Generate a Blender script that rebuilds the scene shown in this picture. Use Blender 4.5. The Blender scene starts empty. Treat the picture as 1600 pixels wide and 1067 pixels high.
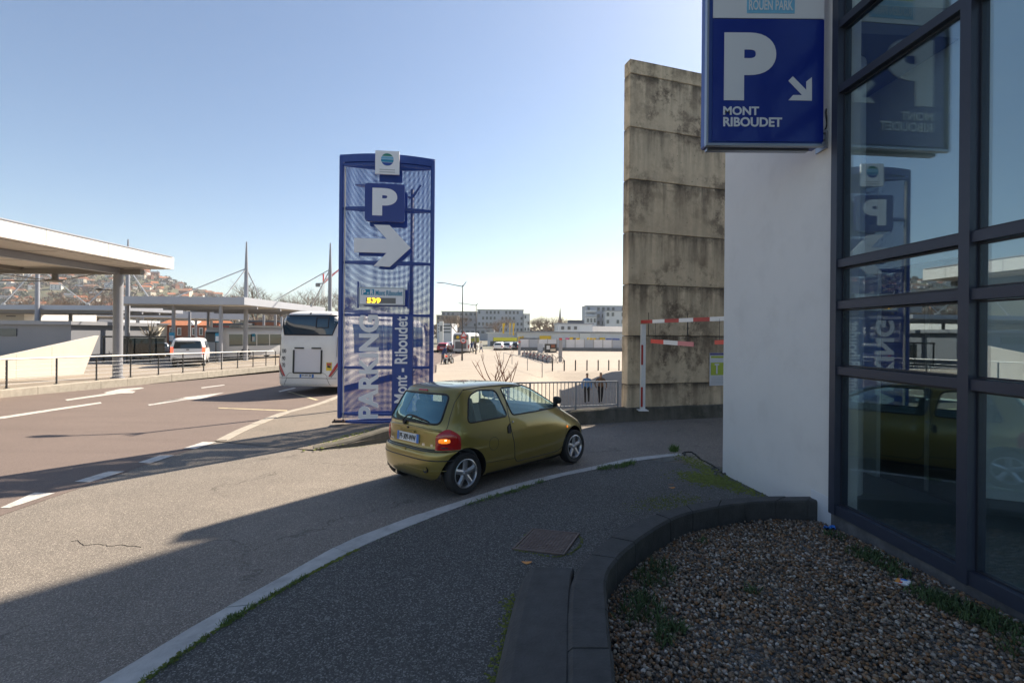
import bpy, bmesh, math, random
import numpy as np
from mathutils import Vector, Matrix, Euler
random.seed(7); rng = np.random.default_rng(7)
S = bpy.context.scene
C = S.collection
R = math.radians
# ---------------------------------------------------------------- camera
F = 711.0; HY = 521.0; ROLL = R(0.5); CZ = 2.25       # focal length and horizon row, in pixels of the 1600x1067 photograph
cam = bpy.data.cameras.new('camera'); camo = bpy.data.objects.new('camera', cam); C.objects.link(camo)
cam.sensor_width = 36.0; cam.lens = F / 1600 * 36.0; cam.clip_end = 6000; cam.clip_start = 0.05
cam.shift_y = -(533.5 - HY) / 1600.0
CR = Vector((math.cos(ROLL), 0, math.sin(ROLL))); CU = Vector((-math.sin(ROLL), 0, math.cos(ROLL)))
camo.matrix_world = Matrix(((CR.x, CU.x, 0, 0), (CR.y, CU.y, -1, 0), (CR.z, CU.z, 0, CZ), (0, 0, 0, 1)))
S.camera = camo
# ---------------------------------------------------------------- sky, sun, exposure
SAZ, SEL = R(42.4), R(44.0)                            # sun: 42 degrees right of straight ahead
w = bpy.data.worlds.new('World'); S.world = w; w.use_nodes = True
nt = w.node_tree; bg = nt.nodes['Background']
sky = nt.nodes.new('ShaderNodeTexSky'); sky.sky_type = 'NISHITA'; sky.sun_disc = False
sky.sun_elevation = SEL; sky.sun_rotation = SAZ; sky.air_density = 1.0; sky.dust_density = 0.45; sky.ozone_density = 0.7
nt.links.new(sky.outputs[0], bg.inputs[0]); bg.inputs[1].default_value = 0.075
sun = bpy.data.lights.new('sun', 'SUN'); sun.energy = 5.0; sun.angle = R(0.55); sun.color = (1.0, 0.87, 0.70)
suno = bpy.data.objects.new('sun', sun); C.objects.link(suno)
SD = Vector((math.sin(SAZ) * math.cos(SEL), math.cos(SAZ) * math.cos(SEL), math.sin(SEL)))
suno.rotation_euler = SD.to_track_quat('Z', 'Y').to_euler(); suno.location = (0, 0, 60)
S.view_settings.view_transform = 'Standard'; S.view_settings.look = 'None'; S.view_settings.gamma = 1
S.view_settings.use_curve_mapping = False; S.view_settings.exposure = 1.15
S.cycles.max_bounces = 8; S.cycles.transparent_max_bounces = 16; S.cycles.caustics_reflective = False; S.cycles.caustics_refractive = False

# ---------------------------------------------------------------- terrain and pixel helpers
def ss(a, b, x):
    t = min(1, max(0, (x - a) / (b - a))); return t * t * (3 - 2 * t)
def T(x, y):
    return -.02 * min(30, max(0, y - 10)) + .42 * ss(-4.5, 1, x) * (1 - ss(0, 10.5, y))
def TP(x, y):                                          # the plaza with the wide slope that goes down behind the railing
    xl = .3 + .06 * (y - 12)
    return T(x, y) - ss(xl, xl + 2.2, x) * min(1, max(0, (31 - y) / 9)) * 2.1
def at(px, py, Y):
    return Vector((0, 0, CZ)) + (CR * ((px - 800) / F) + Vector((0, 1, 0)) + CU * ((HY - py) / F)) * Y
def gp(px, py, off=0.0, fn=T):
    lo, hi = .5, 400.0
    for _ in range(60):
        m = (lo + hi) / 2; p = at(px, py, m)
        if p.z > fn(p.x, p.y) + off: lo = m
        else: hi = m
    p = at(px, py, lo); p.z = fn(p.x, p.y) + off
    return p
def pix(p):
    d = Vector(p) - Vector((0, 0, CZ)); return 800 + F * d.dot(CR) / d.y, HY - F * d.dot(CU) / d.y

# ---------------------------------------------------------------- materials
MATS = {}
def mat(name, col, rough=.6, metal=0, var=0.0, vscale=3.0, bump=0.0, bscale=40.0, spec=.5, coat=0, emit=None, estr=0, dark=None, dscale=1.2, damt=0.0):
    m = bpy.data.materials.new(name); m.use_nodes = True; MATS[name] = m
    n = m.node_tree.nodes; L = m.node_tree.links; b = n['Principled BSDF']
    b.inputs['Roughness'].default_value = rough; b.inputs['Metallic'].default_value = metal
    b.inputs['Specular IOR Level'].default_value = spec
    if coat: b.inputs['Coat Weight'].default_value = coat; b.inputs['Coat Roughness'].default_value = .04
    c4 = (*col, 1); b.inputs['Base Color'].default_value = c4
    if emit: b.inputs['Emission Color'].default_value = (*emit, 1); b.inputs['Emission Strength'].default_value = estr
    if var or bump or damt:
        tc = n.new('ShaderNodeTexCoord')
        geo = n.new('ShaderNodeNewGeometry'); src = geo.outputs['Position']
    out = None
    if var:
        nz = n.new('ShaderNodeTexNoise'); nz.inputs['Scale'].default_value = vscale; nz.inputs['Detail'].default_value = 8; nz.inputs['Roughness'].default_value = .65
        L.new(src, nz.inputs['Vector'])
        r = n.new('ShaderNodeValToRGB'); r.color_ramp.elements[0].position = .25; r.color_ramp.elements[1].position = .75
        r.color_ramp.elements[0].color = (*[max(0, c * (1 - var)) for c in col], 1); r.color_ramp.elements[1].color = (*[min(1, c * (1 + var)) for c in col], 1)
        L.new(nz.outputs['Fac'], r.inputs['Fac']); out = r.outputs['Color']
    if damt:
        nz = n.new('ShaderNodeTexNoise'); nz.inputs['Scale'].default_value = dscale; nz.inputs['Detail'].default_value = 10; nz.inputs['Roughness'].default_value = .7
        L.new(src, nz.inputs['Vector'])
        r = n.new('ShaderNodeValToRGB'); r.color_ramp.elements[0].position = .5; r.color_ramp.elements[1].position = .68
        r.color_ramp.elements[0].color = (0, 0, 0, 1); r.color_ramp.elements[1].color = (damt, damt, damt, 1); L.new(nz.outputs['Fac'], r.inputs['Fac'])
        mx = n.new('ShaderNodeMix'); mx.data_type = 'RGBA'; L.new(r.outputs['Color'], mx.inputs['Factor'])
        mx.inputs['A'].default_value = c4
        if out: L.new(out, mx.inputs['A'])
        mx.inputs['B'].default_value = (*(dark or [c * .4 for c in col]), 1); out = mx.outputs['Result']
    if out: L.new(out, b.inputs['Base Color'])
    if bump:
        nz = n.new('ShaderNodeTexNoise'); nz.inputs['Scale'].default_value = bscale; nz.inputs['Detail'].default_value = 6
        L.new(src, nz.inputs['Vector']); bp = n.new('ShaderNodeBump'); bp.inputs['Strength'].default_value = bump; bp.inputs['Distance'].default_value = .01
        L.new(nz.outputs['Fac'], bp.inputs['Height']); L.new(bp.outputs['Normal'], b.inputs['Normal'])
    return m
def asphalt(name, base, speck, patch, sscale=170, lo=.3, bump=.5, crack=False, scuff=.0):
    m = bpy.data.materials.new(name); m.use_nodes = True; MATS[name] = m
    n = m.node_tree.nodes; L = m.node_tree.links; b = n['Principled BSDF']; b.inputs['Roughness'].default_value = .85; b.inputs['Specular IOR Level'].default_value = .3
    g = n.new('ShaderNodeNewGeometry'); P = g.outputs['Position']
    def noise(sc, det=6, ro=.6):
        z = n.new('ShaderNodeTexNoise'); z.inputs['Scale'].default_value = sc; z.inputs['Detail'].default_value = det; z.inputs['Roughness'].default_value = ro; L.new(P, z.inputs['Vector']); return z.outputs['Fac']
    def ramp(f, p0, c0, p1, c1):
        r = n.new('ShaderNodeValToRGB'); e = r.color_ramp.elements; e[0].position = p0; e[1].position = p1; e[0].color = (*c0, 1); e[1].color = (*c1, 1); L.new(f, r.inputs['Fac']); return r.outputs['Color']
    def mix(f, a, bb, mode='MIX'):
        x = n.new('ShaderNodeMix'); x.data_type = 'RGBA'; x.blend_type = mode
        for s, v in (('Factor', f), ('A', a), ('B', bb)):
            if isinstance(v, (tuple, float, int)): x.inputs[s].default_value = (*v, 1) if isinstance(v, tuple) else v
            else: L.new(v, x.inputs[s])
        return x.outputs['Result']
    big = ramp(noise(.55, 8), .3, patch, .7, base)
    mid = mix(ramp(noise(4, 5), .35, (0, 0, 0), .75, (.5, .5, .5)), big, patch)
    mp = n.new('ShaderNodeMapping'); mp.inputs['Rotation'].default_value = (0, 0, R(-48)); mp.inputs['Scale'].default_value = (.22, 1.7, 1); L.new(P, mp.inputs['Vector'])      # worn streaks along the wheel paths
    zt_ = n.new('ShaderNodeTexNoise'); zt_.inputs['Scale'].default_value = 1.0; zt_.inputs['Detail'].default_value = 4; L.new(mp.outputs[0], zt_.inputs['Vector'])
    mid = mix(ramp(zt_.outputs['Fac'], .48, (0, 0, 0), .72, (.55, .55, .55)), mid, tuple(c * .68 for c in base))
    v = n.new('ShaderNodeTexVoronoi'); v.inputs['Scale'].default_value = sscale; L.new(P, v.inputs['Vector'])
    sp = n.new('ShaderNodeSeparateColor'); L.new(v.outputs['Color'], sp.inputs[0])
    st = ramp(sp.outputs[0], .62, (0, 0, 0), .95, (.8, .8, .8))
    col = mix(st, mid, speck)
    dk = ramp(sp.outputs[1], .6, (0, 0, 0), 1, (.55, .55, .55)); col = mix(dk, col, tuple(c * .25 for c in base))
    if scuff:                                           # pale gum spots
        v2 = n.new('ShaderNodeTexVoronoi'); v2.inputs['Scale'].default_value = 2.3; L.new(P, v2.inputs['Vector'])
        col = mix(ramp(v2.outputs['Distance'], .04, (.5, .5, .5), .055, (0, 0, 0)), col, tuple(min(1, c * 2.3) for c in base))
    if crack:
        v3 = n.new('ShaderNodeTexVoronoi'); v3.feature = 'DISTANCE_TO_EDGE'; v3.inputs['Scale'].default_value = .45
        nn = n.new('ShaderNodeTexNoise'); nn.inputs['Scale'].default_value = 2.2; nn.inputs['Detail'].default_value = 6; L.new(P, nn.inputs['Vector'])
        va = n.new('ShaderNodeVectorMath'); va.operation = 'ADD'; L.new(P, va.inputs[0]); L.new(nn.outputs['Color'], va.inputs[1]); L.new(va.outputs[0], v3.inputs['Vector'])
        ck = ramp(v3.outputs['Distance'], .003, (.45, .45, .45), .009, (0, 0, 0))
        msk = ramp(noise(.5, 2), .5, (0, 0, 0), .56, (1, 1, 1))
        col = mix(mix(1.0, ck, msk, 'MULTIPLY'), col, tuple(c * .2 for c in base))
    L.new(col, b.inputs['Base Color'])
    bp = n.new('ShaderNodeBump'); bp.inputs['Strength'].default_value = bump; bp.inputs['Distance'].default_value = .006
    L.new(v.outputs['Distance'], bp.inputs['Height']); L.new(bp.outputs['Normal'], b.inputs['Normal'])
    return m
def concrete(name, col, dirt, warm):
    m = bpy.data.materials.new(name); m.use_nodes = True; MATS[name] = m
    n = m.node_tree.nodes; L = m.node_tree.links; b = n['Principled BSDF']; b.inputs['Roughness'].default_value = .9
    g = n.new('ShaderNodeNewGeometry'); tc = n.new('ShaderNodeTexCoord'); P = g.outputs['Position']
    def noise(sc, vec, det=9, ro=.65):
        z = n.new('ShaderNodeTexNoise'); z.inputs['Scale'].default_value = sc; z.inputs['Detail'].default_value = det; z.inputs['Roughness'].default_value = ro; L.new(vec, z.inputs['Vector']); return z.outputs['Fac']
    def ramp(f, p0, v0, p1, v1):
        r = n.new('ShaderNodeMapRange'); r.clamp = True
        r.inputs[1].default_value = p0; r.inputs[2].default_value = p1; r.inputs[3].default_value = v0; r.inputs[4].default_value = v1; L.new(f, r.inputs[0]); return r.outputs[0]
    def mul(a, bb, op='MULTIPLY'):
        x = n.new('ShaderNodeMath'); x.operation = op; x.use_clamp = True
        for i, v in enumerate((a, bb)):
            if isinstance(v, float): x.inputs[i].default_value = v
            else: L.new(v, x.inputs[i])
        return x.outputs[0]
    def mix(f, a, bb):
        x = n.new('ShaderNodeMix'); x.data_type = 'RGBA'
        for s, v in (('Factor', f), ('A', a), ('B', bb)):
            if isinstance(v, tuple): x.inputs[s].default_value = (*v, 1)
            else: L.new(v, x.inputs[s])
        return x.outputs['Result']
    mp = n.new('ShaderNodeMapping'); mp.inputs['Scale'].default_value = (3.2, 3.2, .32); L.new(P, mp.inputs['Vector'])
    c = mix(ramp(noise(.8, P), .35, 0., .65, 1.), col, warm)
    c = mix(ramp(noise(7, P), .45, 0., .8, .5), c, tuple(k * 1.25 for k in col))
    # rain streaks that start at the top of each panel (object z: 0 bottom, 1 top of the panel's box)
    sp = n.new('ShaderNodeSeparateXYZ'); L.new(tc.outputs['Generated'], sp.inputs[0])
    top = ramp(sp.outputs['Z'], .25, .25, 1.0, 1.0)
    streak = mul(ramp(noise(1.1, mp.outputs[0]), .38, 0., .62, 1.), top)
    c = mix(mul(streak, .85), c, dirt)
    blot = ramp(noise(1.6, P, 12, .78), .48, 0., .58, .95)
    c = mix(mul(blot, ramp(noise(.5, P, 3), .4, 0., .62, 1.)), c, tuple(k * 1.6 for k in dirt))
    wash = mul(ramp(sp.outputs['Z'], .86, 0., 1., 1.), ramp(noise(1.7, P, 10, .75), .44, 0., .58, .9))
    c = mix(wash, c, tuple(k * .5 for k in dirt))
    pits = n.new('ShaderNodeTexVoronoi'); pits.inputs['Scale'].default_value = 5; L.new(P, pits.inputs['Vector'])
    c = mix(ramp(pits.outputs['Distance'], .05, .6, .1, 0.), c, tuple(k * .4 for k in dirt))
    L.new(c, b.inputs['Base Color'])
    bp = n.new('ShaderNodeBump'); bp.inputs['Strength'].default_value = .35; bp.inputs['Distance'].default_value = .01
    L.new(noise(30, P), bp.inputs['Height']); L.new(bp.outputs['Normal'], b.inputs['Normal'])
    return m
def glass(name, tint, refl=1.45, rough=.0, base=.0, gl=(1, 1, 1)):
    m = bpy.data.materials.new(name); m.use_nodes = True; MATS[name] = m
    n = m.node_tree.nodes; L = m.node_tree.links; n.remove(n['Principled BSDF']); o = n['Material Output']
    t = n.new('ShaderNodeBsdfTransparent'); t.inputs[0].default_value = (*tint, 1)
    g = n.new('ShaderNodeBsdfGlossy'); g.inputs['Roughness'].default_value = rough; g.inputs['Color'].default_value = (*gl, 1)
    f = n.new('ShaderNodeFresnel'); gb = n.new('ShaderNodeNewGeometry'); mr = n.new('ShaderNodeMapRange'); mr.inputs[3].default_value = refl; mr.inputs[4].default_value = 1 / refl; L.new(gb.outputs['Backfacing'], mr.inputs[0]); L.new(mr.outputs[0], f.inputs[0])   # thin pane: the same reflection from both sides
    mx = n.new('ShaderNodeMixShader'); ad = n.new('ShaderNodeMath'); ad.operation = 'ADD'; ad.use_clamp = True; ad.inputs[1].default_value = base; L.new(f.outputs[0], ad.inputs[0]); L.new(ad.outputs[0], mx.inputs[0]); L.new(t.outputs[0], mx.inputs[1]); L.new(g.outputs[0], mx.inputs[2])
    L.new(mx.outputs[0], o.inputs[0]); return m
def perforated(name, col, pitch=.013, rad=.395):
    m = bpy.data.materials.new(name); m.use_nodes = True; MATS[name] = m
    n = m.node_tree.nodes; L = m.node_tree.links; b = n['Principled BSDF']; b.inputs['Base Color'].default_value = (*col, 1); b.inputs['Roughness'].default_value = .45
    o = n['Material Output']; tc = n.new('ShaderNodeTexCoord')
    v = n.new('ShaderNodeVectorMath'); v.operation = 'MULTIPLY'; v.inputs[1].default_value = (1 / pitch, 0, 1 / pitch); L.new(tc.outputs['Object'], v.inputs[0])
    fr = n.new('ShaderNodeVectorMath'); fr.operation = 'FRACTION'; L.new(v.outputs[0], fr.inputs[0])
    sb = n.new('ShaderNodeVectorMath'); sb.operation = 'SUBTRACT'; sb.inputs[1].default_value = (.5, 0, .5); L.new(fr.outputs[0], sb.inputs[0])
    ln = n.new('ShaderNodeVectorMath'); ln.operation = 'LENGTH'; L.new(sb.outputs[0], ln.inputs[0])
    lt = n.new('ShaderNodeMath'); lt.operation = 'LESS_THAN'; lt.inputs[1].default_value = rad; L.new(ln.outputs['Value'], lt.inputs[0])
    t = n.new('ShaderNodeBsdfTransparent'); mx = n.new('ShaderNodeMixShader')
    L.new(lt.outputs[0], mx.inputs[0]); L.new(b.outputs[0], mx.inputs[1]); L.new(t.outputs[0], mx.inputs[2]); L.new(mx.outputs[0], o.inputs[0])
    return m
M = MATS
asphalt('lane_asphalt', (.24, .212, .182), (.40, .355, .305), (.145, .13, .115), 130, crack=True)
asphalt('bus_asphalt', (.185, .145, .128), (.26, .21, .185), (.155, .122, .108), 210, bump=.25)
asphalt('walk_asphalt', (.098, .096, .090), (.27, .265, .255), (.066, .066, .062), 120, bump=.7, scuff=1)
asphalt('island_asphalt', (.24, .20, .165), (.36, .31, .26), (.17, .15, .125), 150, crack=True)
asphalt('plaza_sand', (.39, .34, .285), (.45, .40, .345), (.33, .29, .245), 60, bump=.2)
asphalt('platform_paving', (.34, .285, .23), (.42, .37, .31), (.27, .235, .195), 80, bump=.2)
asphalt('ground_far', (.20, .19, .16), (.3, .28, .25), (.15, .16, .11), 3, bump=.1)
mat('road_paint', (.52, .50, .47), .7, var=.12, vscale=9, damt=.75, dark=(.16, .13, .12), dscale=6)
mat('road_paint_yellow', (.55, .47, .30), .7, var=.12, vscale=9, damt=.6, dark=(.16, .13, .12), dscale=5)
mat('kerb_stone', (.40, .40, .39), .85, var=.22, vscale=6, bump=.4, bscale=60, damt=.3, dark=(.12, .13, .12), dscale=5)
mat('kerb_far', (.36, .325, .275), .85, var=.2, vscale=5, damt=.3, dark=(.18, .17, .13), dscale=4)
mat('moss', (.13, .15, .028), .95, var=.5, vscale=18, bump=.8, bscale=90)
mat('grass_blade', (.10, .16, .035), .7, var=.4, vscale=8)
mat('weed_dark', (.055, .09, .028), .7, var=.4, vscale=8)
concrete('old_concrete', (.70, .565, .385), (.085, .062, .042), (.57, .44, .29))
concrete('low_concrete', (.16, .145, .12), (.04, .04, .03), (.12, .11, .085))
mat('dark_block', (.058, .057, .056), .88, var=.35, vscale=7, bump=.6, bscale=70, damt=.35, dark=(.075, .075, .075), dscale=9)
mat('mortar', (.055, .055, .055), .9)
mat('white_render', (.66, .655, .645), .8, var=.035, vscale=1.2, bump=.15, bscale=120, damt=.22, dark=(.46, .45, .43), dscale=2.2)
mat('navy_frame', (.030, .037, .060), .42, var=.12, vscale=5, bump=.05, bscale=90)
mat('navy_dark', (.018, .022, .034), .5)
mat('plinth_concrete', (.10, .10, .105), .9, var=.3, vscale=5, bump=.4, bscale=50, damt=.5, dark=(.2, .195, .19), dscale=2.5)
mat('interior_white', (.80, .82, .82), .7, var=.04, vscale=1)
mat('interior_grey', (.16, .165, .17), .8, var=.1, vscale=1)
mat('interior_dark', (.035, .035, .035), .6, var=.2, vscale=2)
mat('interior_floor', (.14, .15, .155), .35, var=.1, vscale=2)
glass('facade_glass', (.90, .97, .98), 1.55, base=.12, gl=(.78, .92, 1.0))
mat('totem_blue', (.020, .055, .26), .4, var=.15, vscale=4, damt=.12, dark=(.06, .09, .2), dscale=4)
perforated('totem_mesh', (.02, .07, .34)); perforated('totem_mesh_rear', (.02, .07, .34), .0123)
mat('totem_white', (.80, .80, .83), .5, var=.03, vscale=4)
mat('totem_cream', (.50, .47, .43), .6)
mat('sign_blue', (.003, .018, .20), .3, coat=.25, var=.05, vscale=2)
mat('sign_white', (.62, .64, .68), .4)
mat('sign_grey_metal', (.30, .32, .36), .35, metal=.7)
mat('logo_teal', (.02, .25, .42), .5); mat('logo_green', (.02, .22, .16), .5); mat('logo_blue', (.02, .07, .33), .5); mat('logo_sky', (.16, .42, .62), .5)
mat('text_grey', (.45, .47, .5), .6)
mat('led_black', (.03, .03, .03), .4); mat('led_grey', (.18, .18, .18), .5)
mat('led_amber', (.9, .45, .02), .5, emit=(1.0, .52, .03), estr=1.6)
mat('rust_plate', (.10, .06, .04), .8, var=.4, vscale=10)
mat('red_paint', (.38, .025, .018), .5, var=.15, vscale=8); mat('white_paint', (.74, .73, .71), .5, var=.08, vscale=6, damt=.2, dark=(.4, .37, .33), dscale=6)
mat('red_bright', (.65, .05, .03), .5); mat('pink_faded', (.62, .20, .20), .5)
mat('lime', (.38, .48, .04), .5)
mat('galv', (.30, .31, .32), .5, metal=.4, var=.1, vscale=3); mat('dark_steel', (.045, .045, .048), .5, metal=.3)
mat('black_plastic', (.015, .015, .016), .45); mat('rubber', (.018, .018, .018), .8, var=.2, vscale=20)
mat('canopy_white', (.78, .76, .72), .45, var=.03, vscale=1.5); mat('canopy_under', (.52, .49, .44), .6, var=.06, vscale=.8); mat('canopy_beam', (.20, .19, .18), .5)
mat('grey_paint', (.27, .28, .31), .45, var=.05, vscale=2); mat('pale_steel', (.50, .50, .50), .35, metal=.5)
mat('cream_concrete', (.66, .61, .54), .8, var=.06, vscale=1.2, damt=.15, dark=(.45, .41, .35), dscale=1.5)

# ---------------------------------------------------------------- mesh builder and scene objects
ROOT = {}
class MB:
    def __init__(s): s.v = []; s.f = []; s.mi = []
    def add(s, vs, fs, mi=0):
        o = len(s.v); s.v += [Vector(v) for v in vs]; s.f += [tuple(i + o for i in f) for f in fs]; s.mi += [mi] * len(fs); return s
    def box(s, c, d, rz=0, mat4=None, mi=0):
        x, y, z = d[0] / 2, d[1] / 2, d[2] / 2
        vs = [Vector((a * x, b * y, e * z)) for e in (-1, 1) for b in (-1, 1) for a in (-1, 1)]
        if mat4 is not None: vs = [mat4 @ v for v in vs]
        elif rz: q = Matrix.Rotation(rz, 3, 'Z'); vs = [q @ v for v in vs]
        c = Vector(c); return s.add([v + c for v in vs], [(0, 2, 3, 1), (4, 5, 7, 6), (0, 1, 5, 4), (2, 6, 7, 3), (0, 4, 6, 2), (1, 3, 7, 5)], mi)
    def bbox(s, c, d, b=.01, rz=0, mi=0):               # box with chamfered edges (profile chamfer on all 12 edges, via shrink)
        x, y, z = d[0] / 2, d[1] / 2, d[2] / 2; b = min(b, x * .9, y * .9, z * .9)
        q = Matrix.Rotation(rz, 3, 'Z'); c = Vector(c)
        vs = []; idx = {}
        for sx in (-1, 1):
            for sy in (-1, 1):
                for sz in (-1, 1):
                    for k in range(3):
                        p = [sx * (x - b), sy * (y - b), sz * (z - b)]; p[k] = (sx * x, sy * y, sz * z)[k]
                        idx[sx, sy, sz, k] = len(vs); vs.append(q @ Vector(p) + c)
        fs = []
        g = lambda sx, sy, sz, k: idx[sx, sy, sz, k]
        for k in range(3):
            for sg in (-1, 1):
                o = [(-1, -1), (1, -1), (1, 1), (-1, 1)]; ks = []
                for a, e in o:
                    t = [0, 0, 0]; t[k] = sg; t[(k + 1) % 3] = a; t[(k + 2) % 3] = e; ks.append(g(*t, k))
                fs.append(tuple(ks if sg > 0 else ks[::-1]))
        for k in range(3):
            k1, k2 = (k + 1) % 3, (k + 2) % 3
            for a in (-1, 1):
                for e in (-1, 1):
                    t0 = [0, 0, 0]; t0[k] = -1; t0[k1] = a; t0[k2] = e; t1 = list(t0); t1[k] = 1
                    f = (g(*t0, k1), g(*t1, k1), g(*t1, k2), g(*t0, k2)); fs.append(f if a * e < 0 else f[::-1])
        for sx in (-1, 1):
            for sy in (-1, 1):
                for sz in (-1, 1):
                    f = (g(sx, sy, sz, 0), g(sx, sy, sz, 1), g(sx, sy, sz, 2)); fs.append(f if sx * sy * sz > 0 else f[::-1])
        return s.add(vs, fs, mi)
    def tube(s, pts, r, n=8, caps=True, closed=False, mi=0):
        pts = [Vector(p) for p in pts]; m = len(pts); rr = r if isinstance(r, (list, tuple)) else [r] * m
        vs = []; fs = []; up = None
        for i, p in enumerate(pts):
            a = pts[(i - 1) % m] if (i or closed) else p; b = pts[(i + 1) % m] if (i < m - 1 or closed) else p
            t = (b - a); t = t.normalized() if t.length > 1e-9 else Vector((0, 0, 1))
            if up is None: up = Vector((0, 0, 1)) if abs(t.z) < .95 else Vector((1, 0, 0))
            u = up - t * up.dot(t)
            if u.length < 1e-6: u = t.orthogonal()
            u.normalize(); up = u; v = t.cross(u)
            for k in range(n):
                an = 2 * math.pi * k / n; vs.append(p + (u * math.cos(an) + v * math.sin(an)) * rr[i])
        for i in range(m if closed else m - 1):
            j = (i + 1) % m
            for k in range(n):
                k2 = (k + 1) % n; fs.append((i * n + k, i * n + k2, j * n + k2, j * n + k))
        if caps and not closed: fs += [tuple(range(n))[::-1], tuple((m - 1) * n + k for k in range(n))]
        return s.add(vs, fs, mi)
    def bar(s, a, b, w, h, mi=0):                       # rectangular bar between two points
        a, b = Vector(a), Vector(b); t = (b - a).normalized(); up = Vector((0, 0, 1)) if abs(t.z) < .9 else Vector((0, 1, 0))
        u = t.cross(up).normalized(); v = u.cross(t)
        vs = [p + u * (i * w / 2) + v * (j * h / 2) for p in (a, b) for i, j in ((-1, -1), (1, -1), (1, 1), (-1, 1))]
        return s.add(vs, [(0, 1, 2, 3), (7, 6, 5, 4), (0, 4, 5, 1), (1, 5, 6, 2), (2, 6, 7, 3), (3, 7, 4, 0)], mi)
    def prism(s, poly, fn0, fn1, mi=0):                 # polygon given as 2-D points; fn0/fn1 map (u,v) to the two faces
        n = len(poly); vs = [fn0(*p) for p in poly] + [fn1(*p) for p in poly]
        return s.add(vs, [tuple(range(n)), tuple(range(2 * n - 1, n - 1, -1))] + [(i, i + n, (i + 1) % n + n, (i + 1) % n) for i in range(n)], mi)
    def lathe(s, prof, axis_c, ax='z', n=24, mi=0):     # prof: (radius, height) along the axis
        vs = []; c = Vector(axis_c)
        for r, h in prof:
            for k in range(n):
                a = 2 * math.pi * k / n; p = (r * math.cos(a), r * math.sin(a), h)
                if ax == 'y': p = (p[0], h, p[1])
                if ax == 'x': p = (h, p[0], p[1])
                vs.append(Vector(p) + c)
        fs = [(i * n + k, i * n + (k + 1) % n, (i + 1) * n + (k + 1) % n, (i + 1) * n + k) for i in range(len(prof) - 1) for k in range(n)]
        return s.add(vs, fs, mi)
    def grid(s, rows, mi=0, closed=False):
        nr, nc = len(rows), len(rows[0]); vs = [p for r in rows for p in r]
        fs = [(i * nc + k, i * nc + (k + 1) % nc, (i + 1) * nc + (k + 1) % nc, (i + 1) * nc + k) for i in range(nr - 1) for k in range(nc if closed else nc - 1)]
        return s.add(vs, fs, mi)
    def mesh(s, name, m, smooth=False, inv=None, fix=True):
        me = bpy.data.meshes.new(name); vs = s.v if inv is None else [inv @ v for v in s.v]
        me.from_pydata(vs, [], s.f)
        for k in (m if isinstance(m, (list, tuple)) else [m]): me.materials.append(M[k] if isinstance(k, str) else k)
        if any(s.mi): me.polygons.foreach_set('material_index', s.mi)
        if smooth: me.polygons.foreach_set('use_smooth', [True] * len(me.polygons))
        if fix:
            bm = bmesh.new(); bm.from_mesh(me); bmesh.ops.recalc_face_normals(bm, faces=bm.faces); bm.to_mesh(me); bm.free()
        me.update(); return me
    def build(s, name, m, parent=None, smooth=False, world=True, fix=True):
        inv = None
        if parent is not None and world and ROOT.get(parent.name) is not None: inv = ROOT[parent.name].inverted()
        me = s.mesh(name, m, smooth, inv, fix); o = bpy.data.objects.new(name, me); C.objects.link(o)
        if smooth == 'auto': smooth_by_angle(me)
        if parent is not None: o.parent = parent; ROOT[o.name] = ROOT.get(parent.name)
        return o
def smooth_by_angle(me, ang=R(38)):
    bm = bmesh.new(); bm.from_mesh(me)
    for e in bm.edges: e.smooth = not (len(e.link_faces) == 2 and e.calc_face_angle(0) > ang)
    for f in bm.faces: f.smooth = True
    bm.to_mesh(me); bm.free()
def tag(o, label=None, cat=None, group=None, kind=None):
    if label: o['label'] = label
    if cat: o['category'] = cat
    if group: o['group'] = group
    if kind: o['kind'] = kind
    return o
def thing(name, label, cat, loc=(0, 0, 0), rz=0, group=None, tilt=None):
    o = bpy.data.objects.new(name, None); C.objects.link(o); o.empty_display_size = .2
    mw = Matrix.Translation(loc) @ Matrix.Rotation(rz, 4, 'Z')
    if tilt is not None: mw = mw @ tilt
    o.matrix_world = mw; ROOT[o.name] = mw
    return tag(o, label, cat, group)
def dup(o, parent=None):
    c = o.copy(); C.objects.link(c)
    if parent is not None: c.parent = parent
    for ch in [k for k in o.children]: dup(ch, c)
    return c
def copy_thing(o, loc, rz=0, label=None, sc=1):
    c = dup(o); c.matrix_world = Matrix.Translation(loc) @ Matrix.Rotation(rz, 4, 'Z') @ Matrix.Scale(sc, 4); ROOT[c.name] = c.matrix_world.copy()
    if label: c['label'] = label
    return c
def sheet(name, poly, off, m, cell=.5, fn=T, parent=None, kind='structure'):
    bm = bmesh.new(); vs = [bm.verts.new((p[0], p[1], 0)) for p in poly]; f = bm.faces.new(vs)
    bmesh.ops.triangulate(bm, faces=[f])
    xs = [p[0] for p in poly]; ys = [p[1] for p in poly]
    for ax, (a, b) in ((0, (min(xs), max(xs))), (1, (min(ys), max(ys)))):
        k = math.ceil(a / cell) * cell
        while k < b:
            if ax == 0: co, no = (k, 0, 0), (1, 0, 0)
            else: co, no = (0, k, 0), (0, 1, 0)
            bmesh.ops.bisect_plane(bm, geom=bm.verts[:] + bm.edges[:] + bm.faces[:], plane_co=co, plane_no=no); k += cell
    for v in bm.verts: v.co.z = fn(v.co.x, v.co.y) + off
    bmesh.ops.recalc_face_normals(bm, faces=bm.faces)
    if sum(f.normal.z for f in bm.faces) < 0: bmesh.ops.reverse_faces(bm, faces=bm.faces)
    me = bpy.data.meshes.new(name); bm.to_mesh(me); bm.free(); me.materials.append(M[m])
    me.polygons.foreach_set('use_smooth', [True] * len(me.polygons))
    o = bpy.data.objects.new(name, me); C.objects.link(o)
    if parent is not None: o.parent = parent
    elif kind: o['kind'] = kind
    return o
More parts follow.
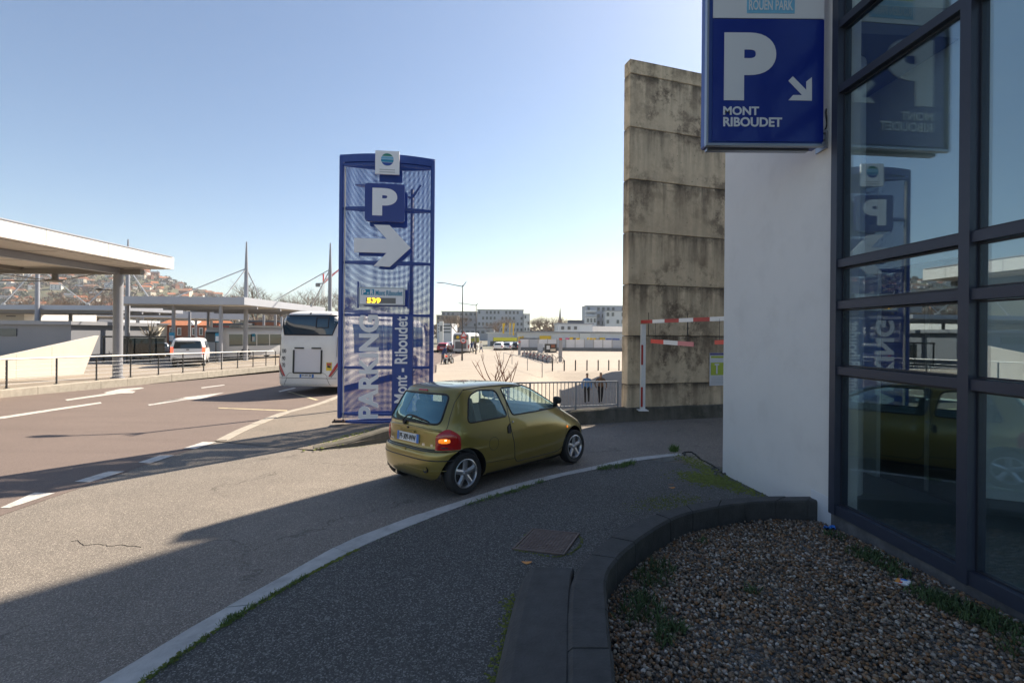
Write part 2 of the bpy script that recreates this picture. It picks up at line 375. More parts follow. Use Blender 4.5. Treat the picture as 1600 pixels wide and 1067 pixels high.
def text_mb(txt, w=None, h=None, bold=0.0, depth=.004, space=1.0):
    """letters as a flat solid in the local x-z plane (x right, z up), lower-left corner at the origin, facing -y"""
    cu = bpy.data.curves.new('t', 'FONT'); cu.body = txt; cu.size = 1; cu.offset = bold; cu.resolution_u = 8 if len(txt) < 3 else 4; cu.space_character = space
    ob = bpy.data.objects.new('t', cu); C.objects.link(ob); bpy.context.view_layer.update()
    me = ob.evaluated_get(bpy.context.evaluated_depsgraph_get()).to_mesh()
    P = [v.co.copy() for v in me.vertices]; Fs = [tuple(p.vertices) for p in me.polygons]
    x0 = min(p.x for p in P); x1 = max(p.x for p in P); y0 = min(p.y for p in P); y1 = max(p.y for p in P)
    sx = (w / (x1 - x0)) if w else None; sy = (h / (y1 - y0)) if h else None
    sx = sx or sy; sy = sy or sx
    n = len(P); mb = MB()
    mb.v = [Vector(((p.x - x0) * sx, 0, (p.y - y0) * sy)) for p in P]
    mb.f = Fs; 
    # side walls
    ec = {}
    for f in Fs:
        for i in range(len(f)):
            e = (f[i], f[(i + 1) % len(f)]); k = tuple(sorted(e)); ec.setdefault(k, []).append(e)
    mb.v += [v + Vector((0, -depth, 0)) for v in mb.v[:n]]
    mb.f = [tuple(i + n for i in f) for f in Fs]
    for k, l in ec.items():
        if len(l) == 1: a, b = l[0]; mb.f.append((a, b, b + n, a + n))
    mb.mi = [0] * len(mb.f)
    bpy.data.objects.remove(ob); bpy.data.curves.remove(cu)
    return mb
def xf(mb, m):
    mb.v = [m @ v for v in mb.v]; return mb
def poly2d(pts): return [Vector(p) for p in pts]
def spline(pts, k=8):
    out = []; n = len(pts); pts = [Vector(p) for p in pts]
    for i in range(n - 1):
        p0, p1, p2, p3 = pts[max(0, i - 1)], pts[i], pts[i + 1], pts[min(n - 1, i + 2)]
        for j in range(k):
            t = j / k; out.append(.5 * ((2 * p1) + (p2 - p0) * t + (2 * p0 - 5 * p1 + 4 * p2 - p3) * t * t + (3 * p1 - p0 - 3 * p2 + p3) * t ** 3))
    out.append(pts[-1]); return out
def resample(pts, step):
    d = [0]
    for a, b in zip(pts, pts[1:]): d.append(d[-1] + (b - a).length)
    n = max(1, round(d[-1] / step)); out = []; j = 0
    for i in range(n + 1):
        s = d[-1] * i / n
        while j < len(d) - 2 and d[j + 1] < s: j += 1
        t = (s - d[j]) / max(1e-9, d[j + 1] - d[j]); out.append(pts[j].lerp(pts[j + 1], min(1, t)))
    return out
# ================================================================ SETTING: ground sheets
def gpx(lst, off=0.0, fn=T): return [gp(x, y, off, fn) for x, y in lst]
def c6(x, y): return (x / 2.963, 560 + y / 2.963)
LW_PX = [(490, 704), (560, 697), (610, 690), (720, 679), (800, 672), (915, 663), (1000, 658), (1135, 652)]
LW = gpx(LW_PX); LW.append(Vector((LW[-1].x + 9, LW[-1].y + 2.6, 0)))
CURVE = gpx([(0, 806), (80, 778), (165, 749), (250, 718), (320, 696), (345, 684), (370, 672), (400, 660), (440, 645), (490, 632), (531, 617)])
CURVE = spline(CURVE, 4); iTIP = 5 * 4 - 2
FARC = [Vector((-5.0, 18, 0)), Vector((-4.8, 29, 0)), Vector((-6.6, 40, 0)), Vector((-6.4, 78, 0))]
xy = lambda l: [(p[0], p[1]) for p in l]
def GZ(x, y):
    t = ss(66, 76, y); return -4.5 * (1 - t) + (-.66) * t
gpts = [(-2600, -300), (2600, -300), (2600, 5200), (-2600, 5200)]
def big_ground():
    mb = MB(); xs = [-2600, -900, -300, -100, -40, 0, 40, 100, 300, 900, 2600]; ys = [-300, 0, 66, 67, 69, 71, 73, 75, 76.5, 120, 300, 900, 2000, 5200]
    mb.grid([[Vector((x, y, GZ(x, y))) for x in xs] for y in ys]); return mb.build('ground', 'ground_far')
tag(big_ground(), kind='structure')
lane = sheet('road', [(-30, -5), (24, -5), (24, 16.5)] + xy([p + Vector((0, .12, 0)) for p in LW[::-1]]) + [(-4.2, 9.2), (-30, 9.2)], 0, 'lane_asphalt', .5)
bus_road = sheet('bus_lane', [(-24, -1), (-13.0, -1)] + [(CURVE[0].x, CURVE[0].y - .0)] + xy(CURVE[1:]) + xy(FARC) + [(-10, 78), (-13.5, 50), (-14.6, 32), (-17.6, 15), (-24, 10)], .004, 'bus_asphalt', .6)
def ISL(x, y): return TP(x, y) + .10 * ss(-4.6, -2.7, x + .25 * (y - 10))
plaza = sheet('plaza', xy(CURVE[iTIP:]) + xy(FARC) + [(60, 78), (60, 26), (LW[-1].x, LW[-1].y)] + xy(LW[::-1]), .008, 'plaza_sand', .6, ISL)
island = sheet('traffic_island', xy(CURVE[iTIP:]) + [(-5.0, 18), (-3.5, 18), (-.4, 13.5), (.6, 11.6)] + xy([p + Vector((0, .05, 0)) for p in LW[:6][::-1]]), .013, 'island_asphalt', .5, ISL)

KOUT = [(60, 1118), (148, 1067), (170, 1056), (275, 991), (362, 942), (450, 894), (537, 846), (607, 819), (664, 798), (721, 780), (800, 756), (880, 737), (934, 726), (991, 714), (1060, 707)]
KIN = [(140, 1112), (218, 1067), (248, 1046), (338, 982), (408, 938), (476, 899), (561, 855), (616, 831), (682, 805), (730, 787), (800, 765), (880, 743), (934, 732), (991, 720), (1066, 710)]
PAV = .09
ko = gpx(KOUT, PAV); ki = gpx(KIN, PAV)
walk = sheet('pavement', xy([p + (q - p) * .06 for p, q in zip(ki, ko)]) + [(2.2, 7.55), (3.45, 7.1), (3.6, -3), (ki[0].x - 1.2, -3), (ki[0].x - .8, ki[0].y - .8)], PAV - .004, 'walk_asphalt', .2)
kerb = tag(bpy.data.objects.new('kerb', None), kind='structure'); C.objects.link(kerb)
def stones(parent, A, B, step, matn, drop=.14, gap=.008, name='kerb_stone', fn=T, cham=.02):
    a = spline(A, 6); b = spline(B, 6); N = len(a)
    tot = sum((a[i + 1] - a[i]).length for i in range(N - 1)); cnt = max(1, round(tot / step))
    d = [0]
    for i in range(N - 1): d.append(d[-1] + (a[i + 1] - a[i]).length)
    def pt(s, l):
        s = min(max(s, 0), tot - 1e-6); j = max(k for k in range(N - 1) if d[k] <= s); t = (s - d[j]) / (d[j + 1] - d[j]); return l[j].lerp(l[j + 1], t)
    for c in range(cnt):
        s0, s1 = tot * c / cnt + gap / 2, tot * (c + 1) / cnt - gap / 2; rows = []; dz = random.uniform(-.006, .006); sk = random.uniform(-.008, .008)
        for k in range(5):
            s = s0 + (s1 - s0) * k / 4; p, q = pt(s, a), pt(s, b); e = (q - p).normalized(); zz = Vector((0, 0, dz)); pp = p + e * sk
            rows.append([pp - Vector((0, 0, drop)) + zz, pp + zz - Vector((0, 0, cham)), pp + e * cham + zz, q - e * .008 + zz, q + zz - Vector((0, 0, .01)), q - Vector((0, 0, drop)) + zz])
        mb = MB(); mb.grid(rows); n = 6; mb.f += [tuple(range(n))[::-1], tuple(4 * n + k for k in range(n))]; mb.mi += [0, 0]
        mb.build(name, matn, parent, world=False)
stones(kerb, ko, ki, 1.0, 'kerb_stone')
isl_kerb = tag(bpy.data.objects.new('island_kerb', None), kind='structure'); C.objects.link(isl_kerb)
kc = CURVE[iTIP:]
ka = [Vector((p.x, p.y, ISL(p.x, p.y) + .02)) for p in kc]
kb = []
for i, p in enumerate(ka):
    t = (ka[min(i + 1, len(ka) - 1)] - ka[max(i - 1, 0)]); t.z = 0; t.normalize(); q = p + Vector((t.y, -t.x, 0)) * .24; kb.append(Vector((q.x, q.y, p.z)))
stones(isl_kerb, ka, kb, .9, 'kerb_far')
# painted markings
def marking(px, m='road_paint', off=.009, fn=T, parent=bus_road, conv=None):
    px = [conv(*p) for p in px] if conv else px
    return sheet('road_marking', xy(gpx(px, off, fn)), off, m, 1.0, fn, parent)
marking([(0, 793), (15, 793), (86, 770), (54, 769)]); marking([(-60, 812), (-40, 812), (-12, 802), (-30, 800)])
marking([(116, 752), (140, 753), (195, 736), (169, 736)]); marking([(216, 722), (234.5, 723.7), (272.7, 711), (250, 711)]); marking([(287, 700), (305, 701), (338.5, 690.6), (317, 690)], off=.014)
marking([(0, 651), (0, 654.5), (80, 642), (159, 630), (157, 628), (80, 639)])
marking([(300, 190), (312, 195), (560, 161), (615, 160), (628, 152), (595, 149), (668, 138), (655, 134), (555, 141), (480, 158), (500, 162), (545, 154)], conv=c6)
marking([(683, 213), (692, 218), (868, 190), (925, 188), (1040, 157), (845, 181), (862, 185)], conv=c6)
marking([(930, 134), (935, 138), (1042, 124), (1036, 121)], conv=c6); marking([(1288, 151), (1296, 155), (1372, 137), (1362, 134)], conv=c6)
marking([(1328, 153), (1342, 153), (1475, 191), (1460, 193)], 'road_paint_yellow', conv=c6); marking([(1010, 227), (1012, 230), (1330, 243), (1330, 239)], 'road_paint_yellow', conv=c6)

# manhole cover in the pavement
mh = gpx([(833, 827), (908, 838), (880, 866), (803, 857)], PAV)
mo = thing('manhole_cover', 'rusty square cast iron access cover set in the dark pavement, moss round its frame', 'manhole cover', mh[3])
u = (mh[2] - mh[3]); v = (mh[0] - mh[3]); nz = u.cross(v).normalized()
mat('cast_iron', (.17, .13, .115), .7, metal=.35, var=.3, vscale=14, damt=.4, dark=(.13, .08, .06), dscale=4)
mb = MB(); q = lambda a, b, h: mh[3] + u * a + v * b + nz * h
mb.prism([(0.03, .03), (.97, .03), (.97, .97), (.03, .97)], lambda a, b: q(a, b, -.02), lambda a, b: q(a, b, .006)); mb.build('plate', 'cast_iron', mo)
mb = MB()
for i in range(13):
    for j in range(13):
        a, b = .08 + i * .07, .08 + j * .07; e = .021; mb.prism([(a - e, b - e), (a + e, b - e), (a + e, b + e), (a - e, b + e)], lambda a, b: q(a, b, .004), lambda a, b: q(a, b, .011))
tag(mb.build('tread_studs', 'cast_iron', mo), kind='stuff')
mb = MB()
for a0, b0, a1, b1 in ((-.03, -.03, 1.03, .01), (-.03, .99, 1.03, 1.03), (-.03, .01, .01, .99), (.99, .01, 1.03, .99)):
    mb.prism([(a0, b0), (a1, b0), (a1, b1), (a0, b1)], lambda a, b: q(a, b, -.02), lambda a, b: q(a, b, .009))
mb.build('frame', 'cast_iron', mo)

# ================================================================ RIGHT: white building with glazed front
def fa(Y, out, z): return Vector((3.43 - .045 * Y - out, Y - .045 * out, z))
def fbox(mb, Y0, Y1, o0, o1, z0, z1, mi=0):
    return mb.add([fa(Y, o, z) for z in (z0, z1) for Y in (Y0, Y1) for o in (o0, o1)], [(0, 1, 3, 2), (4, 6, 7, 5), (0, 4, 5, 1), (2, 3, 7, 6), (0, 2, 6, 4), (1, 5, 7, 3)], mi)
glass('car_glass_clear', (.92, .96, .96), 1.45)
bld = thing('building', 'white rendered building with a navy framed glazed front beside the planter', 'building', fa(4.5, 0, .1))
YC = 6.72                                              # far end of the white wall
mb = MB(); fbox(mb, 4.55, YC, 0, -.25, -.2, 9.2); mb.build('wall', 'white_render', bld)
mb = MB(); fbox(mb, YC - .25, YC - .002, -.252, -9, -.2, 9.2); mb.build('wall', 'white_render', bld)
for ya, yb2, oa, ob in ((-6, YC + .05, .06, -1.9), (-6, YC + .05, -4.6, -9), (-6, 0.2, -1.902, -4.598), (5.8, YC + .05, -1.902, -4.598)):
    mb = MB(); fbox(mb, ya, yb2, oa, ob, 9.2, 9.5); mb.build('roof', 'grey_paint', bld)
mb = MB(); fbox(mb, .22, 5.78, -1.91, -4.59, 9.3, 9.33); mb.build('added_rooflight', 'car_glass_clear', bld)  # unseen roof opening, added to let daylight into the interior
mb = MB(); fbox(mb, 4.56, 4.85, .012, .002, .30, .62); mb.build('skirting', 'sign_white', bld)
mb = MB(); fbox(mb, -6, 4.55, .02, -.22, -.2, .50); mb.build('plinth', 'plinth_concrete', bld)
mull = [4.50, 3.256, 2.0, .75, -.5, -1.75, -3.0]; zs = [.54, 1.917, 2.555, 2.96, 4.67, 5.31, 6.6, 7.9, 9.2]
for k, y in enumerate(mull):
    mb = MB(); fbox(mb, y - .038, y + .038, .06, -.08, .5, 9.2); mb.build('mullion', 'navy_frame', bld)
for i in range(len(mull) - 1):
    y1, y0 = mull[i] - .038, mull[i + 1] + .038
    for j, z in enumerate(zs):
        if i > 2 and j not in (0, 4): continue
        hh = .038; mb = MB(); z0, z1 = z - hh, z + hh
        if j == 0: z0, z1 = .502, .60
        fbox(mb, y0, y1, .045, -.07, z0, z1); mb.build('transom', 'navy_frame', bld)
    for j in range(len(zs) - 1):
        if i > 2 and j > 3: continue
        mb = MB(); fbox(mb, y0, y1, -.012, -.024, (zs[j] + (.06 if j == 0 else .045)), zs[j + 1] - .045)
        p = mb.build('window_pane', 'facade_glass', bld)
        if i < 2 and j < 6:                            # dark rubber seal
            mb = MB(); a, b = zs[j] + .06 * (j == 0) + .045 * (j > 0), zs[j + 1] - .045; e = .014
            for (ya, yb, za, zb) in ((y0, y1, a, a + e), (y0, y1, b - e, b), (y0, y0 + e, a + e, b - e), (y1 - e, y1, a + e, b - e)): fbox(mb, ya, yb, -.004, -.0115, za, zb)
            mb.build('seal', 'navy_dark', p)
# what shows inside
mb = MB(); fbox(mb, -6, YC - .26, -.23, -8.9, .36, .46); mb.build('inner_floor', 'interior_floor', bld)
mb = MB(); fbox(mb, 4.72, 5.75, -1.55, -1.65, .46, 3.1); mb.build('inner_door', 'interior_dark', bld)
mb = MB(); fbox(mb, 4.72, 5.75, -1.5, -1.7, 3.1, 9.1); mb.build('inner_wall', 'interior_white', bld)
mb = MB(); fbox(mb, 5.10, 5.14, -1.53, -1.55, .50, 2.7); fbox(mb, 4.72, 5.75, -1.52, -1.55, 2.72, 2.80); mb.build('door_trim', 'interior_grey', bld)
mb = MB(); fbox(mb, 5.752, 6.46, -1.5, -1.8, .46, 9.1); mb.build('inner_wall', 'interior_white', bld)
mb = MB(); mb.lathe([(.28, .46), (.28, 7.2)], fa(5.35, -.62, 0), n=28); mb.build('inner_column', 'interior_white', bld, smooth=True)
mb = MB(); rows = []
for z in (.60, 9.1): rows.append([fa(4.62 - .45 * t, -1.5 - 1.7 * math.sin(t * 1.2) * .5, z) for t in [k / 10 * 5.5 for k in range(11)]])
mb.grid(rows); mb.build('inner_curved_wall', 'interior_white', bld, smooth=True)
mb = MB(); rows = []
for z in (.46, .62): rows.append([fa(4.62 - .45 * t, -1.48 - 1.7 * math.sin(t * 1.2) * .5, z) for t in [k / 10 * 5.5 for k in range(11)]])
mb.grid(rows); mb.build('inner_skirting', 'interior_grey', bld, smooth=True)
for k in range(6):  # far side glazed out of view, added to brighten the interior
    ya = -6 + k * 2.08; mb = MB(); fbox(mb, ya, ya + .08, -8.8, -8.95, .46, 9.2); mb.build('mullion', 'navy_frame', bld)
    mb = MB(); fbox(mb, ya + .082, ya + 2.078, -8.86, -8.88, .5, 9.15); mb.build('window_pane', 'car_glass_clear', bld)
mb = MB(); fbox(mb, 4.72, 6.4, -.3, -1.49, 5.4, 5.7); mb.build('inner_beam', 'interior_grey', bld)

# tall block added to throw the long shade over the road (out of view behind the white building)
tb = thing('shade_block', 'tall grey parking block standing behind the white building', 'building', (17, 26, 0))
q0 = Vector((10.3, 19.7, 0)); mb = MB(); mb.prism([(10.3, 19.7), (28, 19.7), (34, 33), (22.5, 33)], lambda a, b: Vector((a, b, -1)), lambda a, b: Vector((a, b, 26))); mb.build('wall', 'cream_concrete', tb)
for k in range(8):
    mb = MB(); mb.box((q0.x + 9, q0.y - .02, 2.2 + k * 3), (14, .06, 1.2)); mb.build('window', 'interior_dark', tb)

ob_ = thing('low_shade_block', 'plain cream office block hidden behind the tall concrete wall', 'building', (14, 31, -1))  # unseen block, added to cast shade on the plaza slope
mb = MB(); mb.prism([(11.2, 27), (16, 27), (20.5, 36), (11.2, 36)], lambda a, b: Vector((a, b, -3)), lambda a, b: Vector((a, b, 11))); mb.build('wall', 'cream_concrete', ob_)
for k in range(3):
    mb = MB(); mb.box((11.18, 31.5, 1.5 + k * 3), (.06, 7, 1.3)); mb.build('window', 'interior_dark', ob_)

# ---------------------------------------------------------------- projecting parking sign
Yn = 4.63
sx0, sx1 = at(1105, 222, Yn).x, at(1286, 222, Yn).x; sz0 = at(1195, 226, Yn).z; szb = at(1195, 31, Yn).z; szt = szb + .95
ps = thing('parking_sign', 'projecting blue box sign with a big white letter and arrow, bracketed to the white wall', 'sign', ((sx0 + sx1) / 2, Yn, sz0))
TH = .17
mb = MB(); mb.bbox(((sx0 + sx1) / 2, Yn + TH / 2, (sz0 + szt) / 2), (sx1 - sx0, TH, szt - sz0), .012); mb.build('casing', 'totem_blue', ps)
mb = MB(); mb.bar((sx0 - .012, Yn - .004, sz0), (sx0 - .012, Yn - .004, szt), .02, .05); mb.bar((sx0 - .02, Yn - .004, sz0 - .012), (sx1, Yn - .004, sz0 - .012), .05, .022); mb.bar((sx0 + .03, Yn + .10, sz0 - .02), (sx1 - .1, Yn + .10, sz0 - .02), .06, .03); mb.build('edge_trim', 'sign_grey_metal', ps)
mb = MB(); mb.box(((sx0 + sx1) / 2 + .02, Yn - .006, (sz0 + szb) / 2 + .01), (sx1 - sx0 - .05, .008, szb - sz0 - .03)); face = mb.build('blue_panel', 'sign_blue', ps)
mb = MB(); mb.box(((sx0 + sx1) / 2 + .02, Yn - .006, (szb + szt) / 2 + .004), (sx1 - sx0 - .05, .008, szt - szb - .004)); mb.build('white_panel', 'sign_white', ps)
def sgx(px, py): p = at(px, py, Yn - .012); return p.x, p.z
def put_text(t, px0, py0, px1, py1, m, parent, bold=.03, name='lettering', Y=None):
    (xa, za), (xb, zb) = sgx(px0, py1), sgx(px1, py0)
    b = text_mb(t, xb - xa, zb - za, bold); xf(b, Matrix.Translation((xa, Yn - .0102, za))); return b.build(name, m, parent)
put_text('P', 1131, 52, 1213, 157, 'sign_white', face, .055); put_text('MONT', 1130, 167, 1186, 180, 'sign_white', face, .028); put_text('RIBOUDET', 1130, 184, 1222, 198, 'sign_white', face, .028)
def a8(x, y): return sgx(1090 + x / 4.104, y / 4.104)
mb = MB(); mb.prism([a8(*p) for p in [(610, 492), (697, 580), (697, 525), (732, 497), (732, 648), (582, 645), (612, 612), (670, 612), (582, 520)]], lambda a, b: Vector((a, Yn - .0102, b)), lambda a, b: Vector((a, Yn - .0142, b))); mb.build('arrow', 'sign_white', face)
(xa, za), (xb, zb) = sgx(1167, 21), sgx(1242, -24)
mb = MB(); mb.box(((xa + xb) / 2, Yn - .0115, (za + zb) / 2 - .06), (xb - xa, .003, (zb - za) * .6)); lp = mb.build('logo_panel', 'logo_sky', ps)
mb = MB(); mb.box(((xa + xb) / 2, Yn - .0115, zb - .06), (xb - xa, .003, (zb - za) * .30)); mb.build('logo_panel', 'lime', ps)
b = text_mb('ROUEN PARK', xb - xa - .04, .10, .012); xf(b, Matrix.Translation((xa + .02, Yn - .0132, za + .03))); b.build('lettering', 'sign_white', lp)
for zz in (sz0 + .10, szb + .55):
    w0 = fa(4.72, 0, zz)
    mb = MB(); mb.box((sx1 + .06, Yn + .07, zz), (.16, .05, .05)); mb.box((w0.x - .012, 4.74, zz - .03), (.02, .16, .18)); mb.box((sx1 + .03, Yn + .07, zz + .06), (.05, .06, .03)); mb.build('bracket', 'sign_grey_metal', ps)
mb = MB(); mb.tube(spline([(sx1 + .02, Yn + .07, sz0 + .12), (sx1 + .07, Yn + .05, sz0 + .22), (sx1 + .06, Yn + .05, sz0 + .36), (sx1 + .09, Yn + .08, sz0 + .42)], 5), .008, 6); mb.build('cable', 'black_plastic', ps)

# ================================================================ tall concrete wall of precast panels
W0 = at(980, 640, 12.0); W0.z = 0; wd = Vector((3.31, 1.0, 0)).normalized(); wn = Vector((wd.y, -wd.x, 0))     # wn faces the road
cw = thing('concrete_wall', 'tall weathered concrete wall of stacked precast panels with dark rain streaks', 'wall', W0)
hz = lambda py: CZ + (522.5 - py) / F * 12.0
js = [hz(645) - .4, hz(601), hz(524.5), hz(444), hz(361.5), hz(279), hz(197.5), hz(114), hz(91)]
for k in range(len(js) - 1):
    z0, z1 = js[k] + .007, js[k + 1] - .007; prd = random.uniform(-.006, .006); ln = 14.0 
    mb = MB(); c = W0 + wd * (ln / 2) - wn * (.15 - prd) + Vector((0, 0, (z0 + z1) / 2))
    mb.bbox(c, (ln, .30, z1 - z0), .014, rz=math.atan2(wd.y, wd.x)); o = mb.build('panel', 'old_concrete', cw)
mb = MB(); mb.box(W0 + wd * 7 - wn * .15 + Vector((0, 0, (js[0] + js[-1]) / 2)), (13.9, .24, js[-1] - js[0] - .05), rz=math.atan2(wd.y, wd.x)); mb.build('joint_core', 'interior_dark', cw)
for s in (.62, 1.85):
    mb = MB(); p = W0 + wd * s + wn * .006; mb.bar(p + Vector((0, 0, js[2] + .02)), p + Vector((0, 0, js[2] + .62)), .012, .012); mb.build('joint', 'interior_dark', cw)
# notice on the wall
sI = 2.85; pI = W0 + wd * sI + wn * .03
nb = thing('notice_board', 'green and white notice board with a blue header fixed to the concrete wall', 'notice', pI + Vector((0, 0, .9)))
zt, zb_ = hz(552) + .0, hz(604) - .0; zt = CZ + (524 - 551) / F * 12.9; zb_ = CZ + (524 - 602) / F * 12.9; rzw = math.atan2(wd.y, wd.x)
def nbx(a0, a1, z0, z1, d, m, nm):
    mb = MB(); mb.box(W0 + wd * (sI + (a0 + a1) / 2) + wn * (.012 + d) + Vector((0, 0, (z0 + z1) / 2)), (a1 - a0, .006, z1 - z0), rz=rzw); return mb.build(nm, m, nb)
H = zt - zb_
nbx(-.26, .44, zb_, zt, 0, 'sign_white', 'board'); nbx(-.25, .43, zt - .075 * H, zt - .005, .007, 'sign_blue', 'header'); nbx(-.22, .40, zt - .16 * H, zt - .10 * H, .007, 'lime', 'green_band')
nbx(-.22, .40, zb_ + .32 * H, zt - .30 * H, .007, 'lime', 'green_field'); nbx(-.05, .0, zb_ + .36 * H, zt - .34 * H, .014, 'sign_white', 'pictogram'); nbx(-.10, .05, zt - .38 * H, zt - .335 * H, .0145, 'sign_white', 'pictogram')
for k in range(5): nbx(-.20, .30 - .05 * (k % 3), zb_ + (.06 + .045 * k) * H, zb_ + (.075 + .045 * k) * H, .007, 'text_grey', 'text_line')

# low dark wall that edges the slip road
lw = thing('low_wall', 'low dark mossy concrete kerb wall running along the slip road behind the car', 'wall', LW[0])
lwp = resample(spline(LW[:8], 6) + [LW[8]], .35); L0 = len(lwp)
cum = 0; rows = []
for i, p in enumerate(lwp):
    if i: cum += (p - lwp[i - 1]).length
    t = (lwp[min(i + 1, L0 - 1)] - lwp[max(i - 1, 0)]); t.z = 0; t.normalize(); nn = Vector((-t.y, t.x, 0))
    h = .04 + .22 * ss(0, 1.6, cum) + .10 * ss(3, 6, cum); z = T(p.x, p.y); k = .02 * math.sin(i * 1.7) * .3
    rows.append([Vector((p.x, p.y, z - .1)), Vector((p.x, p.y, z)) + nn * .0, Vector((p.x, p.y, z + h - .03 + k)) + nn * .02, Vector((p.x, p.y, z + h + k)) + nn * .05, Vector((p.x, p.y, z + h + k)) + nn * .26, Vector((p.x, p.y, z - .1)) + nn * .28])
lw_top = [r[4] * .5 + r[3] * .5 for r in rows]; lw_cum = None
mb = MB(); mb.grid(rows); mb.f += [tuple(range(6))[::-1], tuple((L0 - 1) * 6 + k for k in range(6))]; mb.mi += [0, 0]
lwo = mb.build('wall_body', 'low_concrete', lw)

# railing of upright bars on the low wall
ra, rb_ = None, None
def lw_at(px):
    return min(lw_top, key=lambda p: abs(pix(p)[0] - px))
pA, pB = lw_at(742) + Vector((0, .12, 0)), lw_at(968) + Vector((0, .12, 0))
rl = thing('railing', 'grey metal railing of thin upright bars on the low wall behind the car', 'railing', pA)
zA = CZ + (520 - 598.5) / F * pA.y; zB = CZ + (522.5 - 596) / F * pB.y
topA = Vector((pA.x, pA.y, zA)); topB = Vector((pB.x, pB.y, zB))
mb = MB(); mb.bar(topA, topB, .045, .035); mb.build('top_rail', 'galv', rl)
bA = pA + Vector((0, 0, .09)); bB = pB + Vector((0, 0, .06)); bA.z = zA - .62
mb = MB(); mb.bar(bA, bB, .035, .03); mb.build('bottom_rail', 'galv', rl)
nb_ = 36
for k in range(nb_ + 1):
    t = k / nb_; a, b = bA.lerp(bB, t), topA.lerp(topB, t); post = k % 12 == 0
    mb = MB(); r = .022 if post else .010
    if post: mb.bar(Vector((a.x, a.y, a.z - .30)), b + Vector((0, 0, -.0)), .045, .045)
    else: mb.tube([a, b], r, 6)
    mb.build('post' if post else 'bar', 'galv', rl)

# ================================================================ red and white height barrier
hb = thing('height_barrier', 'red and white striped height barrier over the slip road entrance', 'barrier', (at(1005, 640, 11.95).x, 11.95, T(3.4, 11.9)))
b0 = Vector((at(1005, 500, 11.95).x, 11.95, 0)); zt = at(1005, 503, 11.95).z
pz0 = T(b0.x, b0.y) + .30; segs = [(pz0, pz0 + .10, 'white_paint'), (pz0 + .10, pz0 + .62, 'red_paint'), (pz0 + .62, pz0 + 1.20, 'white_paint'), (pz0 + 1.20, pz0 + 1.72, 'red_paint'), (pz0 + 1.72, zt - .06, 'white_paint')]
for z0, z1, m in segs:
    mb = MB(); mb.box((b0.x, b0.y, (z0 + z1) / 2), (.115, .115, z1 - z0)); mb.build('post_section', 'white_paint', hb)
    if m == 'red_paint': mb = MB(); mb.box((b0.x - .036, b0.y - .0595, (z0 + z1) / 2), (.05, .006, z1 - z0)); mb.build('red_stripe', 'red_paint', hb)
mb = MB(); mb.bbox((b0.x, b0.y, pz0 + .01), (.26, .26, .03), .006); mb.build('base_plate', 'white_paint', hb)
b1 = at(1165, 496.5, 8.2); e0 = Vector((b0.x - .06, b0.y + .03, zt))
def on_bar(px):                                        # point of the bar seen at image column px
    lo, hi = 0., 1.
    for _ in range(40):
        m = (lo + hi) / 2
        if pix(e0.lerp(b1, m))[0] < px: lo = m
        else: hi = m
    return e0.lerp(b1, lo)
cols = [1003, 1021, 1040, 1062.5, 1085, 1111, 1136, 1165]
for k in range(7):
    mb = MB(); mb.bar(on_bar(cols[k]), on_bar(cols[k + 1]), .06, .085); mb.build('bar_section', 'red_paint' if k % 2 == 0 else 'white_paint', hb)
for px0, px1, y0, y1, cs in ((1017, 1084, 533, 535, ['red_bright', 'white_paint', 'pink_faded']), (1117, 1185, 535, 533, ['red_bright', 'white_paint', 'red_bright'])):
    p0, p1 = on_bar(px0), on_bar(px1) if px1 < 1160 else on_bar(1117) + (on_bar(1117) - on_bar(1050)) * 1.0
    p0 = at(px0, y0, p0.y); p1 = at(px1, y1 + (3 if px0 < 1100 else 0), p1.y)
    for k in range(3):
        mb = MB(); mb.bar(p0.lerp(p1, k / 3), p0.lerp(p1, (k + 1) / 3), .012, .10 if px0 < 1100 else .085); mb.build('hanging_board', cs[k], hb)
    for t in (.12, .88):
        q = p0.lerp(p1, t); tq = on_bar(min(1160, pix(q)[0])); mb = MB(); mb.tube([q + Vector((0, 0, .04)), Vector((q.x, q.y, tq.z))], .005, 5); mb.build('chain', 'dark_steel', hb)

# ================================================================ perforated blue totem
tl = at(532, 661, 10.9); trr = at(672, 657, 11.13); tc_ = (tl + trr) / 2; tz = ISL(tc_.x, tc_.y) + .01
yaw = math.atan2(trr.y - tl.y, trr.x - tl.x)
tm = thing('sign_totem', 'tall blue perforated metal totem with white letters, arrow and amber space counter', 'sign', (tc_.x, tc_.y, tz), yaw)
KX = .0154; KZ = 10.9 / F
def tx(px, py): return (px - (602.4 + (660 - py) * .0087)) * KX
def tzz(py): return (660 - py) * KZ + (tl.z - tz)
HW = 1.075; TOP = tzz(243); BOW = .17
yb = lambda x: -BOW * max(0, 1 - (x / HW) ** 2)
def arcbar(z, s, w=.05, h=.07, ext=0):
    mb = MB(); P = [Vector((x, s * yb(x) * -1 if s > 0 else yb(x), z)) for x in np.linspace(-HW + .04, HW - .04, 13)]
    for a, b in zip(P, P[1:]): mb.bar(a, b, w, h)
    return mb
for s in (-1, 1):
    mb = MB(); mb.bbox((s * HW, 0, TOP / 2 + .05), (.10, .12, TOP - .1), .02); mb.build('post', 'totem_blue', tm, world=False)
    mb = MB(); mb.bbox((s * HW, 0, .03), (.30, .28, .04), .01); mb.build('foot_plate', 'rust_plate', tm, world=False)
    for dx in (-.1, .1):
        mb = MB(); mb.lathe([(.018, 0), (.018, .04), (.0, .045)], (s * HW + dx, -.09, .05), n=8); mb.build('bolt', 'rust_plate', tm, world=False)
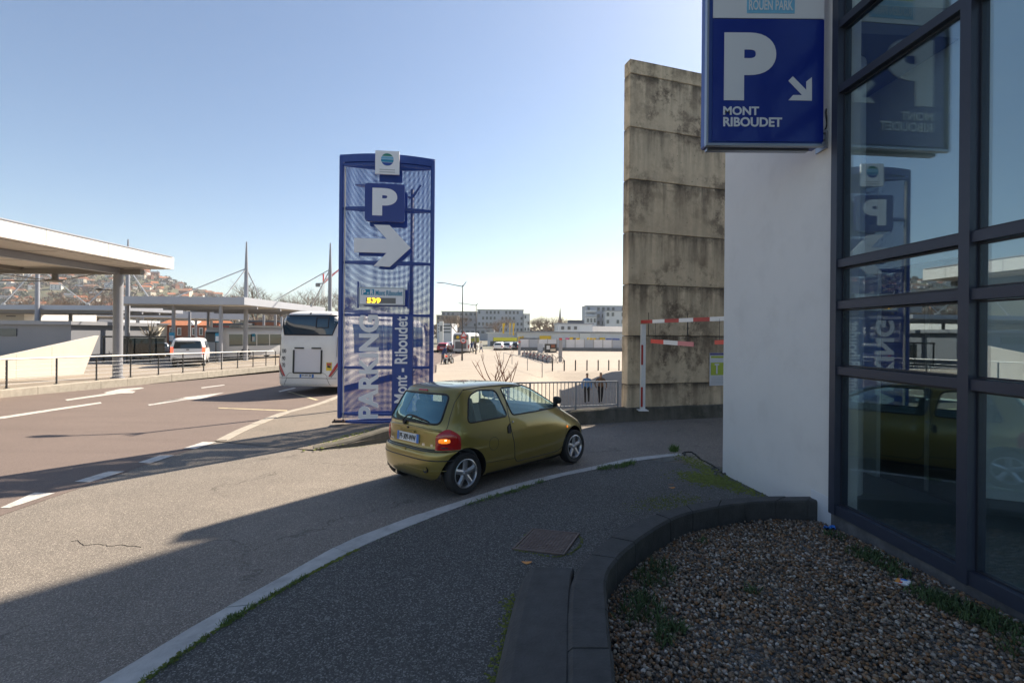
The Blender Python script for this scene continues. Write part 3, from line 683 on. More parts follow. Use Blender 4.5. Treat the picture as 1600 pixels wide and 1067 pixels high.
for s in (-1, 1):
    for py in (257, 325, 409, 491, 573, 645, 657):
        arcbar(tzz(py), s, .04 if s > 0 else .05, .045 if s > 0 else .06).build('crossbar', 'totem_blue', tm, world=False)
    rows = [[Vector((x, (s * BOW * (1 - (x / HW) ** 2)) + s * .02, z)) for x in np.linspace(-HW + .05, HW - .05, 21)] for z in (tzz(652), tzz(573), tzz(491), tzz(409), tzz(325), tzz(255))]
    mb = MB(); mb.grid(rows); o = mb.build('mesh_panel', 'totem_mesh' if s < 0 else 'totem_mesh_rear', tm, smooth=True, world=False)
mb = MB(); n = 16; P = [(x, yb(x)) for x in np.linspace(-HW - .05, HW + .05, n)] + [(x, -yb(x)) for x in np.linspace(HW + .05, -HW - .05, n)]
mb.prism(P, lambda a, b: Vector((a, b * 1.15 + (-.0), TOP - .02)), lambda a, b: Vector((a, b * 1.15, TOP + .03))); mb.build('cap', 'totem_blue', tm, world=False)
for s in (-1, 1):
    mb = MB(); rows = [[Vector((x, (s * BOW * (1 - (x / HW) ** 2)) + s * .05, z)) for x in np.linspace(-HW, HW, 17)] for z in (tzz(254), TOP - .02)]
    mb.grid(rows); mb.build('top_band', 'totem_blue', tm, smooth=True, world=False)
mb = MB(); mb.bar((-HW + .09, -.05, .1), (-HW + .09, -.05, tzz(262)), .02, .05); mb.build('edge_strip', 'totem_cream', tm, world=False)
def rrect(x0, x1, z0, z1, r, n=5):
    P = []
    for cx, cz, a0 in ((x1 - r, z1 - r, 0), (x0 + r, z1 - r, 90), (x0 + r, z0 + r, 180), (x1 - r, z0 + r, 270)):
        P += [(cx + r * math.cos(R(a0 + 90 * k / n)), cz + r * math.sin(R(a0 + 90 * k / n))) for k in range(n + 1)]
    return P
def slab(P, y0, y1, m, nm, parent=tm): 
    mb = MB(); mb.prism(P, lambda a, b: Vector((a, y1, b)), lambda a, b: Vector((a, y0, b))); return mb.build(nm, m, parent, world=False)
# front side
lx0, lx1, lz0, lz1 = tx(590, 257), tx(626, 257), tzz(275), tzz(239)
lg = slab([(lx0, lz0), (lx1, lz0), (lx1, lz1), (lx0, lz1)], -.30, -.26, 'totem_white', 'logo_panel')
cx, cz, rr = (lx0 + lx1) / 2, (lz0 + lz1) / 2 + .07, .145
def band(a0, a1, m, wav=.0):
    P = []
    for k in range(17): z = a0 + (a1 - a0) * k / 16; P.append((cx + math.sqrt(max(0, 1 - z * z)) * rr, cz + z * rr))
    P = P + [(2 * cx - x, z) for x, z in P[::-1]]
    slab(P, -.304, -.300, m, 'emblem', lg)
band(.55, .99, 'logo_green'); band(.08, .48, 'logo_sky'); band(-.42, .02, 'logo_teal'); band(-.99, -.48, 'logo_blue')
for k, (w_, zz) in enumerate(((.36, -.20), (.36, -.255))):
    mb = MB(); mb.box((cx, -.303, (lz0 + lz1) / 2 + zz + .03), (w_, .004, .02)); mb.build('logo_text_line', 'text_grey', lg, world=False)
pn = slab(rrect(tx(575, 318), tx(634, 318), tzz(348), tzz(290), .06), -.32, -.24, 'sign_blue', 'parking_panel')
b = text_mb('P', tx(623, 318) - tx(586, 318), tzz(297) - tzz(339), .06); xf(b, Matrix.Translation((tx(586, 318), -.3205, tzz(339)))); b.build('lettering', 'totem_white', pn, world=False)
AR = [(170, 640), (385, 640), (300, 545), (405, 545), (545, 695), (405, 830), (300, 825), (385, 735), (170, 735)]
AR = [(520 + x / 4.444, 230 + y / 4.444) for x, y in AR]; ARL = [(tx(x, y), tzz(y)) for x, y in AR]
slab(ARL, -.28, -.24, 'totem_white', 'arrow')
lb = slab([(tx(566, 460), tzz(476)), (tx(634, 460), tzz(476)), (tx(634, 460), tzz(449)), (tx(566, 460), tzz(449))], -.34, -.22, 'sign_grey_metal', 'counter_box')
slab([(tx(568, 460), tzz(474.5)), (tx(632, 460), tzz(474.5)), (tx(632, 460), tzz(451)), (tx(568, 460), tzz(451))], -.344, -.340, 'totem_white', 'counter_face', lb)
slab([(tx(570, 457), tzz(461)), (tx(589, 457), tzz(461)), (tx(589, 457), tzz(452)), (tx(570, 457), tzz(452))], -.347, -.344, 'logo_teal', 'blue_label', lb)
slab([(tx(577, 468), tzz(473.5)), (tx(621, 468), tzz(473.5)), (tx(621, 468), tzz(465)), (tx(577, 468), tzz(465))], -.347, -.344, 'led_grey', 'led_field', lb)
for t, x0, y0, x1, y1, m, bo in (('P', 571, 453, 576.5, 460.5, 'totem_white', .03), ('+', 578.5, 456.5, 581, 460, 'totem_white', .03), ('R', 583, 453, 588, 460.5, 'totem_white', .03), ('Mont Riboudet', 591, 453.5, 631, 461.5, 'logo_teal', .02), ('539', 578.5, 465.3, 598.5, 473.2, 'led_amber', .03)):
    b = text_mb(t, tx(x1, 460) - tx(x0, 460), tzz(y0) - tzz(y1), bo); xf(b, Matrix.Translation((tx(x0, 460), -.3475, tzz(y1)))); b.build('lettering', m, lb, world=False)
for px in (564, 639):
    mb = MB(); mb.bbox((tx(px, 460), -.24, (tzz(440) + tzz(481)) / 2), (.04, .05, tzz(440) - tzz(481)), .008); mb.build('counter_support', 'totem_blue', tm, world=False)
# vertical words
def vtext(t, px0, py0, px1, py1, m, y, bold, parent=tm, dep=.02):
    b = text_mb(t, tzz(py0) - tzz(py1), tx(px1, 570) - tx(px0, 570), bold, depth=dep)
    xf(b, Matrix.Translation((tx(px1, 570), y, tzz(py1))) @ Matrix.Rotation(R(-90), 4, 'Y')); return b.build('lettering', m, parent, world=False)
vtext('PARKING', 564, 491, 594, 651, 'totem_white', -.20, .035)
bp_ = slab([(tx(614, 570), tzz(656)), (tx(645, 570), tzz(656)), (tx(645, 570), tzz(491)), (tx(614, 570), tzz(491))], -.215, -.19, 'totem_blue', 'name_panel')
vtext('Mont - Riboudet', 618, 493, 637.5, 627, 'totem_white', -.217, .022, bp_, .008)
# rear side, seen through the mesh
slab([(lx0, lz0), (lx1, lz0), (lx1, lz1), (lx0, lz1)], .26, .30, 'totem_blue', 'rear_logo_panel'); slab(rrect(tx(575, 318), tx(634, 318), tzz(348), tzz(290), .06), .24, .32, 'totem_blue', 'rear_parking_panel')
slab(ARL, .24, .28, 'totem_blue', 'rear_arrow')
slab([(tx(566, 460), tzz(476)), (tx(634, 460), tzz(476)), (tx(634, 460), tzz(449)), (tx(566, 460), tzz(449))], .22, .34, 'totem_blue', 'rear_counter_box')
# ================================================================ vehicles: bodies lofted from horizontal slices
def lerp_tab(tab, z):
    if z <= tab[0][0]: return tab[0][1]
    for (a, va), (b, vb) in zip(tab, tab[1:]):
        if z <= b: t = (z - a) / (b - a); return va + (vb - va) * t
    return tab[-1][1]
def smooth_tab(tab):                                   # monotone-ish cubic through the points
    xs = [p[0] for p in tab]; ys = [p[1] for p in tab]; n = len(xs)
    m = [0.] * n
    for i in range(n):
        if i == 0: m[i] = (ys[1] - ys[0]) / (xs[1] - xs[0])
        elif i == n - 1: m[i] = (ys[-1] - ys[-2]) / (xs[-1] - xs[-2])
        else:
            d0 = (ys[i] - ys[i - 1]) / (xs[i] - xs[i - 1]); d1 = (ys[i + 1] - ys[i]) / (xs[i + 1] - xs[i])
            m[i] = 0 if d0 * d1 <= 0 else 2 * d0 * d1 / (d0 + d1)
    def f(x):
        if x <= xs[0]: return ys[0]
        if x >= xs[-1]: return ys[-1]
        i = max(k for k in range(n - 1) if xs[k] <= x); h = xs[i + 1] - xs[i]; t = (x - xs[i]) / h
        return (2 * t ** 3 - 3 * t * t + 1) * ys[i] + (t ** 3 - 2 * t * t + t) * h * m[i] + (-2 * t ** 3 + 3 * t * t) * ys[i + 1] + (t ** 3 - t * t) * h * m[i + 1]
    return f
class Body:
    """x forward from the rear end, y left, z up; every height z has a rounded plan outline"""
    def __init__(s, xr, xf_, w, n_r=4.2, n_f=3.2, m=4.2, smooth=True):
        mk = smooth_tab if smooth else (lambda t: (lambda z: lerp_tab(t, z)))
        s.xr, s.xf, s.w = mk(xr), mk(xf_), mk(w); s.nr = n_r if callable(n_r) else (lambda z: n_r); s.nf = n_f if callable(n_f) else (lambda z: n_f); s.m = m
    def side(s, x, z, off=0, sg=-1):
        def hw(x, z):
            xr, xf_, w = s.xr(z), s.xf(z), s.w(z); xc = (xr + xf_) / 2; a = (xf_ - xr) / 2
            n = s.nr(z) if x < xc else s.nf(z); t = min(1, abs(x - xc) / a); return w * (1 - t ** n) ** (1 / s.m)
        y = hw(x, z); p = Vector((x, sg * y, z))
        if off:
            dx = (hw(x + .01, z) - hw(x - .01, z)) / .02; dz = (hw(x, z + .01) - hw(x, z - .01)) / .02
            nrm = Vector((-dx, 1, -dz)).normalized(); nrm.y *= sg; p += nrm * off
        return p
    def end(s, y, z, off=0, rear=True):
        def ex(y, z):
            xr, xf_, w = s.xr(z), s.xf(z), s.w(z); xc = (xr + xf_) / 2; a = (xf_ - xr) / 2; n = s.nr(z) if rear else s.nf(z)
            t = min(1, abs(y) / w); d = a * max(0, 1 - t ** s.m) ** (1 / n); return xc - d if rear else xc + d
        p = Vector((ex(y, z), y, z))
        if off:
            dy = (ex(y + .01, z) - ex(y - .01, z)) / .02; dz = (ex(y, z + .01) - ex(y, z - .01)) / .02
            nrm = Vector((-1, dy, dz)) if rear else Vector((1, -dy, -dz)); p += nrm.normalized() * off
        return p
    def ring(s, z, N=96):
        xr, xf_, w = s.xr(z), s.xf(z), s.w(z); xc = (xr + xf_) / 2; a = (xf_ - xr) / 2; out = []
        for k in range(N):
            th = 2 * math.pi * k / N; c, sn = math.cos(th), math.sin(th)
            n = s.nf(z) if c > 0 else s.nr(z)
            out.append(Vector((xc + a * math.copysign(abs(c) ** (2 / n), c), w * math.copysign(abs(sn) ** (2 / s.m), sn), z)))
        # even spacing along the outline
        P = out + [out[0]]; d = [0]
        for p, q in zip(P, P[1:]): d.append(d[-1] + (q - p).length)
        return out
    def shell(s, zs, N=120, cap=True, under_mi=0):
        mb = MB(); 
        # finer parameter: equal arc length per slice, index 0 at the front centre
        rows = []
        for z in zs:
            P = s.ring(z, 480); P.append(P[0]); P = [Vector(p) for p in P]; rows.append(resample(P, 1e9)[:0] or _even(P, N))
        mb.grid(rows, closed=True)
        if cap: mb.f += [tuple(range(N))[::-1], tuple((len(zs) - 1) * N + k for k in range(N))]; mb.mi += [under_mi, 0]
        return mb
def _even(P, N):
    P = np.array([tuple(p) for p in P]); d = np.r_[0, np.cumsum(np.linalg.norm(np.diff(P, axis=0), axis=1))]; s = np.linspace(0, d[-1], N + 1)[:-1]
    return [Vector((np.interp(t, d, P[:, 0]), np.interp(t, d, P[:, 1]), P[0, 2])) for t in s]
def inpoly(x, y, P):
    c = False; j = len(P) - 1
    for i in range(len(P)):
        if (P[i][1] > y) != (P[j][1] > y) and x < (P[j][0] - P[i][0]) * (y - P[i][1]) / (P[j][1] - P[i][1]) + P[i][0]: c = not c
        j = i
    return c
def round_poly(P, r, n=4):
    out = []; k = len(P)
    for i in range(k):
        p = Vector(P[i]); a = Vector(P[i - 1]); b = Vector(P[(i + 1) % k]); da = (a - p); db = (b - p); ra = min(r, da.length * .45); rb = min(r, db.length * .45)
        q0 = p + da.normalized() * ra; q1 = p + db.normalized() * rb
        for j in range(n + 1): t = j / n; out.append(tuple((q0 * (1 - t) ** 2 + p * 2 * t * (1 - t) + q1 * t * t)))
    return out
def dense(P, step=.05, closed=True):
    out = []; k = len(P)
    for i in range(k if closed else k - 1):
        a, b = Vector(P[i]), Vector(P[(i + 1) % k]); n = max(1, int((b - a).length / step))
        out += [tuple(a.lerp(b, j / n)) for j in range(n)]
    if not closed: out.append(tuple(P[-1]))
    return out
def cut_cylinders(me_obj, cyls):
    """boolean difference with cylinders (centre, radius, half width) along y; evaluated at once"""
    tmp = []
    for c, r, hw in cyls:
        mb = MB(); mb.lathe([(0, -hw), (r, -hw), (r, hw), (0, hw)], c, 'y', 40); o = bpy.data.objects.new('cut', mb.mesh('cut', 'black_plastic')); C.objects.link(o); tmp.append(o)
        bm = bmesh.new(); bm.from_mesh(o.data); bmesh.ops.remove_doubles(bm, verts=bm.verts, dist=1e-5); bmesh.ops.recalc_face_normals(bm, faces=bm.faces); bm.to_mesh(o.data); bm.free()
        md = me_obj.modifiers.new('b', 'BOOLEAN'); md.object = o; md.operation = 'DIFFERENCE'; md.solver = 'EXACT'; md.material_mode = 'TRANSFER'
    bpy.context.view_layer.update(); dg = bpy.context.evaluated_depsgraph_get()
    me = bpy.data.meshes.new_from_object(me_obj.evaluated_get(dg)); me_obj.modifiers.clear(); old = me_obj.data; me_obj.data = me
    for o in tmp: bpy.data.objects.remove(o)
def drop_faces(me, test):
    bm = bmesh.new(); bm.from_mesh(me); kill = [f for f in bm.faces if test(f.calc_center_median(), f.normal)]
    bmesh.ops.delete(bm, geom=kill, context='FACES'); bm.to_mesh(me); bm.free()
def pick_faces(me, test, name, mt, parent, off=0.0):
    bm = bmesh.new(); bm.from_mesh(me); bmesh.ops.delete(bm, geom=[f for f in bm.faces if not test(f.calc_center_median(), f.normal)], context='FACES')
    m2 = bpy.data.meshes.new(name); bm.to_mesh(m2); bm.free(); m2.materials.clear(); m2.materials.append(M[mt])
    m2.polygons.foreach_set('material_index', [0] * len(m2.polygons)); m2.polygons.foreach_set('use_smooth', [True] * len(m2.polygons))
    o = bpy.data.objects.new(name, m2); C.objects.link(o); o.parent = parent; return o

mat('olive_paint', (.27, .208, .05), .33, metal=.5, coat=1.0, var=.05, vscale=2)
def backface(name, col):                                # inner lining seen on the back of the shell
    m = M[name]; n = m.node_tree.nodes; L = m.node_tree.links; o = n['Material Output']; b = n['Principled BSDF']
    d = n.new('ShaderNodeBsdfDiffuse'); d.inputs[0].default_value = (*col, 1); g = n.new('ShaderNodeNewGeometry'); mx = n.new('ShaderNodeMixShader')
    L.new(g.outputs['Backfacing'], mx.inputs[0]); L.new(b.outputs[0], mx.inputs[1]); L.new(d.outputs[0], mx.inputs[2]); L.new(mx.outputs[0], o.inputs[0])
backface('olive_paint', (.55, .56, .57))
mat('car_red_lens', (.42, .012, .012), .12, coat=.6); mat('car_orange_lit', (1, .30, .02), .2, emit=(1, .25, .02), estr=.35); mat('lamp_glow', (1, .6, .2), .2, emit=(1, .62, .2), estr=5)
mat('alloy', (.50, .50, .52), .32, metal=.85, var=.1, vscale=14); mat('brake_disc', (.12, .11, .10), .5, metal=.6)
glass('car_glass', (.82, .95, .92), 1.5, base=.10, gl=(.75, 1, .98)); glass('car_glass_rear', (.66, .88, .90), 1.6, base=.16, gl=(.55, .90, 1)); glass('dark_glass', (.16, .22, .25), 1.6); glass('bus_glass', (.10, .22, .30), 1.7)
mat('seat_fabric', (.13, .135, .145), .9); mat('car_inner', (.20, .20, .205), .8); mat('plate_white', (.74, .75, .76), .4); mat('plate_blue', (.03, .16, .5), .4); mat('plate_black', (.02, .02, .02), .5); mat('chrome', (.55, .54, .50), .25, metal=.9)
mat('tyre', (.020, .020, .021), .75, var=.2, vscale=30)

def make_wheel(parent, c, r, wdt, sg, rim_r, spokes=5, rim_mat='alloy', n=36, steer=0):
    """wheel with tyre, rim, spokes; outer side towards sg*y"""
    root = MB(); c = Vector(c); h = wdt / 2
    prof = [(rim_r * .98, -h * .85), (rim_r * 1.06, -h * .95), (r * .93, -h), (r * .985, -h * .82), (r, -h * .55), (r, h * .55), (r * .985, h * .82), (r * .93, h), (rim_r * 1.06, h * .95), (rim_r * .98, h * .85)]
    root.lathe(prof, c, 'y', n); wh = root.build('wheel', 'tyre', parent, smooth='auto', world=False)
    mb = MB(); mb.lathe([(rim_r * 1.03, sg * h * .93), (rim_r * .97, sg * h * .98), (rim_r * .90, sg * h * .70), (rim_r * .86, -sg * h * .6)], c, 'y', n); mb.build('rim', rim_mat, wh, smooth='auto', world=False)
    mb = MB(); mb.lathe([(0, sg * h * .05), (rim_r * .86, sg * h * .05)], c, 'y', n); mb.lathe([(0, sg * h * .2), (rim_r * .6, sg * h * .2), (rim_r * .6, 0)], c, 'y', n); mb.build('brake', 'brake_disc', wh, world=False)
    for k in range(spokes):
        a = 2 * math.pi * k / spokes + .3; mb = MB(); rows = []
        for t, ww, dy in ((.10, .26, .62), (.40, .20, .80), (.75, .185, .82), (.99, .27, .80)):
            cx_, sx_ = math.cos(a), math.sin(a); rad = rim_r * t * .98; hw_ = rim_r * ww
            pc = Vector((cx_ * rad, 0, sx_ * rad)); pt = Vector((-sx_, 0, cx_))
            rows.append([c + pc - pt * hw_ + Vector((0, sg * h * (dy - .28), 0)), c + pc - pt * hw_ * .8 + Vector((0, sg * h * dy, 0)), c + pc + pt * hw_ * .8 + Vector((0, sg * h * dy, 0)), c + pc + pt * hw_ + Vector((0, sg * h * (dy - .28), 0))])
        mb.grid(rows); mb.build('spoke', rim_mat, wh, smooth=True, world=False)
    mb = MB(); mb.lathe([(0, sg * h * .90), (rim_r * .16, sg * h * .88), (rim_r * .21, sg * h * .70), (rim_r * .21, sg * h * .3)], c, 'y', 18); mb.build('hub_cap', rim_mat, wh, smooth='auto', world=False)
    return wh

# ---------------------------------------------------------------- small olive hatchback
CB = Body(
    xr=[(.16, .16), (.22, .075), (.30, .02), (.42, .0), (.52, .005), (.575, .02), (.60, .060), (.64, .072), (.80, .082), (.90, .098), (.95, .112), (1.10, .19), (1.25, .275), (1.33, .325), (1.365, .36), (1.39, .42), (1.41, .58), (1.423, .90)],
    xf_=[(.16, 3.30), (.22, 3.38), (.32, 3.42), (.45, 3.43), (.55, 3.40), (.64, 3.32), (.72, 3.18), (.80, 3.02), (.88, 2.86), (.95, 2.73), (1.10, 2.46), (1.25, 2.17), (1.33, 1.98), (1.37, 1.85), (1.40, 1.68), (1.415, 1.5), (1.423, 1.25)],
    w=[(.16, .70), (.22, .755), (.30, .785), (.42, .805), (.52, .812), (.60, .815), (.72, .813), (.82, .803), (.90, .787), (.95, .772), (1.10, .715), (1.25, .655), (1.33, .618), (1.365, .592), (1.39, .55), (1.41, .46), (1.423, .30)],
    n_r=lambda z: 8.0 if z < .58 else 7.0, n_f=3.6, m=4.0)
zl = sorted(set([round(z, 4) for z in np.r_[np.arange(.16, .56, .02), [.565, .575, .585, .595, .605, .62], np.arange(.64, 1.34, .02), [1.345, 1.355, 1.365, 1.375, 1.385, 1.395, 1.403, 1.410, 1.416, 1.420, 1.423]]]))
WR = (.47, .275); WF = (2.815, .275); RW = .275
SW_Q = round_poly([(.50, .925), (1.235, .945), (1.13, 1.315), (.80, 1.335), (.62, 1.27)], .07)           # quarter window (x, z)
SW_D = round_poly([(1.335, .948), (2.53, .962), (2.44, 1.045), (2.02, 1.275), (1.80, 1.345), (1.235, 1.338)], .055)   # door window
RWIN = round_poly([(-.60, .925), (.60, .925), (.535, 1.30), (-.535, 1.30)], .08)                              # rear window (y, z)
FWIN = round_poly([(-.66, .965), (.66, .965), (.55, 1.35), (-.55, 1.35)], .08)
cp = at(727, 772, 6.45)
CX, CY, CYAW = -1.126, 6.511, R(44.7)
fw = Vector((math.sin(CYAW), math.cos(CYAW), 0)); lf = Vector((-fw.y, fw.x, 0)); cp0 = Vector((CX, CY, 0))
tc4 = {(i, j): T(*(cp0 + fw * (2.347 * i) + lf * (.69 * j))[:2]) + (.004 if False else 0) for i in (0, 1) for j in (-1, 1)}
zr = (tc4[0, -1] + tc4[0, 1]) / 2; zf = (tc4[1, -1] + tc4[1, 1]) / 2
pitch = math.atan2(zf - zr, 2.347); rollc = math.atan2((tc4[0, 1] + tc4[1, 1] - tc4[0, -1] - tc4[1, -1]) / 2, 1.38)
# local car frame: x forward, y left, z up; rear axle at x=.47
rz = R(90) - CYAW
rear_pt = Vector((CX, CY, zr + .006 - math.sin(pitch) * .47)) - fw * .47
car = thing('car', 'small olive green three door hatchback turning into the slip road, indicator lit', 'car', rear_pt, rz, tilt=Matrix.Rotation(-pitch, 4, 'Y') @ Matrix.Rotation(rollc, 4, 'X'))
sh = CB.shell(zl, 200); me = sh.mesh('body', 'olive_paint'); body = bpy.data.objects.new('body', me); C.objects.link(body)
cut_cylinders(body, [((WR[0], 0, WR[1]), .335, 2.0), ((WF[0], 0, WF[1] + .01), .335, 2.0)])
me = body.data; me.materials.clear(); me.materials.append(M['olive_paint']); me.materials.append(M['black_plastic'])
is_q = lambda c, n: abs(n.y) > .5 and inpoly(c.x, c.z, SW_Q); is_d = lambda c, n: abs(n.y) > .5 and inpoly(c.x, c.z, SW_D)
is_r = lambda c, n: n.x < -.55 and c.x < .6 and inpoly(c.y, c.z, RWIN); is_f = lambda c, n: n.x > .3 and inpoly(c.y, c.z, FWIN)
for t, nm, mt in ((lambda c, n: is_q(c, n) and c.y < 0, 'quarter_window', 'car_glass'), (lambda c, n: is_q(c, n) and c.y > 0, 'quarter_window', 'car_glass'), (lambda c, n: is_d(c, n) and c.y < 0, 'door_window', 'car_glass'), (lambda c, n: is_d(c, n) and c.y > 0, 'door_window', 'car_glass'), (is_r, 'rear_window', 'car_glass_rear'), (is_f, 'windscreen', 'car_glass')):
    pick_faces(me, t, nm, mt, car)
drop_faces(me, lambda c, n: is_q(c, n) or is_d(c, n) or is_r(c, n) or is_f(c, n))
for p in me.polygons:
    c = p.center
    arch = (abs(math.hypot(c.x - WR[0], c.z - WR[1]) - .335) < .004 or abs(math.hypot(c.x - WF[0], c.z - WF[1] - .01) - .335) < .004) and abs(p.normal.y) < .3
    p.material_index = 1 if (c.z < .19 or arch) else 0
smooth_by_angle(me, R(30)); body.parent = car; ROOT[body.name] = ROOT[car.name]
def line_on(nm, pts, mt, r, par=car, n=6, closed=False): mb = MB(); mb.tube(pts, r, n, closed=closed); return mb.build(nm, mt, par, world=False, smooth=True)
for sg in (-1, 1):
    for P in (SW_Q, SW_D): line_on('window_seal', [CB.side(x, z, .001, sg) for x, z in dense(P)], 'black_plastic', .011, closed=True)
    D = dense([(1.30, 1.36), (1.255, .95), (1.275, .74), (1.33, .56), (1.36, .33), (1.42, .27), (2.36, .27), (2.50, .33), (2.545, .46)], .04, False)
    line_on('door_gap', [CB.side(x, z, -.002, sg) for x, z in D], 'plate_black', .0065)
    line_on('door_gap', [CB.side(x, z, -.002, sg) for x, z in dense([(2.545, .46), (2.585, .70), (2.60, .94)], .04, False)], 'plate_black', .004)
    line_on('sill_line', [CB.side(x, z, .0, sg) for x, z in dense([(.80, .36), (1.36, .33)], .04, False)], 'plate_black', .003)
    line_on('hatch_gap', [CB.side(x, z, -.001, sg) for x, z in dense([(.225, .87), (.28, 1.0), (.40, 1.2), (.55, 1.345)], .03, False)], 'plate_black', .0045)
    line_on('roof_gutter', [CB.side(x, z, .002, sg) for x, z in dense([(.56, 1.352), (.9, 1.372), (1.3, 1.375), (1.72, 1.362), (2.0, 1.30), (2.3, 1.145), (2.66, .965)], .05, False)], 'black_plastic', .007)
    mb = MB(); P = [CB.side(x, z, .012, sg) for x, z in ((1.20, .71), (1.20, .80), (1.245, .84), (1.262, .76), (1.25, .70))]; Q = [CB.side(x, z, -.004, sg) for x, z in ((1.20, .71), (1.20, .80), (1.245, .84), (1.262, .76), (1.25, .70))]
    mb.add(P + Q, [(0, 1, 2, 3, 4)] + [(i, (i + 1) % 5, (i + 1) % 5 + 5, i + 5) for i in range(5)]); mb.build('door_handle', 'black_plastic', car, world=False)
    mb = MB(); mb.lathe([(0, sg * .012), (.016, sg * .010), (.018, 0)], CB.side(1.315, .855, 0, sg), 'y', 14); mb.build('lock', 'chrome', car, world=False)
    # mirror
    mb = MB(); mc = CB.side(2.42, 1.0, .10, sg); rows = []
    for k in range(9):
        t = -1 + 2 * k / 8; s_ = math.sqrt(max(0, 1 - t * t)) ** .6; rows.append([mc + Vector((.045 * s_ * math.cos(a) * (1.2 if math.cos(a) > 0 else .6), t * .085, .062 * s_ * math.sin(a))) for a in [2 * math.pi * j / 14 for j in range(14)]])
    mb.grid(rows, closed=True); mb.bar(CB.side(2.47, .965, -.01, sg), mc + Vector((0, -sg * .03, -.03)), .06, .04); mb.build('mirror', 'black_plastic', car, smooth=True, world=False)
    # side repeater
    mb = MB(); c = CB.side(2.60, .635, .0, sg); mb.lathe([(0, sg * .014), (.016, sg * .010), (.022, -sg * .004)], c, 'y', 14); mb.build('side_indicator', 'car_orange_lit' if sg < 0 else 'car_red_lens', car, world=False)
    # bumper ends and seam
# fuel flap (right side)
mb = MB(); circ = [(.93 + .088 * math.cos(a), .605 + .088 * math.sin(a)) for a in [2 * math.pi * k / 28 for k in range(28)]]
mb.tube([CB.side(x, z, -.0015, -1) for x, z in circ], .0035, 5, closed=True); mb.build('fuel_flap_gap', 'plate_black', car, world=False)
# rear bumper: seam, groove
def perim(z, y0, y1, x1, off, step=.04):
    pts = [CB.side(x, z, off, 1) for x in np.arange(x1, .20, -step)] + [CB.end(y, z, off) for y in np.arange(.70, -.701, -step)] + [CB.side(x, z, off, -1) for x in np.arange(.20, x1 + .001, step)]
    return pts
line_on('bumper_seam', perim(.585, 0, 0, .20, .0), 'plate_black', .008)
for sg in (-1, 1): line_on('bumper_seam', [CB.side(x, z, .0, sg) for x, z in dense([(.22, .588), (.34, .583), (.38, .56), (.30, .50)], .03, False)], 'plate_black', .0055)
line_on('bumper_groove', perim(.475, 0, 0, .30, .0), 'plate_black', .0075)
line_on('bumper_crease', perim(.345, 0, 0, .20, -.003), 'olive_paint', .005)
def rear_patch(P, off, nm, mt, par=car, thick=.008):
    mb = MB(); n = len(P); mb.add([CB.end(y, z, off) for y, z in P] + [CB.end(y, z, off - thick) for y, z in P], [tuple(range(n))] + [(i, (i + 1) % n, (i + 1) % n + n, i + n) for i in range(n)]); return mb.build(nm, mt, par, world=False)
line_on('window_seal', [CB.end(y, z, .001) for y, z in dense(RWIN)], 'black_plastic', .014, closed=True)
line_on('hatch_gap', [CB.end(y, z, -.001) for y, z in dense([(-.56, .60), (.56, .60)], .05, False)], 'plate_black', .009)
# plate
pz, ph, pw = .715, .058, .262
pl = rear_patch([(-pw, pz - ph), (pw, pz - ph), (pw, pz + ph), (-pw, pz + ph)], .014, 'number_plate', 'plate_white', thick=.012)
rear_patch([(pw - .045, pz - ph), (pw, pz - ph), (pw, pz + ph), (pw - .045, pz + ph)], .0165, 'plate_band', 'plate_blue', pl, .003); rear_patch([(-pw, pz - ph), (-pw + .045, pz - ph), (-pw + .045, pz + ph), (-pw, pz + ph)], .0165, 'plate_band', 'plate_blue', pl, .003)
b = text_mb('PF-309-WW', .40, .08, .012, depth=.002); x0 = CB.end(0, pz, .0145).x
b.v = [Vector((x0 + v.y - .0, .20 - v.x, pz - .04 + v.z)) for v in b.v]; b.build('lettering', 'plate_black', pl, world=False)
mb = MB(); mb.box((CB.end(0, .80, .012).x, 0, .80), (.03, .34, .022)); mb.build('plate_lamp_bar', 'olive_paint', car, world=False)
line_on('hatch_crease', [CB.end(y, .865 - .02 * (abs(y) / .6) ** 2, .004) for y in np.arange(-.62, .63, .05)], 'olive_paint', .016)
mb = MB(); mb.lathe([(0, -.014), (.018, -.012), (.018, 0)], CB.end(.02, .845, .0), 'x', 14); mb.build('hatch_lock', 'black_plastic', car, world=False)
for y0, y1, zz in ((.50, .37, .655), (-.33, -.52, .655)):
    rear_patch([(y1, zz - .016), (y0, zz - .016), (y0, zz + .016), (y1, zz + .016)], .004, 'badge', 'chrome', car, .004)
# wiper
wp = [CB.end(.10, .905, .03), CB.end(.10, .93, .045), CB.end(.02, .99, .04), CB.end(-.12, .992, .03), CB.end(-.38, .955, .018)]
mb = MB(); mb.tube(spline(wp, 5), .011, 6); mb.lathe([(0, -.02), (.028, -.015), (.03, .02)], CB.end(.10, .90, .02), 'x', 12); mb.bar(CB.end(-.05, .985, .02), CB.end(-.42, .945, .012), .012, .014); mb.build('wiper', 'black_plastic', car, world=False)
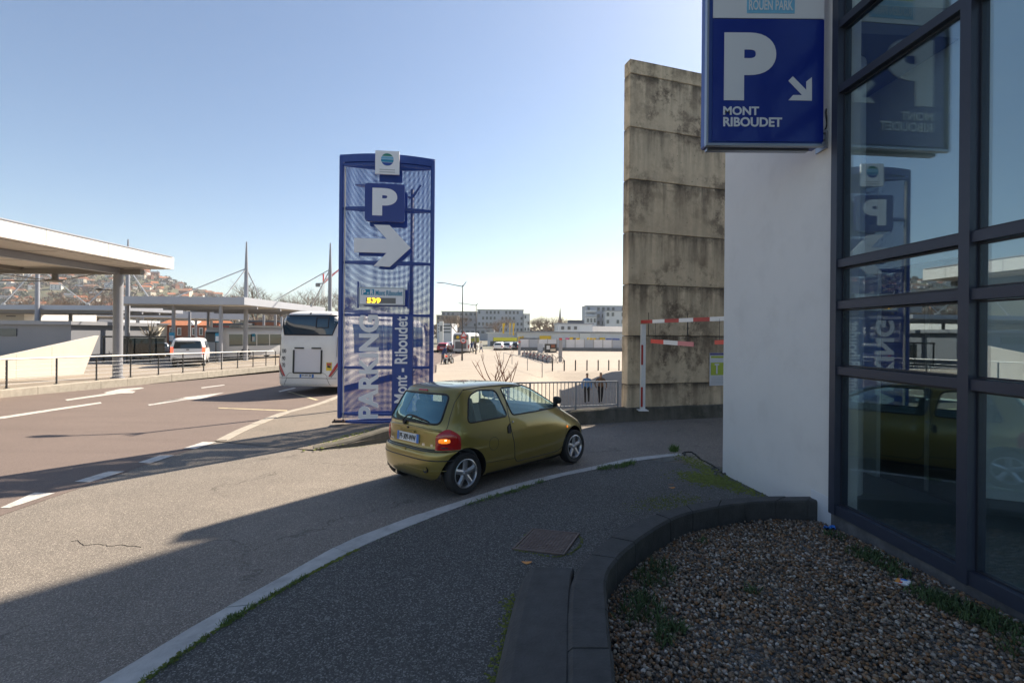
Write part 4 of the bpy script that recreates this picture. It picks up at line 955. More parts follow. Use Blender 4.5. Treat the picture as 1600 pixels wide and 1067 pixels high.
# tail lamps wrap round the corner; parameter u: 0 on the rear face, 1 on the side
def corner(z, sg, n=60):
    P = [CB.end(y, z, 0) for y in np.linspace(.46, CB.w(z) * .985, 40)] + [CB.side(x, z, 0, 1) for x in np.linspace(CB.xr(z) + .05, .42, 40)]
    P = sorted(P, key=lambda p: math.atan2(p.x - .7, p.y - .3)); P = sorted(P, key=lambda p: -math.atan2(p.y - .25, -(p.x - .9)) * -1)
    return [Vector((p.x, p.y * sg, p.z)) for p in P]
def corner_pt(z, s, off, sg):
    P = corner(z, 1); d = [0]
    for a, b in zip(P, P[1:]): d.append(d[-1] + (b - a).length)
    s = min(max(s, 0), d[-1] - 1e-6); j = max(k for k in range(len(d) - 1) if d[k] <= s); t = (s - d[j]) / max(1e-9, d[j + 1] - d[j]); p = P[j].lerp(P[j + 1], t)
    q0, q1 = P[max(0, j - 2)], P[min(len(P) - 1, j + 3)]; tg = (q1 - q0).normalized(); nn = Vector((-tg.y, tg.x, 0))
    if nn.dot(p - Vector((.9, .25, p.z))) < 0: nn = -nn
    p = p + nn * off; return Vector((p.x, p.y * sg, p.z))
def lamp_patch(s_of, z0, z1, off, nm, mt, sg, par, nz=12, ns=10, bulge=.012):
    mb = MB(); rows = []
    for i in range(nz + 1):
        z = z0 + (z1 - z0) * i / nz; a, b = s_of((z - z0) / (z1 - z0)); row = []
        for k in range(ns + 1):
            t = k / ns; e = min(1, 6 * t * (1 - t)) * min(1, 5 * (i / nz) * (1 - i / nz) + .0); row.append(corner_pt(z, a + (b - a) * t, off * (.15 + .85 * min(1, e * 1.4)) + bulge * e, sg))
        rows.append(row)
    mb.grid(rows); return mb.build(nm, mt, par, world=False, smooth=True)
for sg in (-1, 1):
    tl_ = lamp_patch(lambda t: (.10 + .0 * t + .13 * max(0, (t - .55) / .45) ** 2, .45 - .02 * t - .15 * max(0, (t - .55) / .45) ** 2), .60, .865, .012, 'tail_lamp', 'car_red_lens', sg, car)
    lamp_patch(lambda t: (.145 - .02 * math.sin(t * 3.14), .30 + .03 * math.sin(t * 3.14)), .675, .765, .021, 'indicator_lens', 'car_orange_lit' if sg < 0 else 'car_red_lens', sg, tl_, 6, 6, .006)
    if sg < 0: lamp_patch(lambda t: (.235 - .012 * math.sin(t * 3.14), .25 + .012 * math.sin(t * 3.14)), .722, .745, .028, 'bulb', 'lamp_glow', sg, tl_, 4, 4, .003)
    lamp_patch(lambda t: (.17, .29), .622, .645, .021, 'reversing_lens', 'interior_dark', sg, tl_, 3, 5, .004)
rear_patch([(-.11, 1.325), (.11, 1.325), (.10, 1.345), (-.10, 1.345)], .012, 'high_brake_lamp', 'car_red_lens')
mb = MB(); mb.lathe([(0, .01), (.03, .006), (.042, -.006), (.042, .02)], CB.end(-.47, .355, .004), 'x', 18); mb.build('towing_eye_socket', 'black_plastic', car, world=False)
mb = MB(); mb.tube([(.07, .30, .19), (.35, .30, .20)], .022, 10); mb.build('exhaust', 'chrome', car, world=False)
rear_patch([(-.035, .553), (.035, .553), (.035, .578), (-.035, .578)], .010, 'bumper_notch', 'olive_paint')
# roof panel lines and aerial
line_on('roof_line', [Vector((.62, y, 1.4125 - .0)) for y in np.arange(-.30, .31, .05)], 'plate_black', .003)
# interior
mb = MB(); mb.bbox((1.55, 0, .40), (2.3, 1.30, .30), .05); mb.build('cabin_floor', 'car_inner', car, world=False)
mb = MB(); mb.bbox((2.42, 0, .88), (.45, 1.32, .20), .06); mb.build('dashboard', 'car_inner', car, world=False)
mb = MB(); mb.bbox((.42, 0, .80), (.34, 1.15, .06), .02); mb.build('parcel_shelf', 'car_inner', car, world=False)
def seat(x, y, wd_, rear=False):
    mb = MB(); mb.bbox((x + .22, y, .57), (.50, wd_, .16), .05)
    m4 = Matrix.Rotation(R(-14), 4, 'Y'); t2 = MB(); t2.bbox((0, 0, .30), (.13, wd_, .62), .05); mb.add([m4 @ v + Vector((x, y, .56)) for v in t2.v], t2.f)
    for yy in ((-.30, .30) if rear else (0,)):
        t2 = MB(); t2.bbox((0, yy, .73 if not rear else .66), (.09, .25, .17), .04); mb.add([m4 @ v + Vector((x, y, .56)) for v in t2.v], t2.f)
    return mb.build('rear_seat' if rear else 'seat', 'seat_fabric', car, world=False, smooth='auto')
seat(1.42, -.34, .48); seat(1.42, .34, .48); seat(.72, 0, 1.10, True)
mb = MB(); P = [Vector((2.02 + .06 * math.sin(a), .34 + .18 * math.cos(a), .90 + .17 * math.sin(a))) for a in [2 * math.pi * k / 24 for k in range(24)]]
mb.tube(P, .014, 6, closed=True); mb.tube([(2.02, .16, .9), (2.02, .52, .9)], .014, 6); mb.tube([(2.02, .34, .9), (2.3, .34, .82)], .025, 6); mb.build('steering_wheel', 'black_plastic', car, world=False)
for y in (-.69, .69):
    sg = -1 if y < 0 else 1
    make_wheel(car, (WR[0], y, RW), RW, .165, sg, .185); make_wheel(car, (WF[0], sg * .705, RW), RW, .165, sg, .185)
for cc in (WR, WF):
    for sg in (-1, 1): mb = MB(); mb.lathe([(.333, sg * .45), (.333, sg * .66)], (cc[0], 0, cc[1]), 'y', 32); mb.lathe([(.0, sg * .46), (.333, sg * .46)], (cc[0], 0, cc[1]), 'y', 32); o = mb.build('wheel_well', 'black_plastic', car, world=False); drop_faces(o.data, lambda c, n: c.z < .24)
# ================================================================ LEFT: coach, bus station
mat('coach_white', (.74, .73, .70), .3, coat=.4, var=.04, vscale=2, damt=.15, dark=(.5, .46, .4), dscale=2.5)
mat('van_white', (.76, .77, .78), .3, coat=.5); mat('silver_bus', (.42, .43, .45), .35, coat=.3); mat('canopy_grey', (.40, .42, .47), .45, var=.04, vscale=1); mat('tail_red', (.40, .02, .02), .25, coat=.5); mat('tail_red_lit', (.7, .04, .02), .25, emit=(1, .08, .03), estr=1.2)
mat('sticker_yellow', (.75, .55, .03), .5); mat('black_print', (.03, .03, .03), .6); mat('banner_white', (.70, .69, .70), .6)
BB = Body(xr=[(.32, .07), (.42, .01), (.60, .0), (1.0, .02), (1.9, .05), (2.3, .09), (2.9, .17), (3.1, .28), (3.2, .60)], xf_=[(.32, 11.9), (.6, 12.0), (1.2, 12.0), (2.9, 11.75), (3.1, 11.5), (3.2, 11.0)],
          w=[(.32, 1.235), (.6, 1.27), (1.2, 1.275), (2.2, 1.25), (2.8, 1.17), (3.02, 1.06), (3.14, .93), (3.2, .75)], n_r=34, n_f=30, m=9)
byaw = R(5.3); bc = at(479, 605, 17.25); bloc = Vector((bc.x, bc.y, T(bc.x, bc.y)))
def heading(yaw): return R(90) - yaw
def make_coach():
    c = thing('coach', 'white intercity coach at the kerb with a blank poster frame on its rear', 'coach', bloc, heading(byaw))
    zs = list(np.arange(.32, .6, .04)) + list(np.arange(.6, 3.0, .08)) + [3.0, 3.05, 3.1, 3.14, 3.17, 3.19, 3.2]
    sh = BB.shell(zs, 220); me = sh.mesh('body', 'coach_white'); o = bpy.data.objects.new('body', me); C.objects.link(o)
    cut_cylinders(o, [((3.1, 0, .5), .60, 2.0), ((9.3, 0, .5), .60, 2.0)])
    me = o.data; me.materials.clear(); me.materials.append(M['coach_white']); me.materials.append(M['black_plastic'])
    for p in me.polygons: p.material_index = 1 if p.center.z < .33 else 0
    smooth_by_angle(me, R(35)); o.parent = c
    def rp(P, off, nm, mt, par=c, th=.012):
        mb = MB(); n = len(P); mb.add([BB.end(y, z, off) for y, z in P] + [BB.end(y, z, off - th) for y, z in P], [tuple(range(n))] + [(i, (i + 1) % n, (i + 1) % n + n, i + n) for i in range(n)]); return mb.build(nm, mt, par, world=False)
    W = round_poly([(1.06, 3.0), (1.10, 2.85), (.94, 2.28), (0, 2.25), (-.94, 2.28), (-1.10, 2.85), (-1.06, 3.0), (0, 3.03)], .08)
    mb = MB()                                           # window as a grid so that it follows the curve of the rear
    rows = []
    for z in np.linspace(2.27, 3.01, 9):
        hw_ = .95 + .15 * min(1, (z - 2.27) / .5); rows.append([BB.end(y, z, .012) for y in np.linspace(-hw_, hw_, 15)])
    mb.grid(rows); mb.build('rear_window', 'bus_glass', c, smooth=True, world=False)
    mb = MB(); mb.tube([BB.end(y, z, .012) for y, z in dense([(-.95, 2.27), (.95, 2.27), (1.10, 2.77), (1.10, 3.01), (-1.10, 3.01), (-1.10, 2.77)], .1)], .022, 5, closed=True); mb.build('window_seal', 'navy_dark', c, world=False)
    mb = MB(); [mb.bar(BB.end(y0, z0, .02), BB.end(y1, z1, .02), .03, .03) for y0, z0, y1, z1 in ((-.3, 2.55, -.3, 2.93), (-.78, 2.55, -.78, 2.93), (-.3, 2.55, -.78, 2.55), (-.3, 2.93, -.78, 2.93))]; mb.build('hatch_frame', 'navy_dark', c, world=False)
    for y in (-.9, .9): rp([(y - .13, 3.045), (y + .13, 3.045), (y + .09, 3.085), (y - .09, 3.085)], .012, 'marker_lamp', 'tail_red')
    rp([(-.03, 3.06), (.03, 3.06), (.03, 3.11), (-.03, 3.11)], .02, 'camera', 'black_plastic')
    fr = rp([(-.57, .86), (.53, .86), (.53, 1.74), (-.57, 1.74)], .008, 'poster_panel', 'banner_white')
    mb = MB(); [mb.bar(BB.end(y0, z0, .02), BB.end(y1, z1, .02), .045, .05) for y0, z0, y1, z1 in ((-.57, .83, .53, .83), (-.57, .83, -.57, 1.70), (.53, .83, .53, 1.70), (-.54, 1.77, -.18, 1.77), (.14, 1.77, .50, 1.77))]; mb.build('poster_frame', 'black_plastic', fr, world=False)
    for t, z in (('100', 1.58), ('90', 1.30), ('70', 1.04)):
        b = text_mb(t, .17 if t == '100' else .14, .15, .01, depth=.003); x = BB.end(.9, z, .004); b.v = [Vector((BB.end(1.02 - v.x, z + v.z, .004).x + v.y, 1.02 - v.x, z + v.z)) for v in b.v]; b.build('speed_sticker', 'black_print', c, world=False)
    ye = rp([(-.97, .93), (-.76, .93), (-.76, 1.24), (-.97, 1.24)], .006, 'warning_sticker', 'sticker_yellow', th=.006); rp([(-.95, 1.12), (-.78, 1.12), (-.78, 1.22), (-.95, 1.22)], .008, 'sticker_print', 'tail_red', ye, .003); rp([(-.93, 1.03), (-.80, 1.05), (-.80, 1.13), (-.93, 1.10)], .010, 'sticker_print', 'black_print', ye, .003)
    pl = rp([(-.28, .655), (.28, .655), (.28, .785), (-.28, .785)], .012, 'number_plate', 'plate_blue', th=.01); rp([(-.21, .662), (.21, .662), (.21, .778), (-.21, .778)], .015, 'plate_field', 'plate_white', pl, .003)
    b = text_mb('FP-591-JM', .38, .085, .012, depth=.002); b.v = [Vector((BB.end(0, .72, .017).x + v.y, .19 - v.x, .678 + v.z)) for v in b.v]; b.build('lettering', 'plate_black', pl, world=False)
    for sg in (-1, 1):
        rows = []; mb = MB()
        for k in range(13):
            t = k / 12; z = .70 + .72 * t; yo = 1.245 - .31 * (1 - t) ** 1.8; wdt = .045 + .075 * math.sin(math.pi * min(1, t + .18)) ; rows.append([BB.end(sg * (yo - wdt), z, .006), BB.end(sg * (yo - wdt * .5), z, .022), BB.end(sg * yo, z, .006)])
        mb.grid(rows); mb.build('tail_lamp', 'tail_red', c, smooth=True, world=False)
        mb = MB(); mb.tube([BB.end(sg * (1.245 - .31 * (1 - t) ** 1.8 + .02), .68 + .72 * t, .006) for t in np.linspace(0, 1, 12)], .012, 5); mb.build('lamp_trim', 'dark_steel', c, world=False)
        mb = MB(); mb.tube([BB.end(sg * 1.13, z, .001) for z in np.linspace(1.44, 2.2, 8)], .008, 4); mb.build('panel_gap', 'black_plastic', c, world=False)
        mb = MB(); mb.tube([BB.end(sg * (.78 + .14 * t), .66 - .30 * t, .002) for t in np.linspace(0, 1, 6)], .007, 4); mb.build('panel_gap', 'black_plastic', c, world=False)
    mb = MB(); mb.tube([BB.end(y, .635 - .0 * abs(y), .002) for y in np.linspace(-1.2, 1.2, 25)], .008, 4); mb.build('bumper_seam', 'black_plastic', c, world=False)
    mb = MB(); mb.tube([BB.end(y, .83 if abs(y) < .70 else .83 - (abs(y) - .70) * 1.2, .003) for y in np.linspace(-.82, .82, 19)], .007, 4); mb.build('panel_gap', 'canopy_beam', c, world=False)
    for k in range(6):                                  # side windows, right and left
        for sg in (-1, 1):
            mb = MB(); x0 = 1.3 + k * 1.62; mb.grid([[BB.side(x, z, .01, sg) for x in np.linspace(x0, x0 + 1.56, 4)] for z in np.linspace(1.55, 2.72, 5)]); mb.build('side_window', 'bus_glass', c, smooth=True, world=False)
    for x in (3.1, 9.3):
        for sg in (-1, 1): make_wheel(c, (x, sg * 1.08, .50), .50, .29, sg, .30, 6, 'galv', 28)
    return c
coach = make_coach()
# blue information column beside the coach is not visible; street lamp behind the totem
def street_lamp(label, loc, h, arms, rz=0, group='street lamps'):
    c = thing('street_lamp', label, 'street lamp', loc, rz, group)
    mb = MB(); mb.tube([(0, 0, 0), (0, 0, h * .3), (0, 0, h)], [.085, .075, .05], 10); mb.build('pole', 'dark_steel', c, world=False, smooth=True)
    mb = MB(); mb.lathe([(.13, 0), (.13, .05), (.09, .06), (.09, .5)], (0, 0, 0), n=12); mb.build('base', 'dark_steel', c, world=False)
    for L_, zz, rise in arms:
        mb = MB(); s = 1 if L_ > 0 else -1
        mb.tube([(0, 0, zz), (L_, 0, zz + rise)], [.04, .03], 8); mb.build('arm', 'dark_steel', c, world=False)
        if abs(L_) > .6:
            mb = MB(); e = Vector((L_, 0, zz + rise)); rows = []
            for t, wv, hv in ((-.1, .03, .03), (.1, .10, .05), (.45, .14, .05), (.68, .06, .025)): rows.append([e + Vector((s * t, wv * math.cos(a), hv * math.sin(a) + .03 * t)) for a in [2 * math.pi * k / 10 for k in range(10)]])
            mb.grid(rows, closed=True); mb.build('lamp_head', 'grey_paint', c, world=False, smooth=True)
    return c
lp = Vector((-3.35, 15.1, 0)); lp.z = ISL(lp.x, lp.y)
street_lamp('dark street lamp with two arms standing behind the blue totem', lp, 7.0, [(-1.15, 6.7, .35), (.28, 6.7, .45)], R(5))

# platform ------------------------------------------------------
PF = lambda x, y: T(-17, y) + .26
EDGE = gpx([(-75, 632), (0, 622), (155, 605), (300, 590), (430, 577)]); EDGE = [Vector((p.x, p.y, 0)) for p in EDGE] + [Vector((-13.4, 50, 0)), Vector((-10, 78, 0))]
EDGE = [Vector((-26, 8, 0))] + EDGE
plat = sheet('platform', xy([p + Vector((-.22, .0, 0)) for p in EDGE]) + [(-140, 78), (-140, 2), (-40, 2)], 0, 'platform_paving', 2.0, PF)
pk = tag(bpy.data.objects.new('platform_kerb', None), kind='structure'); C.objects.link(pk)
ea = [Vector((p.x, p.y, PF(p.x, p.y) + .01)) for p in EDGE[:-1]]; eb = [p + Vector((-.30, .03, 0)) for p in ea]
stones(pk, ea, eb, 1.3, 'kerb_far', drop=.36, gap=.012)
pr = thing('platform_railing', 'long steel guard rail with horizontal wires along the station platform edge', 'railing', EDGE[2] + Vector((-.5, 0, .2)))
el = resample(spline([Vector((p.x - .42, p.y, PF(p.x, p.y))) for p in EDGE[:-1]], 8), .1)
el = [Vector((p.x, p.y, PF(p.x, p.y))) for p in el]
pxs = [-68, -22, 11, 52, 90, 122, 151, 178, 203, 226, 247, 267, 286, 303, 318, 333, 346, 359, 371, 384, 395, 405, 415, 424]
posts = [min(el, key=lambda p: abs(pix(p)[0] - q)) for q in pxs][::1]
sel = posts[::2] if False else [min(el, key=lambda p: abs(pix(p)[0] - q)) for q in (-68, 11, 90, 151, 203, 247, 286, 318, 346, 371, 395, 415, 430)]
RH = 1.02
for p in sel:
    mb = MB(); mb.bar(p, p + Vector((0, 0, RH)), .05, .035); mb.box(p + Vector((0, 0, .01)), (.12, .12, .02)); mb.build('post', 'dark_steel', pr)
i0 = el.index(sel[0]); i1 = el.index(sel[-1]); path = el[i0:i1 + 1:4]
mb = MB(); mb.tube([p + Vector((0, 0, RH + .02)) for p in path], .032, 8); mb.build('handrail', 'canopy_white', pr, smooth=True)
for k in range(5):
    mb = MB(); mb.tube([p + Vector((0, 0, .14 + k * .165)) for p in path], .008, 5); mb.build('wire', 'pale_steel', pr, smooth=True)
# slanting cream wall
wA, wB = gp(0, 592, .0, PF), gp(130, 584, .0, PF); d = (wB - wA); d.z = 0; Lw = d.length; d.normalize(); wC = wA - d * 5
hB = 1.98
sw = thing('slanted_wall', 'cream concrete wall with a slanting end beside the station ramp', 'wall', wB)
def swp(a, zf, o): p = wB + d * a + Vector((-d.y, d.x, 0)) * o; return Vector((p.x, p.y, PF(0, wB.y) + zf))
cuts = [-8.0, -5.6, -4.2, -2.8, -1.4, .0]
for k in range(5):
    a0, a1 = cuts[k], cuts[k + 1]; ht = lambda a: hB + .005 + (a - .9) * .225
    mb = MB(); e = .004
    P = [(a0 + e, -.05), (a1 - e, -.05), ((a1 - e) if k < 4 else .75, ht(a1 if k < 4 else .75)), (a0 + e, ht(a0))]
    mb.prism(P, lambda a, z: swp(a, z, 0), lambda a, z: swp(a, z, .25)); mb.build('panel', 'cream_concrete', sw)

# near canopy -----------------------------------------------------
cn = thing('station_canopy', 'near white flat station canopy on a round column with underslung rods', 'canopy', (-18.1, 20.9, PF(0, 20.9)), 0)
XR = -16.0; YE = 21.5; ZB = 5.10
mb = MB(); mb.prism([(XR, 2), (XR, YE), (-34, YE), (-34, 2)], lambda a, b: Vector((a, b, ZB + .03)), lambda a, b: Vector((a, b, ZB + .60))); mb.build('roof', 'canopy_white', cn)
mb = MB(); mb.prism([(XR - .25, 2), (XR - .25, YE - .25), (-33.7, YE - .25), (-33.7, 2)], lambda a, b: Vector((a, b, ZB - .01)), lambda a, b: Vector((a, b, ZB + .028))); mb.build('soffit', 'canopy_under', cn)
for k in range(9):
    mb = MB(); y = 3 + k * 2.25; mb.box((-25, y, ZB - .012), (17, .03, .012)); mb.build('soffit_joint', 'canopy_beam', cn)
for k in range(8):
    mb = MB(); mb.box((XR + .002, 3.6 + k * 2.4, ZB + .315), (.006, .014, .57)); mb.build('fascia_joint', 'grey_paint', cn)
mb = MB(); mb.box((XR + .012, 11.7, ZB + .60), (.03, 19.4, .04)); mb.build('drip_edge', 'canopy_grey', cn)
mb = MB(); mb.bar((-18.1, 2, ZB - .16), (-18.1, 20.9, ZB - .16), .25, .26); mb.build('beam', 'grey_paint', cn)
mb = MB(); mb.bar((-33, 20.9, ZB - .18), (-17.0, 20.9, ZB - .18), .22, .24); mb.build('beam', 'canopy_beam', cn)
mb = MB(); mb.bar((-22.5, 2, ZB - .10), (-22.5, 20.9, ZB - .10), .12, .16); mb.build('beam', 'canopy_beam', cn)
mb = MB(); mb.tube([(-18.1, 20.9, PF(0, 20.9)), (-18.1, 20.9, ZB)], .185, 18); mb.build('column', 'grey_paint', cn, smooth='auto')
mb = MB(); mb.lathe([(.0, .05), (.26, .05), (.26, .0)], (-18.1, 20.9, PF(0, 20.9)), n=18); mb.build('column_base', 'grey_paint', cn)
mb = MB(); mb.tube([(-21.0, 20.9, ZB - .2), (-21.0, 20.9, 4.45)], .12, 8); mb.lathe([(.0, 4.40), (.30, 4.45), (.30, 4.52), (.1, 4.56)], (-21.0, 20.9, 0), n=14); mb.build('strut', 'canopy_beam', cn)
mb = MB(); mb.tube([(-33, 20.9, 4.46), (-21, 20.9, 4.46), (-18.4, 20.9, 4.95)], .022, 6); mb.tube([(-21, 20.9, 4.46), (-24, 14, 4.95)], .02, 6); mb.build('tie_rod', 'canopy_beam', cn)
mb = MB(); mb.lathe([(.0, .0), (.20, .05), (.05, .12)], (-18.6, 20.5, 4.0), n=12); mb.bar((-18.5, 20.6, 4.06), (-18.1, 20.9, 4.06), .04, .04); mb.build('lamp', 'dark_steel', cn)
# far canopies ----------------------------------------------------
def flat_canopy(label, P, z0, z1, cols):
    c = thing('station_canopy', label, 'canopy', (P[0][0], P[0][1], PF(0, P[0][1])))
    mb = MB(); mb.prism(P, lambda a, b: Vector((a, b, z0)), lambda a, b: Vector((a, b, z1))); mb.build('roof', 'canopy_grey', c)
    cx_ = sum(p[0] for p in P) / len(P); cy_ = sum(p[1] for p in P) / len(P)
    mb = MB(); Q = [(cx_ + (p[0] - cx_) * .96, cy_ + (p[1] - cy_) * .96) for p in P]; mb.prism(Q, lambda a, b: Vector((a, b, z0 - .06)), lambda a, b: Vector((a, b, z0 - .004))); mb.build('soffit', 'canopy_under', c)
    for i in range(4):
        t = (i + .5) / 4; a = Vector((*P[0], 0)).lerp(Vector((*P[3], 0)), t); b = Vector((*P[1], 0)).lerp(Vector((*P[2], 0)), t); mb = MB(); mb.bar((a.x, a.y, z0 - .16), (b.x, b.y, z0 - .16), .14, .18); mb.build('beam', 'grey_paint', c)
    for px, Y, r in cols:
        p = at(px, 520, Y); mb = MB(); mb.tube([(p.x, p.y, PF(0, p.y) - .02), (p.x, p.y, z0 - .02)], r, 12); mb.build('column', 'grey_paint', c, smooth='auto')
    return c
flat_canopy('far flat canopy with a shaded front edge behind the white van', [(-31.6, 36), (-21.2, 36), (-20.6, 50), (-31.6, 50)], 4.33, 4.93, [(198, 37.5, .14), (271, 37, .13), (345, 36.5, .14), (325, 47, .13), (296, 48.5, .13)])
flat_canopy('long white canopy strip standing behind the masts', [(-62, 55), (-54.7, 55.5), (-40.5, 70), (-50, 72)], 4.0, 4.95, [(146, 58, .2), (215, 61, .2), (306, 66, .18), (330, 68, .18)])
flat_canopy('farthest thin canopy roof beyond the coach', [(-19.6, 51), (-14.6, 47), (-14.2, 64), (-19.0, 66)], 4.2, 4.6, [(430, 52, .14), (440, 60, .14), (412, 54, .13)])
flat_canopy('grey canopy roof at the edge of the station, under the first mast', [(-62, 41), (-35, 40), (-34, 47), (-62, 49)], 4.0, 4.4, [(60, 43, .17), (110, 44, .15)])
def mast(px, Y, top, nodes, label):
    p = at(px, 520, Y); z0 = PF(0, Y); zt = at(px, top, Y).z
    c = thing('mast', label, 'mast', (p.x, p.y, z0), 0, 'tall tapering station masts with cable stays')
    mb = MB(); mb.tube([(p.x, p.y, z0), (p.x, p.y, z0 + 4.5), (p.x, p.y, z0 + 7.8), (p.x, p.y, zt)], [.19, .17, .15, .05], 12); mb.build('pole', 'grey_paint', c, smooth='auto')
    for nx, ny, nY in nodes:
        q = at(nx, ny, nY); mb = MB(); mb.tube([(p.x, p.y, 7.75), q], .05, 6); mb.lathe([(0, -.1), (.14, -.05), (.14, .05), (0, .1)], q, n=8); mb.build('stay', 'pale_steel', c)
    return c
mast(384, 40, 378, [(342, 476, 37), (412, 477, 41), (247, 475, 37)], 'station mast between the van and the coach with three cable stays')
mast(515, 40, 380, [(418, 476, 42), (487, 478, 41)], 'station mast rising behind the coach roof with two cable stays')
mast(199, 40, 374, [(240, 476, 38), (137, 475, 38)], 'station mast rising beside the round canopy column')
mast(58, 40, 372, [(5, 475, 38), (137, 476, 39.5)], 'station mast rising under the near canopy before the hillside')

# white van ---------------------------------------------------------
VB = Body(xr=[(.30, .06), (.42, .0), (.6, .0), (1.0, .03), (1.3, .07), (1.7, .14), (1.83, .24), (1.88, .38), (1.91, .7)], xf_=[(.30, 4.95), (.5, 5.1), (.8, 5.0), (1.0, 4.75), (1.15, 4.35), (1.7, 3.6), (1.83, 3.3), (1.91, 2.9)], w=[(.30, .88), (.5, .95), (.9, .965), (1.2, .95), (1.6, .87), (1.8, .79), (1.88, .70), (1.91, .5)], n_r=14, n_f=5, m=7)
def simple_vehicle(B, name, label, cat, loc, yaw, paint, zs, rwin, swins, wheels, lamps, fwin=None, rw=.33, plate=True, group=None, tail='tail_red', dark_base=True, gl='dark_glass'):
    c = thing(name, label, cat, loc, heading(yaw), group)
    sh = B.shell(zs, 120); me = sh.mesh('body', paint); o = bpy.data.objects.new('body', me); C.objects.link(o)
    cut_cylinders(o, [((x, 0, rw), rw * 1.18, 3) for x in wheels]); me = o.data; me.materials.clear(); me.materials.append(M[paint]); me.materials.append(M['black_plastic'])
    for p in me.polygons: p.material_index = 1 if (p.center.z < zs[0] + (.16 if dark_base else .02)) else 0
    smooth_by_angle(me, R(35)); o.parent = c
    def patch(fn, u0, u1, z0, z1, off, nm, mt, n=7, u0t=None, u1t=None):
        u0t = u0 if u0t is None else u0t; u1t = u1 if u1t is None else u1t
        mb = MB(); mb.grid([[fn(u, z, off) for u in np.linspace(u0 + (u0t - u0) * t, u1 + (u1t - u1) * t, n)] for z, t in zip(np.linspace(z0, z1, 6), np.linspace(0, 1, 6))]); return mb.build(nm, mt, c, smooth=True, world=False)
    if rwin: patch(lambda y, z, o: B.end(y, z, o), -rwin[0], rwin[0], rwin[1], rwin[2], .008, 'rear_window', gl, 9, -rwin[3], rwin[3])
    for sg in (-1, 1):
        for x0, x1, z0, z1, x0t, x1t in swins: patch(lambda x, z, o, sg=sg: B.side(x, z, o, sg), x0, x1, z0, z1, .006, 'side_window', gl, 7, x0t, x1t)
        for (y0, y1, z0, z1) in lamps: patch(lambda y, z, o: B.end(y, z, o), sg * y0, sg * y1, z0, z1, .012, 'tail_lamp', tail, 4)
        for x in wheels:
            make_wheel(c, (x, sg * (B.side(x, rw * 1.2, 0, 1).y - .13), rw), rw, .2, sg, rw * .62, 5, 'galv', 20)
    if fwin: patch(lambda y, z, o: B.end(y, z, o, rear=False), -fwin[0], fwin[0], fwin[1], fwin[2], .008, 'windscreen', gl, 9, -fwin[3], fwin[3])
    if plate: patch(lambda y, z, o: B.end(y, z, o), -.26, .26, plate if not isinstance(plate, bool) else .75, (plate if not isinstance(plate, bool) else .75) + .11, .012, 'number_plate', 'plate_white', 3)
    return c
vz = list(np.arange(.30, 1.7, .07)) + [1.7, 1.76, 1.8, 1.84, 1.87, 1.89, 1.905, 1.91]
vl = gp(293, 574, 0, PF)
van = simple_vehicle(VB, 'van', 'white passenger van with lit red tail lamps parked on the station platform', 'van', vl, R(-30), 'van_white', vz, (.78, 1.22, 1.70, .68), [(.5, 1.6, 1.22, 1.68, .55, 1.6), (1.75, 2.9, 1.22, 1.68, 1.75, 2.9), (3.05, 3.95, 1.2, 1.66, 3.05, 3.55)], [.95, 4.05], [(.93, .78, .86, 1.30)], (.75, 1.2, 1.68, .65), plate=.90, tail='tail_red_lit')
mb = MB(); mb.tube([VB.end(y, .82, .01) for y in np.linspace(-.9, .9, 9)], .01, 5); mb.build('hatch_gap', 'black_plastic', van, world=False)
mb = MB(); mb.bbox((VB.end(0, 1.16, .02).x, 0, 1.15), (.03, .16, .05), .008); mb.build('badge', 'black_plastic', van, world=False)
mb = MB(); mb.bbox((VB.end(0, .5, .0).x + .03, 0, .55), (.12, 1.7, .2), .05); mb.build('bumper', 'black_plastic', van, world=False)
mb = MB(); mb.bbox((1.4, 0, 1.93), (1.0, .7, .05), .02); mb.build('roof_unit', 'black_plastic', van, world=False)
# articulated silver bus parked behind, seen from the side
AB = Body(xr=[(.3, .05), (.6, 0), (2.6, .03), (2.9, .3)], xf_=[(.3, 8.9), (.6, 9.0), (2.6, 8.95), (2.9, 8.7)], w=[(.3, 1.2), (.6, 1.25), (2.4, 1.22), (2.75, 1.1), (2.9, .85)], n_r=30, n_f=30, m=9)
az = list(np.arange(.3, 2.7, .2)) + [2.7, 2.8, 2.86, 2.9]
A0 = gp(332, 563, 0, PF); A1 = gp(423, 552, 0, PF); ayaw = math.atan2(A1.x - A0.x, A1.y - A0.y)
sb = simple_vehicle(AB, 'city_bus', 'silver articulated bus with dark windows parked behind the van, front half', 'bus', A0, R(20), 'silver_bus', az, (.9, 1.6, 2.5, .9), [(.6 + k * 1.42, .6 + k * 1.42 + 1.32, 1.25, 2.3, .6 + k * 1.42, .6 + k * 1.42 + 1.32) for k in range(5)], [2.2, 6.6], [(1.1, .95, .7, 1.2)], (.95, 1.3, 2.5, .95), .48, group=None, dark_base=False)
mb = MB(); mb.bbox((4.6, 0, 3.02), (5, 1.5, .25), .08); mb.build('roof_unit', 'silver_bus', sb, world=False)
A2 = at(400, 520, 56); A2.z = PF(0, 56)
sb2 = copy_thing(sb, A2, heading(R(24)), 'silver bus with dark windows parked beyond the station mast')
